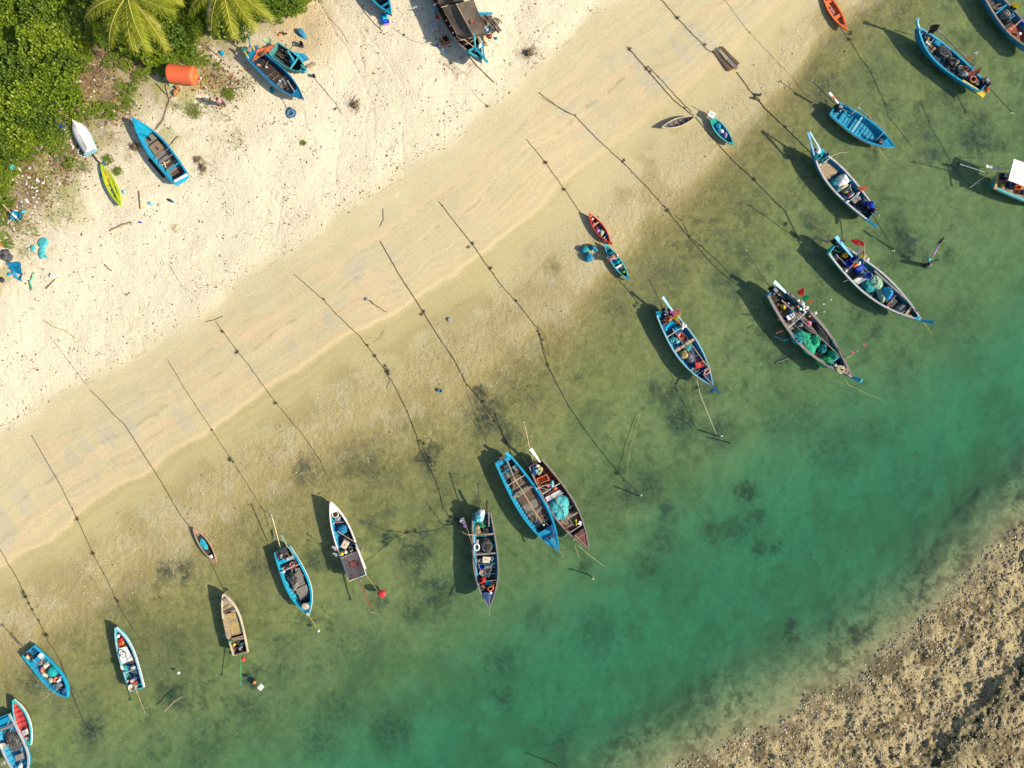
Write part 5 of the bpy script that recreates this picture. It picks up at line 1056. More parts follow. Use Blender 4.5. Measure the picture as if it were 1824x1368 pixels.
bag(ZH, 268, 495, 24, 28, 0, .25, .45, 'cream', 'cream bag on the port rail near the plank floor'); bag(ZH, 535, 705, 82, 88, 30, .6, z + .05, 'white', 'large crumpled white sheet heap amidships', 'sheet_heap', 'sheet'); net(ZH, 435, 722, 45, 48, 0, .5, z, 'teal', 'teal net at the port side of the white sheet heap'); net(ZH, 478, 785, 30, 30, 0, .4, z, 'turq', 'little turquoise net below the white sheet heap'); bag(ZH, 560, 775, 60, 20, -25, .35, z + .1, 'cream', 'cream sacking along the edge of the white sheet heap')
net(ZH, 580, 880, 50, 55, 20, .35, z, 'navy', 'dark blue net behind the cream sacking', line='lgrey'); bag(ZH, 585, 838, 24, 14, 0, .3, z + .2, 'yellow', 'yellow cloth on the dark blue net'); floatb(ZH, 628, 880, 19, .45, 'red', 'shiny red ball on the crossed cloths'); bag(ZH, 660, 875, 55, 14, -40, .2, .55, 'lgrey', 'pale grey cloth strip beside the red ball'); bag(ZH, 735, 858, 30, 14, -50, .2, .7, 'white', 'white cloth strip by the starboard rail'); bag(ZH, 605, 950, 22, 14, -30, .2, .6, 'white', 'white rag on the port rail beside the engines')
boxx(ZH, 700, 930, 110, 70, -38, .3, z + .05, 'char', 'dark box between the cloths and the engines', 'box', 'box', lid='gwood'); bag(ZH, 890, 990, 45, 42, 0, .4, .75, 'royal', 'dark blue cover bulging over the engine', 'engine_cover', 'cover'); tub(ZH, 945, 1065, 20, .3, .6, 'cream', 'cream can at the starboard stern corner', 'can', 'can'); floatb(ZH, 990, 1122, 10, -.05, 'cream', 'tiny cream float on the water at the stern')
flag(ZH, (745, 800), (850, 800), .9, 1.3, [(.9, .5, 'orange'), (.6, .35, 'orange')], 'short pole with a crumpled bright orange flag on the rail'); stick(ZH, [(330, 470), (440, 385), (520, 360), (622, 346)], .9, 1.3, .03, timber('cream'), 'long pale stick reaching out over the starboard rail'); flag(ZH, (860, 860), (808, 715), .9, 1.9, [], 'thin bare rod standing near the orange flag', 'gwood', r=.012)
b.cords()
# R: boat cut by the top right corner
b = Boat((0, 0, 1), (1758, -18), (1862, 96), 36, 'fishing_boat', 'blue boat cut off by the top right corner', group=MOOR, ws=.6, hs=.65, hm=.55, hb=1.1, draft=.4, outer='blue', gun='gwood', inner='blue', floor='brown', rib='blue', ribs=12, planks=(.5, .85, 10, 'rust'), thwarts=[(.28, .12, 'skyb')], gw=.12)
net(ZE, 1440, 60, 90, 60, 40, .5, .2, 'gwood', 'brown and white gear heap in the corner boat', line='cream'); net(ZE, 1490, 170, 60, 60, 40, .3, .2, 'char', 'dark net near the cross pole of the corner boat'); stick(ZE, [(1530, 280), (1625, 205), (1722, 128)], .8, .85, .05, timber('tan'), 'thick tan pole lying across the corner boat'); boxx(ZE, 1662, 358, 36, 36, 10, .25, .3, 'white', 'small white can on the reddish planks', 'can', 'can', lid='white'); boxx(ZE, 1530, 100, 70, 40, -35, .3, .4, 'pale_blue', 'pale blue box beside the gear heap')
flag(ZQ, (1735, 100), (1795, 30), .8, 1.8, [(.8, .4, 'yellow'), (.5, .4, 'black')], 'pole with yellow and black cloth in the corner boat'); boxx(ZE, 1690, 160, 100, 60, 40, .3, .3, 'royal', 'deep blue box on the starboard side of the corner boat')
b.cords()
# S: boat with the white awning, right edge
b = Boat(ZS, (745, 790), (2080, 1255), 325, 'fishing_boat', 'turquoise boat under a white awning, cut off by the right edge', group=MOOR, ws=.85, hs=.6, hm=.55, hb=.9, draft=.35, tm=.4, outer='teal', gun='turq', inner='teal', floor='char', rib='teal', ribs=12, planks=(.04, .55, 16, 'tan', .12), gw=.12, stripe='white')
b.motor(840, 740, 1.3, .4); b.shaft((590, 670), (75, 505), .8, 1.2, 'grey', 'black'); b.bar('transom_board', (765, 645), (710, 945), .68, .68, .22, .06, timber('straw')); b.bar('stern_post', (820, 610), (550, 545), .7, 1.1, .1, .06, paint('lgrey'), .26)
t = thing('boat_awning', 'white canvas awning with brown stains on poles', 'awning', vw(ZS, 1100, 650, .6)); sheet(ZS, [(1040, 420), (1560, 600), (1450, 990), (940, 795)], (1.75, 1.75, 1.7, 1.7), surf('canvas_white', (.74, .73, .70), (.66, .63, .58), (.30, .16, .10), scale=1.2, fine=4, rough=.8, bump=.1, wear=.7, lo=.62, hi=.70), None, 'canvas', None, n=16, sag=-.12, wr=.05, parent=t)
for x, y in ((1040, 430), (945, 790), (1440, 975), (1540, 610)): put('post', Geo().tube([vw(ZS, x, y, .5), vw(ZS, x, y, 1.7)], .03), timber('tan'), t)
stick(ZS, [(265, 920), (560, 705), (850, 490)], .0, 1.6, .05, timber('gwood'), 'long grey pole leaning across the stern shaft of the awning boat', r2=.03); stick(ZS, [(840, 590), (1030, 480)], .9, 1.7, .02, cloth('gwood'), 'thin stay from stern to awning corner', 'rope', 'rope')
tub(ZS, 950, 875, 52, .45, .25, 'navy', 'dark blue barrel under the awning edge', 'barrel', 'barrel', flare=.95, fill='navy'); boxx(ZS, 1060, 935, 95, 70, 10, .4, .25, 'orange', 'orange crate beside the dark blue barrel'); boxx(ZS, 1085, 870, 95, 60, 10, .5, .25, 'red', 'dark red crate behind the orange one'); boxx(ZS, 1185, 1010, 60, 90, 15, .4, .25, 'navy', 'navy blue bag-like box near the picture edge', 'box', 'box', lid='navy'); bag(ZS, 820, 890, 24, 30, 0, .3, .4, 'yellow', 'yellow rag at the port quarter'); ring(ZS, 668, 765, 34, 6, .3, 'straw', 'straw coloured ring hanging at the stern of the awning boat', 'fender_ring', 'ring', sy=1.2); floatb(ZS, 415, 858, 12, -.05, 'turq', 'small turquoise float under the leaning pole')
# T-X: canoes at the edge of the water
gzc = lambda V, x, y: float(gz(*vp(V, x, y)))
def floor_box(V, x, y, *a, **k): pass
z0 = max(-.05, gzc(ZQ, 330, 110))
b = Boat(ZQ, (196, -92), (402, 238), 84, 'kayak', 'bright orange plastic kayak lying at the top of the waterline', 'kayak', CAN, ws=0, tm=.52, e=2.1, hs=.34, hm=.28, hb=.38, draft=.12, base=z0 + .12, outer='orange', gun='orange', inner='orange', floor='dorange', rib='dorange', ribs=3, fore=(.86, 'orange'), aft=(.14, 'orange'), thwarts=[(.30, .3, 'orange'), (.66, .3, 'orange')], gw=.1, zf=.05)
bag(ZQ, 268, 65, 10, 10, 0, .15, z0 + .25, 'grey', 'grey cloth in the seat of the orange kayak'); board(ZQ, (272, 85), (302, 128), z0 + .42, z0 + .42, .06, .04, paint('navy'), 'dark blue strap board on the kayak\'s left rim'); floatb(ZQ, 362, 182, 8, z0 + .2, 'lgrey', 'small grey can near the kayak\'s bow')
z0 = gzc(V4, 940, 660)
b = Boat(V4, (848, 690), (1030, 630), 44, 'canoe', 'narrow pale wooden canoe with six dividers, lying on wet sand', 'canoe', CAN, ws=0, tm=.5, e=2.0, hs=.45, hm=.36, hb=.5, draft=.1, base=z0 + .12, outer='cream', gun='cream', inner='gwood', floor='gwood', rib='gwood', ribs=6, thwarts=[(.2, .04, 'gwood'), (.35, .04, 'gwood'), (.5, .04, 'gwood'), (.65, .04, 'gwood'), (.8, .04, 'gwood')], gw=.035, zf=.02, mat=worn)
z0 = max(0, gzc(V4, 1160, 700))
b = Boat(V4, (1110, 630), (1236, 785), 56, 'canoe', 'blue-green canoe with a square white box on its end', 'canoe', CAN, ws=0, tm=.45, e=2.1, hs=.45, hm=.36, hb=.42, draft=.12, base=z0 + .1, outer='teal', gun='turq', inner='blue', floor='blue', rib='teal', ribs=6, fore=(.88, 'bgreen'), aft=(.22, 'bgreen'), gw=.05, zf=.04)
boxx(V4, 1113, 626, 36, 34, 30, .3, z0 + .45, 'white', 'square white box on the end of the blue-green canoe', 'box', 'box', lid='white'); net(V4, 1150, 684, 18, 26, -30, .3, z0 + .14, 'skyb', 'blue net in the blue-green canoe'); bag(V4, 1168, 712, 18, 12, 20, .3, z0 + .14, 'white', 'white bag in the middle of the blue-green canoe'); bag(V4, 1190, 732, 15, 18, -30, .3, z0 + .14, 'purple', 'dark lilac bag in the blue-green canoe'); net(V4, 1205, 748, 14, 14, 0, .2, z0 + .14, 'bgreen', 'green rope lump near the tip of the blue-green canoe')
stick(V4, [(1100, 612), (1094, 572)], z0 + .4, z0 + 1.0, .03, timber('cream'), 'short cream stick standing behind the square white box')
z0 = gzc(ZG, 500, 420)
b = Boat(ZG, (662, 628), (332, 170), 142, 'canoe', 'red canoe full of coloured cloths on the wet sand', 'canoe', CAN, ws=0, tm=.5, e=2.1, hs=.42, hm=.36, hb=.52, draft=.14, base=z0 + .12, outer='red', gun='red', inner='maroon', floor='maroon', rib='red', ribs=7, fore=(.88, 'dorange'), thwarts=[(.66, .16, 'tan')], gw=.045, zf=.03)
z = z0 + .2
for x, y, rx, ry, r, c, l in ((382, 262, 28, 20, -40, 'white', 'white bag in the pointed end of the red canoe'), (402, 342, 26, 34, 20, 'dorange', 'orange cloth on the port side of the red canoe'), (440, 400, 34, 32, 0, 'maroon', 'wine coloured cloth behind the orange cloth'), (468, 440, 36, 34, 0, 'purple', 'blue-grey cloth beside the pale green sack'), (525, 470, 38, 58, -10, 'ltgreen', 'pale green sack amidships in the red canoe'), (495, 365, 20, 18, 0, 'navy', 'dark blue bag at the starboard rim of the red canoe'), (590, 515, 30, 26, 0, 'navy', 'dark blue bag behind the pale green sack'), (562, 545, 20, 14, 0, 'white', 'small white can beside the dark blue bag'), (580, 590, 26, 28, 0, 'rose', 'salmon pink cloth near the lower end of the red canoe'), (622, 560, 22, 22, 0, 'blue', 'bright blue bag near the lower end of the red canoe'), (630, 610, 34, 26, 30, 'red', 'red cloth heap over the lower tip of the red canoe'), (680, 635, 26, 20, 0, 'dorange', 'orange rag hanging off the red canoe\'s tip')):
    bag(ZG, x, y, rx, ry, r, .3, z, c, l)
z0 = max(0, gzc(ZG, 770, 920))
b = Boat(ZG, (574, 636), (940, 1178), 140, 'canoe', 'cyan canoe with a white middle frame, beside the red canoe', 'canoe', CAN, ws=0, tm=.5, e=2.2, hs=.5, hm=.36, hb=.45, draft=.14, base=z0 + .12, outer='cyan', gun='turq', inner='teal', floor='blue', rib='turq', ribs=7, fore=(.90, 'turq'), aft=(.14, 'cyan'), thwarts=[(.62, .18, 'white'), (.26, .1, 'cyan')], gw=.05, zf=.03)
z = z0 + .2
net(ZG, 735, 840, 48, 50, 30, .4, z, 'grey', 'grey net in the cyan canoe beside the crouching person', line='lgrey'); bag(ZG, 775, 910, 48, 34, -20, .3, z, 'cyan', 'cyan tarpaulin fold behind the grey net', 'tarpaulin', 'tarpaulin'); boxx(ZG, 828, 985, 50, 50, -30, .25, z, 'cream', 'cream box in front of the white frame'); bag(ZG, 862, 1068, 28, 26, 0, .3, z, 'yellow', 'bright yellow bag near the end of the cyan canoe'); tub(ZG, 910, 1188, 14, .2, z0, 'white', 'little white pot beyond the tip of the cyan canoe', 'pot', 'pot'); tub(ZG, 635, 715, 18, .12, z0 + .56, 'teal', 'round dark hatch cup in the cyan canoe\'s tip', 'cup', 'cup')
g0 = gzc(ZG, 300, 770)
net(ZG, 268, 728, 66, 66, 20, .55, g0, 'teal', 'dark teal net heap on wet sand, farthest left of three', line='turq'); net(ZG, 328, 842, 74, 68, 10, .6, g0, 'blue', 'rounded deep blue net heap, lowest of three on wet sand', line='skyb'); net(ZG, 385, 700, 44, 42, 0, .6, g0, 'blue', 'dark blue net heap with a white float, nearest the cyan canoe'); bag(ZG, 425, 730, 48, 26, 10, .3, g0, 'skyb', 'light blue cloth spread from the dark blue net heap'); floatb(ZG, 385, 748, 13, g0 + .3, 'white', 'white float on the dark blue net heap'); bag(ZG, 428, 668, 14, 16, 0, .3, g0 + .25, 'rose', 'dull pink cloth on top of the dark blue net heap')
# ------------------------------------------------------------------ boats pulled up on the dry sand
G = lambda V, x, y: float(gz(*vp(V, x, y)))
# blue boat with orange tarpaulin under the trees
g0 = G(ZD, 700, 850)
b = Boat(ZD, (330, 470), (1180, 1232), 305, 'beached_boat', 'beached blue boat with dark littered floor and an orange tarpaulin', group=BEACHED, ws=.78, hs=.9, hm=.72, hb=1.0, draft=.1, base=g0 + .12, tm=.45, e=2.3,
         outer='blue', gun='blue', inner='blue', floor='dbrown', rib='navy', ribs=16, planks=(.14, .80, 12, 'dbrown', .14), fore=(.83, 'blue'), thwarts=[(.03, .3, 'blue')], gw=.07, zf=.1, stripe='straw')
b.bar('stem_post', (1165, 1220), (1205, 1245), 1.0, 1.25, .14, .12, paint('pale_blue')); b.bar('stern_trim', (215, 440), (300, 575), .9, .85, .09, .08, paint('yellow')); b.bar('stern_post', (240, 480), (225, 410), .8, 1.1, .3, .08, paint('teal')); b.rod('mast_pole', (330, 410), (300, 235), .9, 1.9, .06, paint('blue'))
b.bar('stern_plank', (300, 470), (335, 390), .9, .95, .35, .04, timber('tan')); b.bar('rail_rag', (365, 385), (400, 455), 1.0, .95, .12, .06, paint('yellow'))
sheet(ZD, [(350, 645), (590, 505), (735, 345), (440, 440)], (g0 + .85, g0 + .95, g0 + 1.5, g0 + 1.05), cloth('dorange'), 'faded orange tarpaulin draped over the beached blue boat and wreck', n=18, wr=.18); bag(ZD, 520, 510, 60, 28, -35, .1, g0 + 1.05, 'brown', 'dark brown stained cloth on the orange tarpaulin')
board(ZD, (932, 945), (1048, 1125), g0 + .75, g0 + .95, .1, .06, paint('lgrey'), 'white paddle lying towards the bow of the beached blue boat', 'paddle', 'paddle', w2=.07)
for i, (x, y, x2, y2) in enumerate(((425, 690, 500, 730), (560, 740, 620, 600), (600, 880, 700, 800), (690, 930, 800, 850), (800, 1030, 890, 980), (860, 1060, 930, 1010), (640, 850, 760, 900))):
    stick(ZD, [(x, y), (x2, y2)], b.zf + .2, b.zf + .3, .022, timber(('tan', 'gwood', 'lgrey')[i % 3] if i % 3 < 2 else 'gwood'), 'loose driftwood stick on the floor of the beached blue boat', 'loose_stick', 'stick', group='loose sticks in the beached blue boat')
bag(ZD, 585, 725, 26, 18, 20, .12, b.zf + .2, 'lgrey', 'grey rag on the dark floor of the beached blue boat'); bag(ZD, 800, 950, 24, 20, 0, .1, b.zf + .2, 'lgrey', 'second grey rag nearer the white paddle'); bag(ZD, 455, 690, 40, 22, 20, .12, b.zf + .2, 'rose', 'pale pink rag at the edge of the orange tarpaulin')
# teal wreck
g0 = G(ZD, 950, 560)
b = Boat(ZD, (700, 420), (1225, 785), 265, 'wrecked_boat', 'short teal wrecked boat full of sticks beside the blue beached boat', group=BEACHED, ws=.9, hs=.65, hm=.6, hb=.85, draft=.1, base=g0 + .12, tm=.4, e=2.4,
         outer='teal', gun='teal', inner='dbrown', floor='dbrown', rib='char', ribs=9, fore=(.84, 'turq'), thwarts=[(.64, .12, 'turq', -.05)], gw=.06, zf=.06, mat=worn)
b.bar('stem_post', (1150, 690), (1250, 780), .9, 1.0, .1, .1, paint('turq')); b.bar('stem_post', (1210, 760), (1225, 815), .85, .8, .12, .1, paint('pale_blue')); b.bar('transom_cap', (625, 490), (740, 370), .75, .75, .12, .06, timber('gwood')); b.bar('rail_board', (935, 455), (1035, 625), .7, .75, .12, .05, paint('turq'))
for i, (x, y, x2, y2, c) in enumerate(((700, 480, 960, 650, 'gwood'), (740, 430, 930, 640, 'brown'), (680, 520, 900, 690, 'teal'), (780, 400, 980, 600, 'char'), (720, 600, 860, 640, 'gwood'), (800, 500, 860, 560, 'wood'), (840, 440, 960, 520, 'gwood'), (660, 560, 800, 660, 'gwood'), (830, 370, 930, 480, 'char'))):
    m_ = timber(c) if c != 'teal' else paint('teal'); stick(ZD, [(x, y), (x2, y2)], b.zf + .15 + .03 * i, b.zf + .3, .03, m_, 'broken board heaped inside the teal wreck', 'broken_board', 'board', group='broken boards inside the teal wreck')
sheet(ZD, [(1010, 480), (1200, 500), (1290, 600), (1180, 640)], (g0 + .9, g0 + .9, g0 + .85, g0 + .8), surf('stripe_tarp', C['cyan'], C['blue'], C['white'], scale=5, fine=7, rough=.8, bump=.2, wear=.9, stretch=(5, .5)), 'blue and white striped tarpaulin over the bow of the teal wreck', wr=.1)
bag(ZD, 1010, 620, 55, 75, 10, .25, b.zf + .3, 'blue', 'blue net-like cloth behind the turquoise cross board', 'tarpaulin', 'tarpaulin'); tub(ZD, 688, 455, 26, .3, b.zf + .4, 'white', 'white pot at the stern of the teal wreck', 'pot', 'pot'); floatb(ZD, 1035, 365, 14, g0 + .5, 'lgrey', 'small white bottle behind the teal wreck', name='bottle', cat='bottle')
stick(ZD, [(965, 440), (1045, 355)], g0 + .3, g0 + .9, .04, timber('gwood'), 'pale post leaning behind the teal wreck', 'post', 'post')
board(ZD, (1250, 730), (1390, 660), g0 + .05, g0 + .07, .25, .04, timber('tan'), 'pale plank on the sand at the tip of the teal wreck'); tub(ZD, 1170, 385, 38, .5, G(ZD, 1170, 385) - .03, 'char', 'black bucket standing on the sand behind the teal wreck', fill='char')
net(ZD, 1155, 175, 105, 58, 35, .35, G(ZD, 1155, 175), 'blue', 'oval blue net bag lying alone on sand near the bushes', line='pale_blue'); tub(ZD, 1370, 885, 24, .35, G(ZD, 1370, 885) - .03, 'dbrown', 'short dark post stub on the sand near the teal wreck', 'post_stub', 'post', flare=1.0, fill='dbrown')
stick(ZD, [(800, 165), (925, 185)], g0 + .1, g0 + .3, .06, timber('brown'), 'short brown log by the last bush', 'driftwood', 'driftwood'); bag(ZD, 800, 205, 30, 28, 0, .15, g0 + .05, 'dorange', 'small orange cloth under the last bush')
sheet(ZD, [(520, 270), (600, 230), (700, 310), (600, 350)], (g0 + .15,) * 4, cloth('ltgreen'), 'greenish grey sheet on the sand behind the orange tarpaulin', wr=.06)
for p_ in ((690, 1100), (860, 1250), (655, 715)): pass
net(V2, 430, 735, 34, 40, 20, .12, G(V2, 430, 735), 'navy', 'blue-grey net scrap on sand below the beached blue boat', line='pale_blue'); net(ZD, 680, 1095, 45, 55, 0, .12, G(ZD, 680, 1095), 'teal', 'dark teal scrap in the shade of the beached blue boat')
# big boat with roof, top centre
g0 = G(ZC, 800, 600)
b = Boat(ZC, (160, -720), (1195, 1085), 520, 'beached_boat', 'large beached fishing boat under a dark canvas roof, top centre', group=BEACHED, ws=.6, hs=1.2, hm=1.1, hb=1.6, draft=.1, base=g0 + .15, tm=.5, e=2.3,
         outer='blue', gun='gwood', inner='brown', floor='dbrown', rib='brown', ribs=16, thwarts=[(.80, .1, 'gwood'), (.88, .14, 'cyan')], gw=.12, zf=.3, mat=worn)
b.bar('stem_post', (1075, 860), (1300, 1125), 1.55, 1.9, .18, .14, paint('cyan')); b.bar('bow_rail', (955, 930), (1080, 850), 1.45, 1.55, .16, .1, paint('turq')); b.bar('bow_rail', (1210, 790), (1240, 1050), 1.5, 1.65, .16, .1, paint('cyan')); b.bar('bow_rail', (960, 940), (1190, 1060), 1.5, 1.6, .14, .08, paint('turq')); b.rod('samson_post', (1075, 850), (1060, 620), 1.5, 3.0, .09, paint('turq')); b.rod('stay', (880, 715), (1060, 850), 2.4, 1.6, .02, cloth('cream')); b.rod('stay', (1150, 660), (1200, 780), 2.4, 1.7, .04, paint('lgrey')); b.rod('stay', (1120, 670), (1185, 780), 2.4, 1.65, .03, timber('straw'))
t = thing('boat_roof', 'dark brown two-sided canvas roof on poles over the large beached boat', 'roof', vw(ZC, 850, 380, g0 + 1.2)); rm = surf('roof_canvas', (.065, .052, .040), (.125, .098, .07), (.24, .17, .11), scale=.9, fine=8, rough=.85, wear=.6, stretch=(1, .5))
sheet(ZC, [(475, 118), (735, 70), (1050, 668), (795, 722)], (g0 + 2.1, g0 + 2.7, g0 + 2.7, g0 + 2.1), rm, None, 'roof_canvas', None, n=16, sag=.12, wr=.05, parent=t); sheet(ZC, [(740, 69), (1045, -10), (1290, 610), (1055, 668)], (g0 + 2.7, g0 + 2.2, g0 + 2.2, g0 + 2.7), rm, None, 'roof_canvas', None, n=16, sag=.1, wr=.05, parent=t)
sheet(ZC, [(220, -500), (470, -560), (700, 40), (440, 100)], (g0 + 2.0, g0 + 2.6, g0 + 2.6, g0 + 2.0), rm, None, 'roof_canvas', None, n=12, sag=.35, wr=.05, parent=t); sheet(ZC, [(475, -562), (720, -620), (1040, -30), (705, 38)], (g0 + 2.6, g0 + 2.1, g0 + 2.1, g0 + 2.6), rm, None, 'roof_canvas', None, n=12, sag=.1, wr=.05, parent=t)
for a_, c_, za, zc in (((465, 128), (1050, 2), 2.3, 2.35), ((795, 728), (1300, 622), 2.2, 2.3), ((735, 65), (1055, 672), 2.74, 2.74)): put('roof_pole', Geo().tube([vw(ZC, *a_, g0 + za), vw(ZC, *c_, g0 + zc)], .035), timber('tan'), t)
for x, y in ((480, 120), (800, 715), (1270, 610), (1040, 0), (1050, 660)): put('post', Geo().tube([vw(ZC, x, y, g0 + 1.0), vw(ZC, x, y, g0 + 2.15)], .05), timber('gwood'), t)
sheet(ZC, [(1000, 380), (1060, 350), (1085, 410), (1025, 440)], (g0 + 2.72,) * 4, cloth('rust'), None, 'patch', None, n=4, sag=0, wr=.02, parent=t)
board(ZC, (525, 195), (800, 715), g0 + 1.9, g0 + 1.7, .12, .1, paint('orange'), 'long orange plank laid along the large beached boat', 'plank'); coil(ZC, 640, 390, 22, g0 + 1.95, 'cream', 'cream rope looped round the orange plank', 3)
for i, (x, y) in enumerate(((560, 260), (600, 330), (660, 440), (700, 520), (570, 370), (620, 470), (690, 590), (740, 660))): bag(ZC, x + (i % 2) * 22 - 11, y, 13, 11, 0, .12, g0 + 1.75, ('white', 'cream')[i % 2], 'pale float tied along the orange plank', 'float', 'float', group='pale floats along the orange plank')
bag(ZC, 1165, 850, 45, 55, 10, .5, g0 + 1.4, 'white', 'white sack in the bow of the large beached boat'); bag(ZC, 1075, 915, 30, 26, 0, .3, g0 + 1.4, 'lgrey', 'grey pot lid in the bow triangle of the large beached boat', 'lid', 'lid'); boxx(ZC, 930, 780, 130, 80, -18, .5, g0 + .8, 'maroon', 'dark red crate under the roof edge by the bow', fill='maroon')
# second boat, top edge
g0 = G(V2, 1000, 20)
b = Boat((0, 0, 1), (628, -84), (697, 24), 34, 'beached_boat', 'beached blue boat with only its bow in the picture, top edge', group=BEACHED, ws=.7, hs=.8, hm=.8, hb=1.15, draft=.1, base=g0 + .15, tm=.5, outer='blue', gun='cyan', inner='navy', floor='dbrown', rib='blue', ribs=12, fore=(.90, 'blue'), thwarts=[(.84, .14, 'blue', -.02)], gw=.09, zf=.15)
bag(V2, 1036, 118, 26, 30, 10, .5, G(V2, 1036, 118), 'skyb', 'crumpled light blue plastic bag on the sand below the bow'); boxx(V2, 1052, 152, 44, 26, -12, .35, G(V2, 1052, 152), 'purple', 'violet crate touching the light blue plastic bag', lid='royal')
# pale cyan boat
g0 = G(V3, 1080, 400)
b = Boat(V3, (1226, 603), (893, 186), 142, 'beached_boat', 'beached light blue boat with grey floor, alone on open sand', group=BEACHED, ws=.82, hs=.65, hm=.7, hb=1.05, draft=.1, base=g0 + .12, tm=.42, e=2.2,
         outer='skyb', gun='skyb', inner='skyb', floor='gwood', rib='skyb', ribs=9, planks=(.06, .72, 17, 'gwood', .1), fore=(.72, 'cyan'), thwarts=[(.02, .25, 'skyb'), (.19, .12, 'skyb'), (.33, .06, 'gwood'), (.42, .05, 'gwood')], gw=.1, zf=.08)
b.bar('stern_shelf', (1180, 620), (1268, 572), .72, .72, .2, .05, paint('white')); b.bar('foredeck_tie', (945, 300), (1010, 315), 1.0, .9, .06, .05, paint('blue'))
boxx(V3, 1062, 392, 72, 78, 52, .12, g0 + .35, 'brown', 'square brown hatch board in the light blue beached boat', 'hatch', 'hatch', lid='wood'); board(V3, (1055, 385), (1072, 405), g0 + .5, g0 + .5, .1, .05, timber('char'), 'small black handle block on the brown hatch', 'block', 'block'); board(V3, (1020, 300), (1048, 340), g0 + .6, g0 + .55, .45, .04, timber('gwood'), 'grey wooden sheet at the foredeck edge of the light blue boat'); stick(V3, [(1095, 510), (1150, 475)], g0 + .4, g0 + .45, .04, timber('cream'), 'cream rod across the floor of the light blue boat'); stick(V3, [(1130, 545), (1110, 490)], g0 + .4, g0 + .45, .05, timber('cream'), 'cream post stub at the side of the light blue boat')
board(V3, (1010, 470), (1110, 590), g0 + .05, g0 + .05, .25, .15, timber('dbrown'), 'dark log wedged beneath the light blue beached boat', 'log', 'log')
# upturned white dinghy
g0 = G(V3, 575, 330); g_ = Geo(); A_ = vw(V3, 626, 430, g0); B_ = vw(V3, 512, 216, g0); d_ = (B_ - A_); L_ = d_.length; d_.normalize(); n_ = Vector((-d_.y, d_.x, 0)); vs = []; fs = []; n = 20; Wd = vm(V3, 96) / 2
for i in range(n + 1):
    t_ = i / n; w = Wd * (.82 + .18 * math.sin(min(1, t_ * 2.2) * 1.57)) * (1 - .93 * max(0, (t_ - .42) / .58) ** 3.6) + .01; hh = .62 - .12 * max(0, t_ - .6) * 2
    for yy, zz in ((-1, .02), (-.97, .22), (-.86, .40), (-.55, .52), (-.2, .58), (0, .60), (.2, .58), (.55, .52), (.86, .40), (.97, .22), (1, .02)): vs.append(A_ + d_ * (t_ * L_) + n_ * (yy * w) + Vector((0, 0, zz * hh / .6)))
for i in range(n):
    for j in range(10): fs.append((i * 11 + j, i * 11 + j + 1, (i + 1) * 11 + j + 1, (i + 1) * 11 + j))
fs.append(tuple(range(11))[::-1])
t = thing('dinghy', 'white dinghy lying upside down beside the bushes', 'dinghy', (A_ + B_) / 2); put('hull', g_.add(vs, fs, 0, True), paint('white'), t)
put('keel', Geo().beam(A_ + d_ * .2 + Vector((0, 0, .63)), A_ + d_ * (L_ * .93) + Vector((0, 0, .53)), .07, .08), paint('tan'), t); put('transom', Geo().beam(A_ - n_ * Wd * .84 + Vector((0, 0, .28)) - d_ * .03, A_ + n_ * Wd * .84 + Vector((0, 0, .28)) - d_ * .03, .05, .5), paint('pale_blue'), t)
for s_ in (-1, 1):
    put('side_strake', Geo().tube([A_ + d_ * (L_ * i / 12) + n_ * (s_ * (Wd * (.82 + .18 * math.sin(min(1, i / 12 * 2.2) * 1.57)) * (1 - .93 * max(0, (i / 12 - .42) / .58) ** 3.6) + .02)) + Vector((0, 0, .1)) for i in range(12)], .035), paint('pale_blue'), t)
# yellow-green kayak
z0 = G(V3, 750, 640)
b = Boat(V3, (683, 503), (818, 788), 66, 'kayak', 'long kayak fading from yellow to lime green on dry sand', 'kayak', None, ws=0, tm=.5, e=2.0, hs=.34, hm=.28, hb=.36, draft=.1, base=z0 + .1, outer='lime', gun='lime', inner='lime', floor='lime', rib='lime', ribs=2, fore=(.78, 'lime'), aft=(.45, 'yellow'), thwarts=[(.52, .35, 'straw'), (.64, .35, 'gwood')], gw=.12, zf=.08)
b.bar('deck_strip', (740, 600), (805, 745), .36, .36, .18, .03, paint('lime')); b.bar('keel_line', (700, 540), (725, 580), .35, .35, .03, .03, paint('straw'))
# orange tank
c = P(302, 128, 0); g0 = float(gz(325, 133)); A_ = P(301, 130.5, g0 + .75); B_ = P(348, 136, g0 + .75); l = (B_ - A_).length; R_ = .78
t = thing('water_tank', 'big orange plastic tank lying on its side by the bushes', 'tank', P(325, 133, g0)); tk = surf('tank_orange', (.66, .12, .04), (.52, .10, .04), (.35, .14, .08), scale=.8, fine=5, rough=.55, bump=.05, wear=.35, lo=.60, hi=.7)
put('shell', Geo().lathe(A_, [(.3, -.02), (R_ * .86, 0), (R_ * .97, .06), (R_, .14)] + [(R_ * (1.0 - .012 * (i % 2)), .14 + (l - .3) * i / 14) for i in range(1, 14)] + [(R_, l - .16), (R_ * .95, l - .06), (R_ * .80, l), (.35, l + .02)], 32, 0, B_ - A_), tk, t)
put('end_cap', Geo().lathe(B_ + (B_ - A_).normalized() * .02, [(.28, 0), (.28, .07), (.22, .09), (.05, .09)], 18, 0, B_ - A_), plastic('orange'), t); put('outlet_pipe', Geo().lathe(B_ + Vector((-.05, .02, -.5)), [(.06, 0), (.06, .16), (.08, .16), (.08, .2)], 10, 0, B_ - A_), plastic('rust'), t)
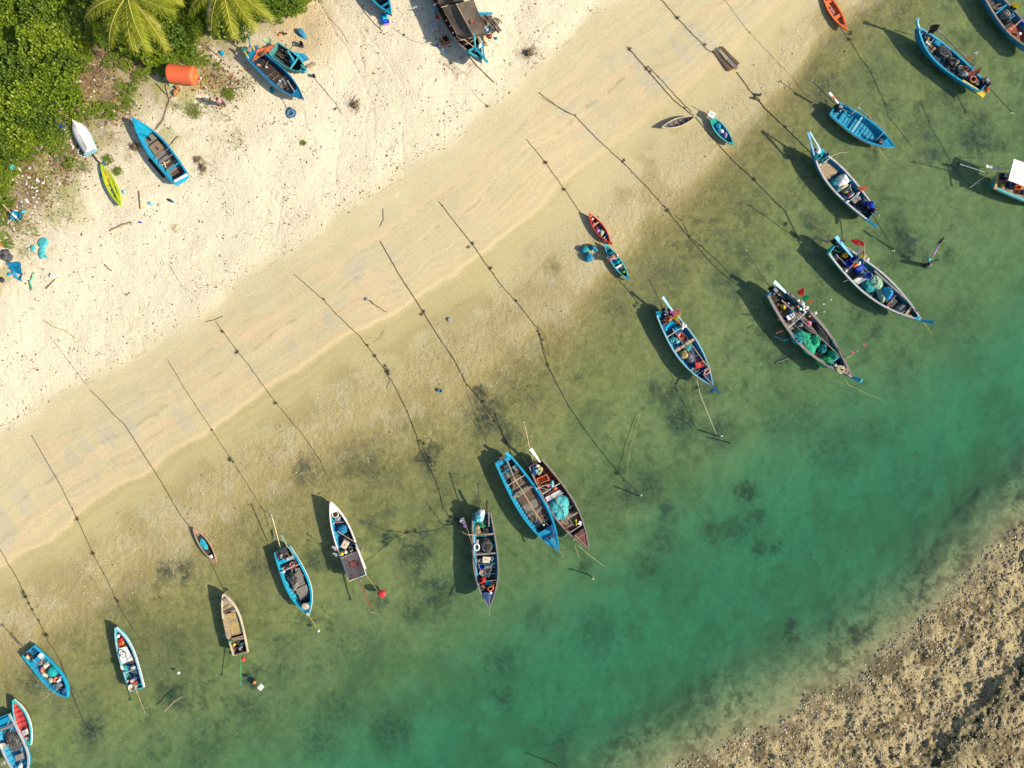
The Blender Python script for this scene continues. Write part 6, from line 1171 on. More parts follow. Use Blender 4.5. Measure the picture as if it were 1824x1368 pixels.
# people
def person(loc, face, label, pose, shirt, pants, hair='black', hat=None):
    t = thing('person', label, 'person', loc); cs, sn = math.cos(face), math.sin(face)
    W = lambda p: (p[0] * cs - p[1] * sn, p[0] * sn + p[1] * cs, p[2])
    def skin(name, chain, edges, mat):
        me = bpy.data.meshes.new(name); ks = list(chain); me.from_pydata([W(chain[k][:3]) for k in ks], [(ks.index(a), ks.index(b_)) for a, b_ in edges], []); me.materials.append(mat)
        o = bpy.data.objects.new(name, me); COL.objects.link(o); o.parent = t
        bpy.context.view_layer.objects.active = o
        mod = o.modifiers.new('skin', 'SKIN'); mod.use_smooth_shade = True
        if not me.skin_vertices: 
            bpy.context.view_layer.objects.active = o; bpy.ops.object.mode_set(mode='OBJECT') if o.mode != 'OBJECT' else None
            me.attributes.new
        for i, k in enumerate(ks):
            if me.skin_vertices: me.skin_vertices[0].data[i].radius = (chain[k][3], chain[k][3] if len(chain[k]) < 5 else chain[k][4])
        if me.skin_vertices: me.skin_vertices[0].data[0].use_root = True
        s_ = o.modifiers.new('sub', 'SUBSURF'); s_.levels = 1; s_.render_levels = 1
        return o
    J = dict(pose); ed = [('pelvis', 'waist'), ('waist', 'chest'), ('chest', 'neck'), ('neck', 'head'), ('head', 'crown')]
    for s_ in 'lr':
        ed += [('chest', 'sh' + s_), ('sh' + s_, 'el' + s_), ('el' + s_, 'wr' + s_), ('wr' + s_, 'ha' + s_), ('pelvis', 'hi' + s_), ('hi' + s_, 'kn' + s_), ('kn' + s_, 'an' + s_), ('an' + s_, 'to' + s_)]
        w_ = Vector(J['wr' + s_][:3]); h_ = Vector(J['ha' + s_][:3]); f_ = (h_ - w_).normalized(); sd_ = f_.cross(Vector((0, 0, 1))); sd_ = sd_.normalized() if sd_.length > .1 else Vector((0, 1, 0))
        for k in range(5):
            a_ = h_ + sd_ * (.018 * (k - 2)) + f_ * (.05 if k else -.01) + (sd_ * -.02 if k == 0 else Vector()); e_ = a_ + f_ * (.045, .05, .06, .05, .04)[k] + Vector((0, 0, -.012))
            J['f%s%d' % (s_, k)] = (*a_, .010); J['g%s%d' % (s_, k)] = (*e_, .008); ed += [('ha' + s_, 'f%s%d' % (s_, k)), ('f%s%d' % (s_, k), 'g%s%d' % (s_, k))]
    skm = surf('skin_brown', (.30, .15, .09), (.26, .13, .08), rough=.5, wear=.1, bump=.02)
    skin('body', J, ed, skm)
    sh = {k: (*J[k][:3], J[k][3] * 1.18 + .012) for k in ('waist', 'pelvis', 'chest', 'shl', 'shr', 'ell', 'elr')}
    for s_ in 'lr': sh['el' + s_] = (*(Vector(J['sh' + s_][:3]).lerp(Vector(J['el' + s_][:3]), .8)), .065)
    skin('shirt', sh, [('pelvis', 'waist'), ('waist', 'chest'), ('chest', 'shl'), ('chest', 'shr'), ('shl', 'ell'), ('shr', 'elr')], cloth(shirt))
    pn = {k: (*J[k][:3], J[k][3] * 1.15 + .015) for k in ('pelvis', 'hil', 'hir', 'knl', 'knr', 'anl', 'anr')}
    for s_ in 'lr': pn['an' + s_] = (*(Vector(J['kn' + s_][:3]).lerp(Vector(J['an' + s_][:3]), .8)), .065)
    skin('trousers', pn, [('pelvis', 'hil'), ('pelvis', 'hir'), ('hil', 'knl'), ('knl', 'anl'), ('hir', 'knr'), ('knr', 'anr')], cloth(pants))
    hd = Vector(J['crown'][:3]); hn = Vector(J['head'][:3]); up = (hd - Vector(J['neck'][:3])).normalized()
    def part(nm, g_, m): o = bpy.data.objects.new(nm, g_.mesh(nm, m)); COL.objects.link(o); o.parent = t
    hc = Vector(W(hn.lerp(hd, .5))); U = Vector(W(up)); F = Vector((cs, sn, 0))
    if hat: part('hat', Geo().lathe(hc + U * .05, [(.24, -.02), (.24, 0), (.12, .02), (.11, .10), (.04, .12)], 16, 0, U), cloth(hat))
    else: part('hair', Geo().lathe(hc - F * .02, [(.10, -.06), (.118, 0), (.115, .06), (.08, .12), (.02, .14)], 14, 0, U), surf('hair_black', (.012, .010, .009), rough=.5))
    part('nose', Geo().lathe(hc + F * .095 - U * .02, [(.02, 0), (.014, .02), (.004, .03)], 6, 0, F), skm)
    for s_ in (-1, 1):
        sdv = F.cross(U).normalized() * s_
        part('eye', Geo().ball(hc + F * .085 + sdv * .035 + U * .005, .012, 6), plastic('white')); part('ear', Geo().ball(hc + sdv * .095 - U * .01, .025, 6, .9), skm)
    part('mouth', Geo().beam(hc + F * .092 - U * .055 - F.cross(U) * .02, hc + F * .092 - U * .055 + F.cross(U) * .02, .01, .012), plastic('rose'))
    return t
POSE = {'pelvis': (0, 0, .92, .13), 'waist': (0, 0, 1.08, .12), 'chest': (.02, 0, 1.30, .14), 'neck': (.03, 0, 1.46, .055), 'head': (.05, 0, 1.54, .085), 'crown': (.06, 0, 1.64, .08),
 'shl': (.02, .17, 1.38, .06), 'ell': (-.04, .24, 1.12, .042), 'wrl': (.16, .22, .96, .032), 'hal': (.24, .2, .94, .035), 'shr': (.02, -.17, 1.38, .06), 'elr': (.02, -.25, 1.12, .042), 'wrr': (.24, -.2, 1.06, .032), 'har': (.32, -.18, 1.08, .035),
 'hil': (0, .1, .86, .1), 'knl': (.14, .11, .48, .065), 'anl': (.06, .11, .08, .045), 'tol': (.22, .12, .04, .038), 'hir': (0, -.1, .86, .1), 'knr': (-.06, -.11, .48, .065), 'anr': (-.2, -.11, .1, .045), 'tor': (-.06, -.12, .04, .038)}
person(ground(400, 189), math.radians(-35), 'person in a pink and white top and dark trousers walking on sand', POSE, 'blush', 'char')
BEND = {'pelvis': (0, 0, .82, .13), 'waist': (.12, 0, .95, .12), 'chest': (.34, 0, 1.02, .14), 'neck': (.48, 0, 1.02, .055), 'head': (.56, 0, 1.0, .085), 'crown': (.66, 0, .99, .08),
 'shl': (.38, .17, 1.0, .06), 'ell': (.50, .24, .78, .042), 'wrl': (.66, .18, .62, .032), 'hal': (.73, .15, .58, .035), 'shr': (.38, -.17, 1.0, .06), 'elr': (.52, -.22, .76, .042), 'wrr': (.68, -.14, .60, .032), 'har': (.75, -.12, .56, .035),
 'hil': (0, .1, .78, .1), 'knl': (.12, .12, .44, .065), 'anl': (-.02, .12, .08, .045), 'tol': (.14, .13, .04, .038), 'hir': (0, -.1, .78, .1), 'knr': (.10, -.12, .44, .065), 'anr': (-.05, -.12, .08, .045), 'tor': (.11, -.13, .04, .038)}
person(P(*vp(ZG, 628, 893), max(0, G(ZG, 628, 893)) - .02), math.radians(28), 'person in a pink shirt and pale hat bending over the cyan canoe', BEND, 'blush', 'rose', hat='cream')

# ------------------------------------------------------------------ litter, driftwood and gear on the beach
def gb(V, x, y): return G(V, x, y)
def log(V, pts, r, c, label, name='driftwood', r2=None, group=None, wob=.04):
    out = []
    for i in range(len(pts) - 1):
        for k in range(5):
            f = k / 5; x = pts[i][0] * (1 - f) + pts[i + 1][0] * f; y = pts[i][1] * (1 - f) + pts[i + 1][1] * f; z = gb(V, x, y) + r * .8
            out.append(vw(V, x, y, z) + Vector((random.uniform(-wob, wob), random.uniform(-wob, wob), 0)))
    out.append(vw(V, *pts[-1], gb(V, *pts[-1]) + r * .8))
    return put(name, Geo().tube(out, r, 7, r2), timber(c), label=label, cat='driftwood', org=out[0], group=group)
log(ZL, [(1120, 750), (1220, 700), (1335, 662)], .09, 'tan', 'thick tan driftwood log on dry sand below the lime kayak', r2=.07)
log(V3, [(938, 685), (943, 740), (950, 805)], .045, 'rust', 'reddish driftwood stick right of the lime kayak'); log(ZL, [(1060, 1085), (1090, 1120), (1132, 1157)], .035, 'dbrown', 'short dark stick on open sand'); log(ZL, [(465, 1335), (520, 1280), (582, 1215)], .05, 'brown', 'brown branch beside a white box at the left edge', r2=.02)
log(V3, [(1205, 315), (1150, 375), (1120, 400)], .05, 'wood', 'crooked branch at the side of the light blue beached boat', r2=.03); log(V3, [(1060, 265), (1110, 200), (1130, 100), (1160, 40)], .035, 'gwood', 'long thin branch above the light blue beached boat', r2=.02); log(V1, [(1265, 680), (1330, 745), (1388, 798)], .035, 'dbrown', 'thin dark pole below the orange tank')
log(V1, [(1055, 870), (1060, 940), (1055, 1030)], .03, 'gwood', 'thin bare branch at the tip of the light blue boat'); log(V1, [(1060, 942), (1125, 938)], .02, 'gwood', 'little twig crossing the bare branch'); log(V3, [(415, 155), (450, 195), (490, 235)], .06, 'dbrown', 'dark log leading to the upturned white dinghy'); log(V3, [(625, 430), (650, 465), (682, 505)], .07, 'dbrown', 'dark log between white dinghy and lime kayak')
log(PX, [(683, 372), (683, 390), (677, 403)], .03, 'gwood', 'curved grey twig on the beach above the longest rope'); log(PX, [(658, 535), (668, 543), (689, 556)], .05, 'brown', 'forked brown driftwood on the smooth wet sand', r2=.02); log(PX, [(367, 573), (382, 570), (396, 563)], .03, 'brown', 'slim brown stick at the top of a mooring rope'); log(PX, [(76, 570), (98, 583), (115, 588), (134, 602)], .04, 'straw', 'greenish dried palm stalk on the left sand', r2=.025)
log(PX, [(295, 150), (302, 180), (288, 215), (275, 232)], .05, 'wood', 'weathered branch between orange tank and light blue boat', r2=.03); log(V2, [(380, 650), (400, 700), (425, 730)], .02, 'dbrown', 'thin dark twig leading to the blue-grey net scrap')
log(V1, [(1600, 340), (1690, 385), (1770, 450)], .06, 'gwood', 'grey branch under the bushes near the orange tank', r2=.03);
log(Z2, [(265, 1035), (330, 1005), (415, 980)], .06, 'wood', 'piece of driftwood in shallow water left of the largest boat'); 
for i, (x, y, x2, y2, c, l) in enumerate(((1125, 275, 1215, 378, 'brown', 'bottom plank of the pile on the wet sand'), (1145, 262, 1240, 360, 'gwood', 'longest grey plank in the pile on the wet sand'), (1170, 255, 1262, 350, 'brown', 'right-hand brown plank of the pile on the wet sand'), (1150, 305, 1222, 380, 'rust', 'reddish plank on the lower side of the pile'), (1160, 268, 1200, 320, 'tan', 'short pale plank on top of the pile'), (1195, 290, 1255, 372, 'gwood', 'thin grey plank crossing the pile'))):
    zz = gb(V4, (x + x2) / 2, (y + y2) / 2); board(V4, (x, y), (x2, y2), zz + .06 + .05 * (i % 3), zz + .08 + .05 * (i % 3), .22, .09, timber(c), l, 'driftwood_plank', 'plank', w2=.28)
for V, x, y, c, l in ((V4, 1360, 540, 'wood', 'short wooden stake stub where the rope meets the water'), (V4, 1378, 520, 'brown', 'brown stake stub beside the pale one')): put('stake', Geo().tube([vw(V, x, y, gb(V, x, y) - .2), vw(V, x + 3, y - 12, gb(V, x, y) + .4)], .12, 9, .1), timber(c), label=l, cat='stake')
net(ZL, 440, 868, 62, 48, -25, .18, gb(ZL, 440, 868), 'turq', 'turquoise net lying on sand near the left edge', line='turq'); net(ZL, 425, 965, 34, 66, 20, .14, gb(ZL, 425, 965), 'turq', 'long tail of turquoise net below the wider one'); net(ZL, 455, 1005, 36, 18, 20, .12, gb(ZL, 455, 1005), 'turq', 'short side strand of turquoise net'); net(ZL, 336, 922, 26, 32, 0, .16, gb(ZL, 336, 922), 'turq', 'small round turquoise net left of the larger one'); floatb(ZL, 303, 937, 10, gb(ZL, 303, 937), 'white', 'small white float beside the round turquoise net')
sheet(ZL, [(70, 1070), (205, 1064), (228, 1190), (110, 1150)], [gb(ZL, 150, 1120) + .12] * 4, cloth('blue'), 'upper half of a blue patterned tarpaulin on sand, left edge', wr=.16); sheet(ZL, [(120, 1150), (228, 1180), (212, 1262), (150, 1225)], [gb(ZL, 180, 1200) + .12] * 4, surf('blue_check', C['skyb'], C['navy'], C['white'], scale=9, fine=10, rough=.9, wear=.6), 'lower blue and white half of the patterned tarpaulin', wr=.14); bag(ZL, 98, 1185, 32, 16, -10, .12, gb(ZL, 98, 1185), 'skyb', 'torn corner of blue tarpaulin pointing left')
stick(ZL, [(348, 1170), (325, 1200), (318, 1235), (298, 1260), (315, 1300), (322, 1350)], gb(ZL, 320, 1250) + .03, gb(ZL, 320, 1250) + .05, .06, netmat('bgreen'), 'twisted strip of green net on the left sand', 'net_strip', 'fishing net'); boxx(ZL, 548, 1208, 50, 38, 25, .2, gb(ZL, 548, 1208), 'white', 'white foam box on the left sand', 'box', 'box', lid='white')
net(ZL, 62, 1000, 66, 62, 20, .35, gb(ZL, 62, 1000), 'char', 'round grey-black net mound at the left edge', line='grey'); bag(ZL, 20, 1245, 26, 30, 0, .2, gb(ZL, 20, 1245), 'char', 'dark sack at the left edge below the blue tarpaulin'); bag(ZL, 10, 885, 16, 22, 0, .2, gb(ZL, 10, 885), 'orange', 'orange plastic scrap at the left edge')
tub(ZL, 192, 605, 46, .45, gb(ZL, 192, 605), 'skyb', 'light blue basket lying under a white pole, left edge', 'basket', 'basket', fill='skyb'); stick(ZL, [(28, 480), (225, 678)], gb(ZL, 100, 600) + .55, gb(ZL, 200, 620) + .5, .035, timber('cream'), 'white pole resting on the light blue basket'); board(ZL, (125, 575), (165, 612), gb(ZL, 140, 590) + .6, gb(ZL, 150, 600) + .58, .18, .05, paint('white'), 'white board fastened to the pole over the basket'); bag(ZL, 235, 555, 30, 18, -20, .2, gb(ZL, 235, 555), 'turq', 'turquoise rag beside the light blue basket'); bag(ZL, 155, 548, 34, 12, -5, .2, gb(ZL, 155, 548), 'white', 'white bag above the light blue basket')
bag(ZL, 118, 90, 46, 34, 15, .35, gb(ZL, 118, 90) + .2, 'turq', 'pale turquoise plastic bag caught in the left bushes'); bag(ZL, 110, 25, 20, 22, 0, .3, gb(ZL, 110, 25) + .2, 'navy', 'dark blue rag in the left bushes')
boxx(V3, 413, 272, 62, 46, -10, .45, gb(V3, 413, 272), 'royal', 'blue and white box thrown beside the upturned dinghy', 'box', 'box', lid='royal'); bag(V3, 425, 268, 18, 12, -40, .1, gb(V3, 413, 272) + .45, 'white', 'white paper on the blue box'); bag(V3, 455, 292, 22, 16, -40, .2, gb(V3, 455, 292), 'lgrey', 'grey plastic next to the blue box')
sheet(V3, [(325, 205), (375, 150), (390, 165), (350, 212)], [gb(V3, 355, 190) + .3] * 4, cloth('skyb'), 'bright blue rag on black rubbish beside the bushes', wr=.1); bag(V3, 302, 240, 16, 20, 0, .3, gb(V3, 302, 240) + .1, 'blue', 'small blue bag in the bushes left of the blue box'); bag(V3, 355, 215, 40, 16, -15, .25, gb(V3, 355, 215), 'black', 'black plastic under the bright blue rag')
for V, x, y, rx, ry, c, l in ((V3, 840, 690, 12, 16, 'pale_blue', 'blue-grey plastic scrap right of the lime kayak'), (V3, 1168, 757, 12, 8, 'blue', 'small blue plastic scrap below the light blue boat'), (V3, 1148, 747, 20, 10, 'char', 'black scrap beside the small blue one'), (V3, 1018, 770, 20, 12, 'pale_blue', 'grey-blue cloth scrap on open sand'), (V3, 950, 897, 9, 7, 'royal', 'tiny blue scrap above the tan driftwood'), (V3, 704, 497, 12, 9, 'blue', 'small blue scrap at the tip of the lime kayak'), (V3, 684, 577, 9, 14, 'skyb', 'sky blue scrap beside the lime kayak'), (V1, 1800, 430, 24, 20, 'skyb', 'light blue plastic bag under the bushes by the wreck'), (V1, 1345, 632, 22, 16, 'lgrey', 'white-edged block left of the orange tank'), (V1, 1385, 682, 22, 24, 'ltgreen', 'grey-green can in front of the orange tank'), (V1, 838, 862, 12, 9, 'blue', 'tiny blue scrap in the low plants')):
    bag(V, x, y, rx, ry, 20, .14, gb(V, x, y), c, l, 'plastic_scrap', 'litter')
for V, x, y, rx, ry, rot, l in ((V1, 1445, 715, 26, 16, 10, 'upper clump of dry orange-brown palm leaves below the orange tank'), (V1, 1428, 755, 18, 32, 20, 'lower clump of dry orange-brown palm leaves below the orange tank')): net(V, x, y, rx, ry, rot, .28, gb(V, x, y), 'rust', l, 'dry_leaves', 'dry leaves', mat=surf('dry_palm', (.34, .16, .05), (.20, .09, .03), (.45, .28, .12), scale=6, fine=14, rough=.9, wear=.7), lump=.8)
def brush(x, y, r, label):
    g_ = float(gz(x, y)); t = thing('brush_pile', label, 'brush pile', P(x, y, g_)); R_ = random.Random(int(x))
    put('heap', heap_geo(P(x, y, g_), r * S * .45, r * S * .38, .4, .25, int(x), lump=.9), surf('brush', (.16, .11, .06), (.07, .05, .035), (.34, .24, .13), scale=7, fine=18, rough=.95, wear=.8, bump=1.0), t)
    for i in range(70):
        a = R_.uniform(0, 6.28); d = R_.random() ** .8 * (.7 + .4 * math.sin(2 * a + x)) * r * S; p = P(x, y, g_ + .05) + Vector((math.cos(a) * d, math.sin(a) * d, R_.uniform(0, .22) * max(0, 1 - d / (r * S)))); b_ = R_.uniform(0, 6.28); l = R_.uniform(.12, .42)
        put('twig', Geo().tube([p, p + Vector((math.cos(b_) * l, math.sin(b_) * l, R_.uniform(-.05, .15)))], .018, 4, .008), timber(R_.choice(['brown', 'tan', 'dbrown', 'wood'])), t)
brush(633, 188, 13, 'round pile of dry brush alone on open sand'); brush(943, 95, 15, 'pile of dry brush and rubbish near the upper tide line'); brush(240, 262, 14, 'low brush pile beside the light blue beached boat'); brush(362, 300, 8, 'small brown brush clump right of the light blue boat'); brush(352, 284, 7, 'upper small brush clump right of the light blue boat')
# gear round the roofed boat
boxx(ZC, 335, 520, 140, 120, -22, .5, gb(ZC, 335, 520), 'lgrey', 'grey metal box with a yellow pole resting on it', 'box', 'box', lid='lgrey'); boxx(ZC, 530, 755, 140, 110, -22, .45, gb(ZC, 530, 755), 'rust', 'brick red box at the lower end of the yellow pole', 'box', 'box', fill='maroon'); stick(ZC, [(332, 492), (520, 762)], gb(ZC, 330, 500) + .62, gb(ZC, 520, 760) + .55, .055, paint('straw'), 'pale yellow pole joining grey and red boxes', wob=.005)
boxx(ZC, 360, 175, 95, 130, -25, .4, gb(ZC, 360, 175), 'pale_blue', 'pale blue tub beside the roofed boat', 'tub', 'tub', lid='pale_blue'); bag(ZC, 410, 305, 50, 30, -30, .35, gb(ZC, 410, 305), 'red', 'bright red cloth beside the pale blue tub'); tub(ZC, 390, 835, 24, .35, gb(ZC, 390, 835), 'royal', 'blue and white cup on the rubbish by the roofed boat', 'cup', 'cup', fill='white'); bag(ZC, 500, 900, 30, 20, 30, .25, gb(ZC, 500, 900), 'white', 'white plastic scrap on rubbish below the red box'); bag(ZC, 555, 945, 34, 20, 30, .2, gb(ZC, 555, 945), 'pale_blue', 'pale blue plastic scrap on rubbish below the red box'); bag(ZC, 1000 - 160, 1060, 40, 34, 0, .3, gb(ZC, 840, 1060), 'grey', 'grey sack in the shade of the roofed boat\'s bow')
board(ZC, (1085, 240), (1392, 242), gb(ZC, 1200, 240) + .5, gb(ZC, 1300, 240) + .45, .2, .06, paint('cyan'), 'cyan plank on the driftwood pile right of the roofed boat')
for i, (x, y, x2, y2, c, l) in enumerate(((1180, 280, 1440, 560, 'gwood', 'longest grey log of the pile right of the roofed boat'), (1260, 270, 1500, 590, 'brown', 'dark log lowest in the pile right of the roofed boat'), (1380, 330, 1540, 560, 'gwood', 'grey log at the outer side of the pile'), (1460, 320, 1560, 420, 'tan', 'short pale log standing off from the pile'), (1150, 320, 1400, 420, 'brown', 'brown log across the top of the pile'), (1300, 500, 1290, 350, 'tan', 'pale crooked branch over the pile'), (1360, 280, 1450, 500, 'wood', 'slim log in the middle of the pile'))):
    zz = gb(ZC, x, y); stick(ZC, [(x, y), ((x + x2) / 2 + 10, (y + y2) / 2), (x2, y2)], zz + .12 + .08 * (i % 3), zz + .12 + .08 * (i % 3), .13 - .05 * (i in (3, 5, 6)), timber(c), l, 'log', 'log', r2=.1 - .04 * (i in (3, 5, 6)))
tub(ZC, 1310, 560, 50, .35, gb(ZC, 1310, 560) + .2, 'blue', 'blue bowl with white cloth on the log pile', 'bowl', 'bowl', fill='white'); floatb(ZC, 1470, 705, 26, gb(ZC, 1470, 705), 'turq', 'turquoise ball float on the sand right of the roofed boat'); bag(ZC, 1240, 690, 40, 60, 10, .4, gb(ZC, 1240, 690), 'straw', 'yellow and white cloth beside the roofed boat\'s bow'); bag(ZC, 1270, 800, 50, 40, 10, .3, gb(ZC, 1270, 800), 'tan', 'orange-brown cloth below the yellow one'); net(ZC, 1340, 660, 50, 40, 0, .3, gb(ZC, 1340, 660), 'char', 'dark net scrap beside the yellow cloth', line='dorange'); stick(ZC, [(1190, 370), (1240, 470), (1180, 500)], gb(ZC, 1200, 400) + .5, gb(ZC, 1200, 400) + .4, .05, cloth('rust'), 'rust red rope on the log pile', 'rope', 'rope')
# small things on the wet sand and in the water
tub(PX, 784.5, 696, 3.2, .25, gb(PX, 784, 696), 'skyb', 'small bright blue cup alone on the wet flats', 'cup', 'cup', fill='blue'); bag(PX, 800, 569, 5, 4, 20, .16, gb(PX, 800, 569), 'grey', 'small grey stone on the wet sand', 'stone', 'stone'); bag(PX, 653, 533, 4, 3, 0, .15, gb(PX, 653, 533), 'grey', 'grey lump beside the forked driftwood', 'stone', 'stone'); floatb(PX, 568, 1123, 2.4, -.05, 'white', 'tiny white float ahead of the light blue boat\'s bow'); bag(PX, 318, 1198.5, 3, 2.2, 20, .15, -.04, 'white', 'tiny white foam piece floating near a driftwood branch', 'foam', 'foam'); stick(ZB, [(820, 1200), (930, 1080), (1040, 1015)], .05, .15, .04, timber('tan'), 'slim pale branch floating right of the turquoise boat', 'branch', 'branch')
def stake(x, y, h, lean, c, label, top=None):
    z = float(gz(x, y)); a = P(x, y, z - .2); e = P(x, y, z) + Vector((lean[0], lean[1], 0)); e.z = h
    t = thing('mooring_stake', label, 'stake', a); put('post', Geo().tube([a, a.lerp(e, .5) + Vector((.03, .02, 0)), e], .07, 8, .05), timber(c), t)
    if top: put('wrapping', Geo().tube([a.lerp(e, .8), e + Vector((0, 0, .04))], .09, 8, .07), cloth(top), t)
stake(1138, 884, .7, (-.05, .35), 'wood', 'leaning stake with pale wrapped top in open shallows', 'cream'); stake(1277, 777, .35, (.1, .1), 'wood', 'stake with white top at the end of a beaded rope', 'white'); stake(1288, 786, .3, (.3, -.1), 'dbrown', 'short dark stake just below the white-topped one'); stake(1046, 1022, .25, (.4, -.05), 'gwood', 'broken grey stake below the maroon boat', 'cream'); stake(991, 1361, .3, (.1, .1), 'gwood', 'lone stake at the bottom edge of the picture')
a = P(1651, 471, -1.0); t = thing('channel_marker', 'leaning marker pole with black flag and turquoise float in open water', 'marker', a)
z_ = 2.6; put('pole', Geo().tube([vw(ZR, 1085, 1165, -.2), vw(ZR, 1125, 1110, .5), vw(ZR, 1212, 962, z_)], .04, 7, .03), timber('tan'), t); put('flag', Geo().beam(vw(ZR, 1170, 1005, 2.0), vw(ZR, 1212, 960, 2.7), .30, .05, .1), cloth('black'), t); put('wrapping', Geo().tube([vw(ZR, 1130, 1090, .9), vw(ZR, 1168, 1015, 1.8)], .07, 8, .06), cloth('purple'), t); put('float_ball', Geo().ball(vw(ZR, 1094, 1127, .3), .16, 12), plastic('turq'), t); put('stump', Geo().tube([vw(ZR, 1070, 1180, -1.0), vw(ZR, 1088, 1160, .35)], .2, 9, .17), timber('dbrown'), t); put('branch', Geo().tube([vw(ZR, 1080, 1165, .2), vw(ZR, 1125, 1145, .3), vw(ZR, 1165, 1125, .45)], .07, 7, .04), timber('dbrown'), t); put('bottle', Geo().lathe(vw(ZR, 1100, 1170, .3), [(.08, 0), (.09, .2), (.04, .28)], 9), plastic('lgrey'), t)

# ------------------------------------------------------------------ mooring ropes running down the beach
def clump_mesh(seed, n=26, r=.22, h=.14):
    R = random.Random(seed); g_ = Geo()
    for i in range(n):
        a = R.uniform(0, 6.28); d = R.uniform(0, r * .5); p = Vector((math.cos(a) * d, math.sin(a) * d, .01)); b_ = a + R.uniform(-1.3, 1.3); l = R.uniform(.3, 1) * r
        g_.tube([p, p + Vector((math.cos(b_) * l * .5, math.sin(b_) * l * .5, R.uniform(.3, 1) * h)), p + Vector((math.cos(b_ + .5) * l, math.sin(b_ + .5) * l, R.uniform(0, .5) * h))], .014, 3, .004)
    return g_.mesh('seaweed_clump', _weed)
_weed = surf('weed_brown', (.075, .06, .035), (.05, .045, .03), (.14, .11, .06), scale=9, fine=30, rough=.9, wear=.6)
CL = [clump_mesh(i) for i in range(4)]
ROPE = 'mooring ropes running down the beach into the water'
def rope(pts, r, label, c='dbrown', clumps=(), wig=.03, dens=0.0, label_cat='rope', zadd=.02, group=ROPE):
    R = random.Random(sd()); out = []; r = r * .46; dens *= .5
    for i in range(len(pts) - 1):
        (x0, y0), (x1, y1) = pts[i], pts[i + 1]; l = math.hypot(x1 - x0, y1 - y0); m = max(2, int(l / 7))
        for k in range(m):
            f = k / m; x = x0 + (x1 - x0) * f; y = y0 + (y1 - y0) * f; out.append(P(x, y, float(gz(x, y)) + r + zadd) + Vector((R.uniform(-wig, wig), R.uniform(-wig, wig), R.uniform(0, .01))))
    x, y = pts[-1]; out.append(P(x, y, float(gz(x, y)) + r))
    t = thing('mooring_rope', label, label_cat, out[0], group); put('line', Geo().tube(out, r, 5), timber(c), t)
    cl = list(clumps)
    for q in out:
        if R.random() < dens: cl.append((q.x, q.y, 0))
    for q in cl:
        if len(q) == 3: loc = Vector((q[0], q[1], 0)); px_ = 912 + q[0] / S; py_ = 684 - q[1] / S; loc.z = float(gz(px_, py_)) + .01; s_ = R.uniform(.15, .45)
        else: loc = P(q[0], q[1], float(gz(*q[:2])) + .01); s_ = R.uniform(.5, 1.25)
        o = bpy.data.objects.new('seaweed_clump', R.choice(CL)); o.location = loc - t.location; o.rotation_euler = (0, 0, R.uniform(0, 6)); o.scale = (s_, s_, s_); o.parent = t; COL.objects.link(o)
rope([(1172, -8), (1205, 30), (1260, 88), (1272, 95)], .045, 'rope coming from the top edge down to the pile of planks', clumps=[(1208, 32), (1256, 80)], dens=.12)
rope([(1312, 128), (1345, 172), (1365, 195), (1400, 228), (1440, 268), (1475, 300)], .06, 'rope from the pile of planks past the stake stubs into water', clumps=[(1345, 172), (1352, 178), (1400, 226)], dens=.35)
rope([(1288, -5), (1330, 52), (1380, 105), (1412, 138), (1435, 170)], .018, 'thin line from the top edge towards the striped-tiller boat', dens=.12, wig=.015)
rope([(1118, 84), (1150, 120), (1160, 132), (1200, 178), (1238, 208), (1272, 248), (1300, 280), (1345, 322), (1400, 378), (1420, 420), (1440, 470)], .05, 'rope that passes the pale wooden canoe and blue-green canoe', clumps=[(1122, 88), (1152, 122), (1158, 128), (1220, 192), (1343, 320), (1400, 400), (1415, 420)], dens=.2)
rope([(1155, 118), (1178, 142), (1205, 172), (1232, 200)], .04, 'short second rope beside the one above the pale wooden canoe', dens=.2)
rope([(1460, -10), (1490, 40), (1520, 80), (1532, 102), (1550, 125), (1580, 190)], .035, 'rope under the orange kayak running into the water', clumps=[(1512, 70), (1505, 92), (1515, 60)], dens=.15)
rope([(960, 165), (1000, 195), (1024, 206), (1065, 248), (1108, 288), (1150, 330), (1185, 370), (1225, 420), (1270, 472), (1310, 505)], .042, 'rope with a weedy knot passing left of the pale canoe', clumps=[(1025, 205), (1112, 285), (1110, 288), (1185, 368), (1190, 375), (1228, 420)], dens=.2)
rope([(1188, 375), (1215, 392), (1228, 420), (1262, 450)], .03, 'loop of loose rope in the shallows below the weedy knot', dens=.3)
rope([(938, 248), (972, 290), (1002, 332), (1035, 380), (1052, 388)], .035, 'rope ending at the tip of the red canoe', clumps=[(973, 290), (1005, 338)], dens=.15)
rope([(783, 360), (812, 398), (842, 435), (866, 470), (895, 510), (922, 540), (958, 585), (968, 625), (978, 655), (1012, 722), (1060, 790), (1100, 840), (1134, 876)], .04, 'long rope ending at the leaning pale-topped stake', clumps=[(842, 434), (835, 440), (874, 478), (920, 536), (958, 590), (962, 596), (968, 605), (976, 650), (1100, 842), (1112, 856)], dens=.25)
rope([(958, 580), (972, 600), (980, 635), (968, 620), (962, 596)], .02, 'tangled loop of rope at the waterline', dens=.4)
rope([(677, 429), (712, 490), (740, 533), (775, 590), (812, 645), (830, 682), (850, 705), (880, 745), (905, 790)], .05, 'thick straight rope crossing the berm above the bright blue boat', clumps=[(755, 555), (752, 560), (832, 686), (860, 715), (880, 750), (875, 730)], dens=.15, wig=.015)
rope([(830, 690), (845, 735), (868, 790)], .02, 'thin loose rope left of the thick straight one', dens=.3)
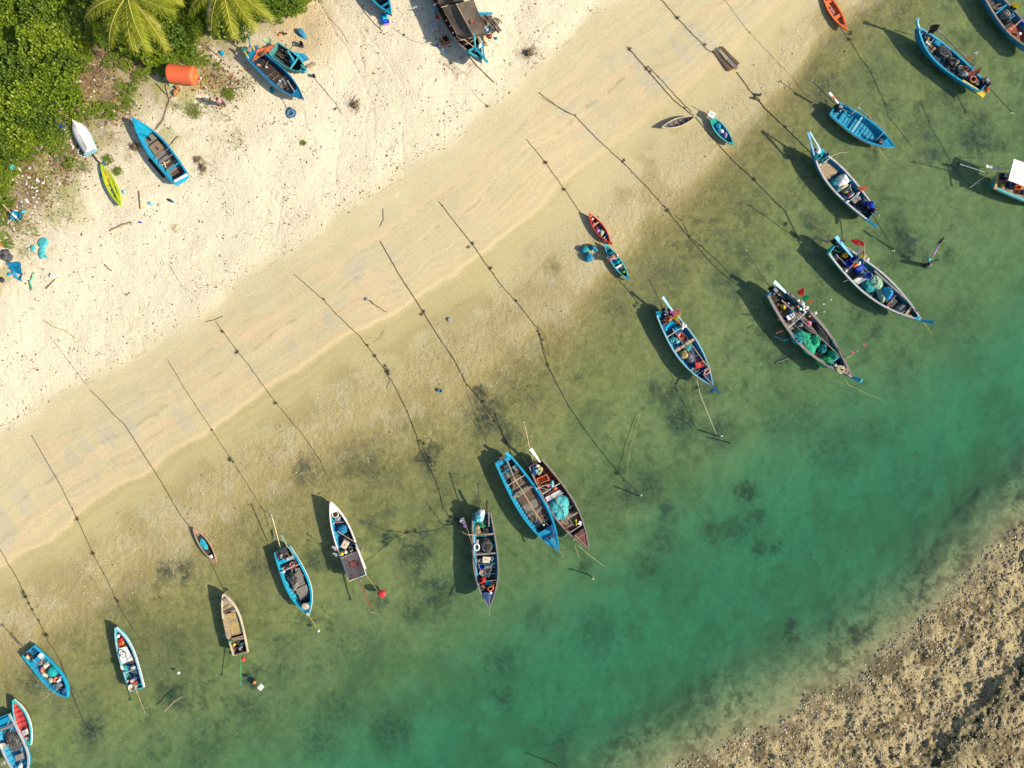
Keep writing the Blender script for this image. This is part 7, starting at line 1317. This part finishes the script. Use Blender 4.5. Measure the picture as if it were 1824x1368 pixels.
rope([(523, 488), (555, 515), (577, 535), (600, 560), (640, 598), (665, 630), (690, 665), (705, 690), (722, 725), (742, 775), (748, 800), (765, 830), (778, 860), (790, 905), (808, 930)], .04, 'very weedy rope ending near the narrow dark boat', clumps=[(577, 533), (655, 615), (668, 634), (686, 652), (690, 660), (692, 664), (748, 785), (755, 790), (765, 815), (775, 838), (768, 822), (800, 930), (808, 932), (813, 925)], dens=.25)
rope([(692, 664), (694, 680), (688, 693)], .03, 'short stub of rope hanging off the very weedy rope')
rope([(748, 780), (770, 782), (765, 800), (752, 795), (770, 830)], .03, 'tangle of old rope on the sea bed', dens=.5)
rope([(655, 600), (680, 605), (685, 588), (665, 610)], .015, 'thin loops of line above the very weedy rope', wig=.08)
rope([(384, 573), (425, 628), (450, 660), (492, 718), (540, 775), (572, 822), (582, 848)], .032, 'rope starting by a slim brown stick', clumps=[(396, 590), (423, 627), (492, 718)], dens=.18)
rope([(298, 640), (335, 702), (378, 766), (400, 800), (414, 822), (440, 862), (470, 910), (478, 935)], .025, 'rope leading down to the light blue boat with grey boards', clumps=[(378, 766), (411, 818), (416, 822)], dens=.15)
rope([(88, 598), (120, 640), (155, 687)], .02, 'thin line over dry sand at the left', dens=.15, wig=.015)
rope([(160, 694), (185, 718), (202, 738), (222, 756), (250, 800), (290, 862), (320, 915), (336, 936)], .05, 'thick rope ending at the small red-ended canoe', 'brown', wig=.01)
rope([(376, 1003), (390, 1030), (400, 1055)], .035, 'rope between the red-ended canoe and the tan boat', clumps=[(401, 1048), (404, 1050)])
rope([(56, 775), (88, 830), (110, 868), (138, 925), (165, 985), (190, 1030), (206, 1065), (218, 1090), (250, 1140)], .035, 'rope leading to the turquoise boat with white tarpaulin', clumps=[(138, 924), (166, 985), (206, 1066), (210, 1070)], dens=.1, wig=.015)
rope([(-8, 962), (12, 1000), (28, 1025), (42, 1055), (55, 1082), (72, 1112), (85, 1140), (108, 1178), (125, 1225), (150, 1290)], .04, 'weedy rope nearest the left edge', clumps=[(42, 1055), (46, 1062), (52, 1075), (58, 1085), (70, 1105), (82, 1130), (85, 1132), (165, 1300)], dens=.3)
rope([(210, 1070), (212, 1092), (205, 1098)], .015, 'thin loose line beside the turquoise boat', wig=.03)
rope([(50, 1060), (72, 1064), (76, 1075), (60, 1084)], .015, 'thin loop of line left near the weedy rope', wig=.03)
rope([(660, 935), (690, 945), (730, 950), (775, 945), (808, 932)], .03, 'dark rope on the sea bed between white and dark boats', dens=.5, clumps=[(740, 945), (725, 948), (690, 960), (682, 965)])
rope([(650, 1000), (672, 985), (700, 960), (735, 945)], .025, 'second dark rope on the sea bed behind the white boat', dens=.3)
rope([(560, 140), (578, 160), (598, 185), (610, 205)], .03, 'short rope on dry sand below the teal wreck', clumps=[(597, 195), (599, 193)], dens=.1)
rope([(635, 0), (650, 22), (668, 42), (682, 56)], .045, 'dark line on sand left of the light blue plastic bag', dens=.1); rope([(565, -5), (585, 30), (606, 52), (620, 75)], .03, 'line half buried in sand right of the bushes', 'tan'); rope([(832, 95), (850, 118), (868, 135), (880, 147)], .07, 'thick brown rope from the roofed boat\'s bow', 'brown', wig=.01); rope([(838, 158), (855, 178), (868, 188)], .02, 'thin frayed rope below the roofed boat', clumps=[(868, 189)]); rope([(700, 50), (718, 62), (735, 72), (760, 80)], .02, 'thin line from the violet crate', clumps=[(720, 63)]); rope([(300, 470), (325, 510), (352, 530)], .015, 'thin dark line over open sand', wig=.01)  # first one: a thin dark tube drawn along a dark line on the sand
rope([(1640, 178), (1660, 230), (1680, 262), (1705, 310), (1745, 345)], .03, 'dark line on the sea bed near the awning boat', dens=.2); rope([(1580, 205), (1605, 235), (1625, 262)], .03, 'dark line on the bed beside the empty cyan boat', dens=.2)
def fline(V, pts, z0, z1, c, r, label): return stick(V, pts, z0, z1, r, cloth(c), label, 'mooring_line', 'rope', wob=.01)
fline((1000, 640, 3.42), [(826, 130), (850, 230), (900, 350), (945, 462)], .6, .15, 'cream', .022, 'beaded cream rope from the slim boat\'s bow to a stake'); fline(Z2, [(1025, 1215), (1060, 1275), (1130, 1310), (1260, 1370), (1500, 1470)], .4, -.4, 'straw', .016, 'yellow line from the bow of the largest boat'); fline(Z3, [(1340, 1255), (1380, 1320), (1440, 1400)], .4, -.3, 'straw', .016, 'yellow line under the post of the cyan net boat'); fline(Z5, [(895, 1145), (915, 1210), (940, 1275)], .5, .0, 'tan', .02, 'short brown line from the maroon bow towards a stake'); fline(Z5, [(938, 1165), (1060, 1270), (1210, 1380)], .5, -.3, 'straw', .018, 'long yellow line from the maroon bow'); fline(Z7, [(470, 1285), (510, 1340), (560, 1420)], .5, -.2, 'straw', .016, 'yellow line from the light blue boat\'s bow'); fline(ZQ, [(655, 1190), (700, 1260), (740, 1320)], .4, -.3, 'straw', .014, 'yellow line from the empty cyan boat'); fline(Z7, [(700, 82), (745, 0), (700, -90)], .9, .1, 'straw', .014, 'thin yellow line from the white boat\'s bow'); fline((1000, 640, 3.42), [(480, 330), (455, 420), (420, 540), (405, 640), (400, 720)], -.5, -.4, 'straw', .02, 'yellow beaded line under water above the leaning stake'); fline(V4, [(190, 525), (290, 580), (370, 622)], gb(V4, 280, 580) + .1, gb(V4, 370, 622) + .05, 'gwood', .015, 'faint line above the weedy-knot rope')
# ------------------------------------------------------------------ vegetation
LEAF = [leafmat('leaf_green', (.07, .15, .010), (.21, .29, .02), (.24, .30, .02)), leafmat('leaf_dark', (.04, .11, .010), (.13, .21, .02), (.15, .19, .02))]
def shrub_mesh(seed, R0=1.7, h=1.35, n=330, mat=None, leaf=.235):
    r = np.random.RandomState(seed)
    a = r.rand(n) * 2 * np.pi; rad = R0 * np.sqrt(r.rand(n)); lump = 1 + .22 * np.sin(3 * a + seed) + .12 * np.sin(5 * a + 2 * seed)
    rad = rad * lump
    top = h * np.sqrt(np.clip(1 - (rad / (R0 * 1.3)) ** 2, .03, 1)) * (.75 + .5 * vnoise(rad * np.cos(a) * 1.5 + seed, rad * np.sin(a) * 1.5, seed))
    z = top * (1 - .5 * r.rand(n) ** 2.2)
    cx, cy = rad * np.cos(a), rad * np.sin(a)
    vs = []; nl = 6
    for k in range(nl):
        b = a * 3 + k * 2 * np.pi / nl + r.rand(n) * .7; l = leaf * (.7 + .6 * r.rand(n)); tilt = .05 + .95 * r.rand(n); w = l * .32
        dx, dy = np.cos(b), np.sin(b); ox, oy = -dy, dx; up = np.sin(tilt) * l * r.choice([1, 1, -.4], n); ln = np.cos(tilt) * l
        base = np.stack([cx + dx * .02, cy + dy * .02, z], 1); tip = np.stack([cx + dx * ln, cy + dy * ln, z + up], 1); mid = (base + tip) / 2 + np.stack([0 * cx, 0 * cx, l * .12], 1)
        s1 = mid + np.stack([ox * w, oy * w, -w * .3], 1); s2 = mid - np.stack([ox * w, oy * w, w * .3], 1)
        vs.append(np.stack([base, s1, tip, s2], 1))
    v = np.concatenate(vs).reshape(-1, 3); m = len(v) // 4
    me = bpy.data.meshes.new('foliage'); i = np.arange(m) * 4
    f = np.concatenate([np.stack([i, i + 1, i + 2], 1), np.stack([i, i + 2, i + 3], 1)])
    me.vertices.add(len(v)); me.vertices.foreach_set('co', v.ravel()); me.loops.add(f.size); me.loops.foreach_set('vertex_index', f.ravel().astype(np.int32)); me.polygons.add(len(f)); me.polygons.foreach_set('loop_start', np.arange(0, f.size, 3, dtype=np.int32)); me.update(calc_edges=True)
    me.materials.append(mat); return me
SH = [shrub_mesh(i, mat=LEAF[0]) for i in range(4)] + [shrub_mesh(9, mat=LEAF[1]), shrub_mesh(12, mat=LEAF[1])]
LOW = [shrub_mesh(20 + i, .9, .35, 110, LEAF[0], .13) for i in range(2)]
def branch_mesh(seed):
    R = random.Random(seed); g_ = Geo()
    for i in range(7):
        a = R.uniform(0, 6.28); l = R.uniform(.9, 1.6); p = Vector((0, 0, 0)); q = Vector((math.cos(a) * l * .5, math.sin(a) * l * .5, R.uniform(.5, .9))); e = Vector((math.cos(a + .3) * l, math.sin(a + .3) * l, R.uniform(.6, 1.15)))
        g_.tube([p, q, e], .035, 5, .012)
    return g_.mesh('branches', timber('gwood'))
BR = [branch_mesh(i) for i in range(3)]
rs = random.Random(5)
places = ['in the dense thicket at the far left', 'in the upper left thicket', 'near the big palm', 'along the bushes right of the palm', 'at the edge of the bare soil patch', 'hanging over the beached blue boat']
def shrub(px, py, r, where, low=False, hk=1.0):
    o = thing('low_plant' if low else 'shrub', ('low green creeper ' if low else 'leafy green shrub ') + where, 'plant' if low else 'shrub', ground(px, py), ('low green creepers ' if low else 'leafy green shrubs ') + where)
    me = rs.choice(LOW) if low else rs.choice(SH); f = bpy.data.objects.new('foliage', me); f.parent = o; COL.objects.link(f)
    if not low:
        b_ = bpy.data.objects.new('branches', rs.choice(BR)); b_.parent = o; COL.objects.link(b_)
    o.rotation_euler = (0, 0, rs.uniform(0, 6.28)); k = r * S / (.9 if low else 1.7); o.scale = (k, k, k * hk * rs.uniform(.6, 1.6))
XB = [-60, 0, 40, 80, 108, 128, 150, 200, 245, 275, 305, 335, 352, 400, 425, 470, 515, 545, 562]; YB = [300, 300, 285, 258, 232, 205, 100, 62, 105, 128, 118, 108, 70, 62, 70, 52, 26, 12, -8]
y = -50
row = 0
while y < 300:
    x = -50 + (row % 2) * 14
    while x < 560:
        jx, jy = x + rs.uniform(-8, 8), y + rs.uniform(-8, 8)
        lim = np.interp(jx, XB, YB)
        if jy < lim - 6:
            w_ = places[0] if jx < 120 and jy > 90 else places[1] if jx < 190 else places[2] if jx < 345 else places[5] if jx > 440 else places[3]
            if jx < 12 and jy > 40: w_ = 'cut by the left picture edge'
            elif jy < 2 and jx < 12: w_ = 'in the top left corner'
            elif jy < 2: w_ = 'cut by the top picture edge left of the palms' if jx < 190 else 'cut by the top picture edge between the palms' if jx < 420 else 'cut by the top picture edge right of the palms'
            elif jx < 120 and jy > 200: w_ = 'at the lower end of the thicket by the blue box'
            elif jx < 120 and jy > 90 and jy > lim - 60: w_ = 'on the fringe of the thicket facing the white dinghy'
            elif jx < 190 and jy > 40 and jy > lim - 45: w_ = 'on the fringe of the thicket above the bare soil'
            elif 240 < jx < 345 and jy > 60: w_ = 'just above the orange tank'
            shrub(jx, jy, rs.uniform(24, 36) if jy < lim - 26 else rs.uniform(15, 22), w_, hk=1.15 if jx < 130 else .9)
        x += 27
    y += 24; row += 1
for x, y, r in ((200, 112, 14), (212, 95, 16), (228, 118, 12), (250, 138, 12), (262, 128, 14), (238, 158, 12), (222, 172, 12), (232, 186, 11), (205, 200, 14), (185, 198, 15), (168, 196, 13), (150, 212, 12), (135, 214, 15), (215, 150, 10), (338, 100, 16), (350, 112, 15), (322, 104, 14), (370, 108, 9), (120, 238, 12), (98, 246, 14), (80, 262, 16), (104, 275, 12), (58, 276, 14), (8, 318, 14), (22, 308, 10), (6, 345, 16), (20, 360, 10), (3, 378, 10), (10, 425, 12), (18, 435, 9), (126, 292, 12), (115, 262, 10), (192, 286, 9), (212, 306, 7), (410, 168, 9), (402, 165, 6), (540, 255, 5), (8, 395, 8), (8, 300, 20), (14, 332, 18), (2, 362, 18), (34, 302, 12), (388, 120, 7)):
    shrub(x, y, r, 'on the left picture edge' if x < 40 and y > 290 else 'around the bare soil between palm and white dinghy' if y < 200 and 160 < x < 270 else 'beside the orange tank' if x > 300 and y < 130 else 'beside the yellow and green kayak' if 185 < x < 220 and y > 280 else 'near the walking person' if x > 395 else 'along the edge of the thicket by the white dinghy', True)
# coconut palms
PL = leafmat('palm_leaf', (.20, .25, .015), (.34, .34, .03), (.30, .28, .02)); PR = surf('palm_rib', (.40, .36, .06), (.30, .28, .05), rough=.6)
def frond_mesh(seed, L=4.9, droop=1.9):
    R = random.Random(seed); g_ = Geo(); n = 12; bend = R.uniform(-.35, .35)
    def c(s): return Vector((L * s * (1 - .10 * s * s), bend * s * s, .55 * s - droop * s ** 2.3))
    for i in range(58):
        s = .12 + .87 * i / 63; p = c(s); d = (c(min(1, s + .02)) - c(s - .02)).normalized(); l = (.88 * math.sin(math.pi * min(1, s * .80 + .16)) ** .75) * R.uniform(.85, 1.1) + .1
        for sg in (-1, 1):
            sdv = Vector((-d.y, d.x, 0)).normalized() * sg; a = .55 + .25 * s; o = (sdv * math.cos(a) + d * math.sin(a) + Vector((0, 0, R.uniform(-.45, .05)))).normalized()
            w = Vector((d.x, d.y, d.z)) * .032; m1 = p + o * l * .5 + Vector((0, 0, .02)); e = p + o * l + Vector((0, 0, -.22 * l))
            g_.add([p - w * .6, p + w * .6, m1 + w, m1 - w, e], [(0, 1, 2, 3), (3, 2, 4)], 0)
    me = g_.mesh('frond', PL); return me
def rib_mesh(seed, L=4.9, droop=1.9):
    R = random.Random(seed); bend = R.uniform(-.35, .35); g_ = Geo(); g_.tube([Vector((L * s * (1 - .10 * s * s), bend * s * s, .55 * s - droop * s ** 2.3)) for s in [i / 12 for i in range(13)]], .05, 6, .012)
    return g_.mesh('midrib', PR)
FR = [(frond_mesh(i, droop=d), rib_mesh(i, droop=d)) for i, d in enumerate((1.7, 2.3, 1.2))]
def palm(crown, zc, base, label, angs, lens):
    z0 = float(gz(*base)); b0 = P(*base, z0 - .1); top = P(*crown, zc); t = thing('coconut_palm', label, 'palm tree', b0)
    pts = []
    for i in range(15):
        s = i / 14; p = b0.lerp(top, s) + Vector((0, 0, 1.1 * math.sin(math.pi * s) * .6)); p += Vector(((top.y - b0.y) * -.10, (top.x - b0.x) * .10, 0)) * math.sin(math.pi * s); pts.append(p)
    g_ = Geo()
    for i in range(14): g_.tube([pts[i], pts[i + 1]], .19 - .006 * i, 9, .165 - .006 * i)
    put('trunk', g_, surf('palm_bark', (.30, .25, .19), (.20, .165, .12), (.42, .37, .30), scale=3, fine=16, rough=.9, bump=.6, wear=.6), t)
    R = random.Random(int(zc * 10))
    for i, (a, l) in enumerate(zip(angs, lens)):
        me, rb = FR[i % 3]; o = bpy.data.objects.new('frond', me); o.parent = t; o.location = top - b0 + Vector((0, 0, .05 * (i % 4))); o.rotation_euler = (R.uniform(-.25, .25), R.uniform(-.15, .2) + (.25 if l < .8 else 0), math.radians(a)); o.scale = (l, l, l); COL.objects.link(o)
        q = bpy.data.objects.new('midrib', rb); q.parent = o; COL.objects.link(q)
    for i in range(6): put('coconut', Geo().ball(top + Vector((.22 * math.cos(i * 1.05), .22 * math.sin(i * 1.05), -.28)), .13, 10, 1.2), surf('coconut_green', (.16, .20, .04), (.22, .17, .06), rough=.5), t)
palm((228, -10), 7.3, (312, 72), 'tall coconut palm leaning out of the thicket with yellow-green fronds', [-165, -122, -92, -76, -50, -26, -4, 30, 80, 130, 172, -108], [1.0, .98, 1.0, 1.05, 1.08, .98, .95, 1, 1, 1, 1, .75])
palm((398, -30), 6.8, (372, 60), 'second coconut palm with its crown cut off by the top edge', [-160, -118, -84, -58, -34, -5, 40, 90, 140, 175], [.95, .95, 1.0, 1.0, 1.0, .95, 1, 1, 1, 1])

# ------------------------------------------------------------------ ground cover nobody could count
def scatter(name, pxy, size, shape, mat, zoff=.0, seed=1, flat=.5, kind='stuff', sv=.5):
    r = np.random.RandomState(seed); n = len(pxy); px, py = pxy[:, 0], pxy[:, 1]; z = gz(px, py) + zoff; k = S * (H - z) / H
    c = np.stack([(px - 912) * k, (684 - py) * k, z], 1); V0, F0 = shape; V0 = np.array(V0, float); F0 = np.array(F0, int); a = r.rand(n) * 6.283; s = size * (1 - sv + 2 * sv * r.rand(n) ** 1.6); st = .6 + .8 * r.rand(n)
    v = V0[None] * np.stack([s * st, s, s * flat * (.6 + .8 * r.rand(n))], 1)[:, None, :]; v = v * (1 + .25 * (r.rand(n, len(V0), 1) - .5)); ca, sa = np.cos(a)[:, None], np.sin(a)[:, None]
    v = np.stack([v[..., 0] * ca - v[..., 1] * sa, v[..., 0] * sa + v[..., 1] * ca, v[..., 2]], -1) + c[:, None]
    m = len(V0); f = (F0[None] + (np.arange(n) * m)[:, None, None]).reshape(-1, F0.shape[1]); me = bpy.data.meshes.new(name); v = v.reshape(-1, 3)
    me.vertices.add(len(v)); me.vertices.foreach_set('co', v.ravel()); me.loops.add(f.size); me.loops.foreach_set('vertex_index', f.ravel().astype(np.int32)); me.polygons.add(len(f)); me.polygons.foreach_set('loop_start', np.arange(0, f.size, F0.shape[1], dtype=np.int32)); me.update(calc_edges=True); me.materials.append(mat)
    o = bpy.data.objects.new(name, me); COL.objects.link(o); tag(o, kind=kind); return o
OCTA = ([(1, 0, 0), (0, 1, 0), (-1, 0, 0), (0, -1, 0), (0, 0, 1), (0, 0, -.6)], [(0, 1, 4), (1, 2, 4), (2, 3, 4), (3, 0, 4), (1, 0, 5), (2, 1, 5), (3, 2, 5), (0, 3, 5)])
TWIG = ([(-1, -.10, 0), (1, -.06, 0), (1, .06, 0), (-1, .10, 0), (-.2, 0, .25)], [(0, 1, 4), (1, 2, 4), (2, 3, 4), (3, 0, 4)])
CHIP = ([(-1, -.5, 0), (.8, -.6, 0), (1, .5, .1), (-.7, .6, .1), (0, 0, .35)], [(0, 1, 4), (1, 2, 4), (2, 3, 4), (3, 0, 4)])
TUFT = ([(.1, 0, 0), (-.05, .1, 0), (-.05, -.1, 0), (.9, .2, 1.2), (-.7, .7, 1.0), (-.2, -.9, 1.1)], [(0, 1, 3), (1, 2, 4), (2, 0, 5)])
def islandmat(name, cols, rough=.9):
    m, nd, ln, pb = nodes(name); g = nd.new('ShaderNodeNewGeometry'); cr = nd.new('ShaderNodeValToRGB'); cr.color_ramp.interpolation = 'CONSTANT'; e = cr.color_ramp.elements
    while len(e) < len(cols): e.new(.5)
    t = 0
    for i, (c, w) in enumerate(cols): e[i].position = min(t, 1); e[i].color = c4(c); t += w
    ln.new(g.outputs['Random Per Island'], cr.inputs[0]); ln.new(cr.outputs[0], pb.inputs['Base Color']); pb.inputs['Roughness'].default_value = rough; pb.inputs['Specular IOR Level'].default_value = .15; return m
rn = np.random.RandomState(77)
def sample(n, x0, x1, y0, y1, fn):
    x = rn.uniform(x0, x1, n); y = rn.uniform(y0, y1, n); w = fn(x, y); k = rn.rand(n) < w; return np.stack([x[k], y[k]], 1)
U = lambda x, y: uidx(x + (fbm(x, y, 60, 3, 11) - .5) * 26, y + (fbm(x, y, 60, 3, 23) - .5) * 26)
M_deb = islandmat('debris_bits', [((.10, .065, .035), .35), ((.05, .04, .03), .25), ((.22, .15, .08), .2), ((.34, .25, .15), .1), ((.70, .68, .62), .1)])
# twigs, dead leaves and bits of weed on the dry sand, thickest along the high tide line
d1 = sample(30000, -30, 1100, -30, 800, lambda x, y: (lambda u: sstep(1.06, .98, u) * sstep(-.9, -.3, u) * (.09 + .8 * sstep(.54, .70, fbm(x, y, 26, 4, 201, .6)) + .5 * np.exp(-((u - .96) / .05) ** 2) * sstep(.45, .6, fbm(x, y, 14, 3, 203))))(U(x, y)))
scatter('beach_wrack_twigs', d1[::2], .11, TWIG, M_deb, .012, 3); scatter('beach_wrack_bits', d1[1::2], .060, CHIP, M_deb, .012, 4)
# leaf litter and rubbish around the bushes
def near(x, y):
    w = np.zeros_like(x)
    for bx, by, r in VEG_DIRT: w = np.maximum(w, np.exp(-((x - bx) ** 2 + (y - by) ** 2) / (r * 1.25) ** 2))
    return w
d2 = sample(26000, -20, 460, 20, 430, lambda x, y: near(x, y) * .8)
scatter('leaf_litter', d2, .09, CHIP, islandmat('leaf_litter', [((.26, .13, .05), .25), ((.13, .075, .04), .3), ((.38, .24, .10), .2), ((.08, .06, .04), .12), ((.17, .24, .03), .08), ((.72, .70, .66), .05)]), .02, 5)
d2 = sample(5200, -10, 175, 235, 470, lambda x, y: near(x, y) * .07); scatter('small_white_litter', d2, .11, CHIP, islandmat('litter_white', [((.70, .69, .66), .6), ((.30, .42, .48), .15), ((.45, .40, .33), .25)]), .05, 6)
# grass
d3 = []
for bx, by, r, n in ((342, 196, 14, 420), (350, 203, 9, 200), (315, 190, 8, 60), (410, 168, 10, 160), (150, 300, 12, 200), (130, 285, 16, 260), (75, 335, 24, 260), (105, 350, 20, 180), (60, 410, 18, 220), (45, 445, 18, 200), (372, 190, 18, 100), (210, 305, 9, 120), (190, 285, 10, 150), (541, 255, 4, 60), (312, 408, 7, 40), (420, 250, 22, 120), (120, 390, 20, 120), (400, 210, 20, 90), (30, 400, 16, 220), (440, 150, 14, 70)):
    d3.append(rn.normal(size=(n, 2)) * r * .55 + (bx, by))
scatter('grass_tufts', np.concatenate(d3), .13, TUFT, islandmat('grass_blades', [((.12, .19, .02), .4), ((.20, .25, .04), .3), ((.34, .30, .10), .3)]), .0, 7, 1.0)
# coral rubble at the water's edge and on the reef flat
M_rub = islandmat('coral_rubble', [((.46, .40, .28), .22), ((.40, .34, .24), .28), ((.26, .22, .14), .22), ((.13, .11, .07), .16), ((.34, .33, .31), .12)])
d4 = sample(52000, -30, 1560, -30, 1250, lambda x, y: (lambda u: sstep(2.2, 2.55, u) * sstep(3.35, 3.0, u) * (.14 + .6 * sstep(.5, .66, fbm(x, y, 26, 4, 91))))(U(x, y)))
scatter('shore_rubble', d4, .062, OCTA, M_rub, .0, 8, .45)
d5 = sample(60000, 1150, 1890, 860, 1430, lambda x, y: sstep(8.6, 9.15, U(x, y)) * (.35 + .6 * sstep(.45, .6, fbm(x, y, 20, 4, 211))))
scatter('reef_rubble', d5[: int(len(d5) * .62)], .10, OCTA, islandmat('reef_rubble', [((.46, .40, .30), .24), ((.34, .28, .18), .26), ((.19, .15, .09), .26), ((.14, .11, .065), .24)]), .0, 9, .55)
scatter('reef_weed', d5[int(len(d5) * .62):], .12, TUFT, islandmat('reef_weed', [((.085, .072, .034), .4), ((.12, .10, .04), .3), ((.22, .18, .08), .3)]), -.03, 10, .9)
d6 = sample(900, 1250, 1890, 960, 1430, lambda x, y: sstep(9.0, 9.3, U(x, y)) * sstep(.5, .62, fbm(x, y, 30, 3, 221)))
scatter('reef_boulders', d6, .12, OCTA, islandmat('reef_boulder', [((.20, .16, .10), .45), ((.14, .11, .065), .35), ((.36, .31, .22), .2)]), .0, 11, .6)
# weed growing on the sea bed where the dark patches are
bl = []
for bx, by, r, s in BLOB:
    n = int(r * r * s * 1.1); bl.append(rn.normal(size=(n, 2)) * r * .55 + (bx, by))
bl = np.concatenate(bl); bl = bl[U(bl[:, 0], bl[:, 1]) < 8.6]
scatter('seabed_weed', bl, .085, TUFT, islandmat('seabed_weed', [((.05, .055, .03), .5), ((.08, .08, .045), .3), ((.12, .10, .05), .2)]), -.01, 12, .8)
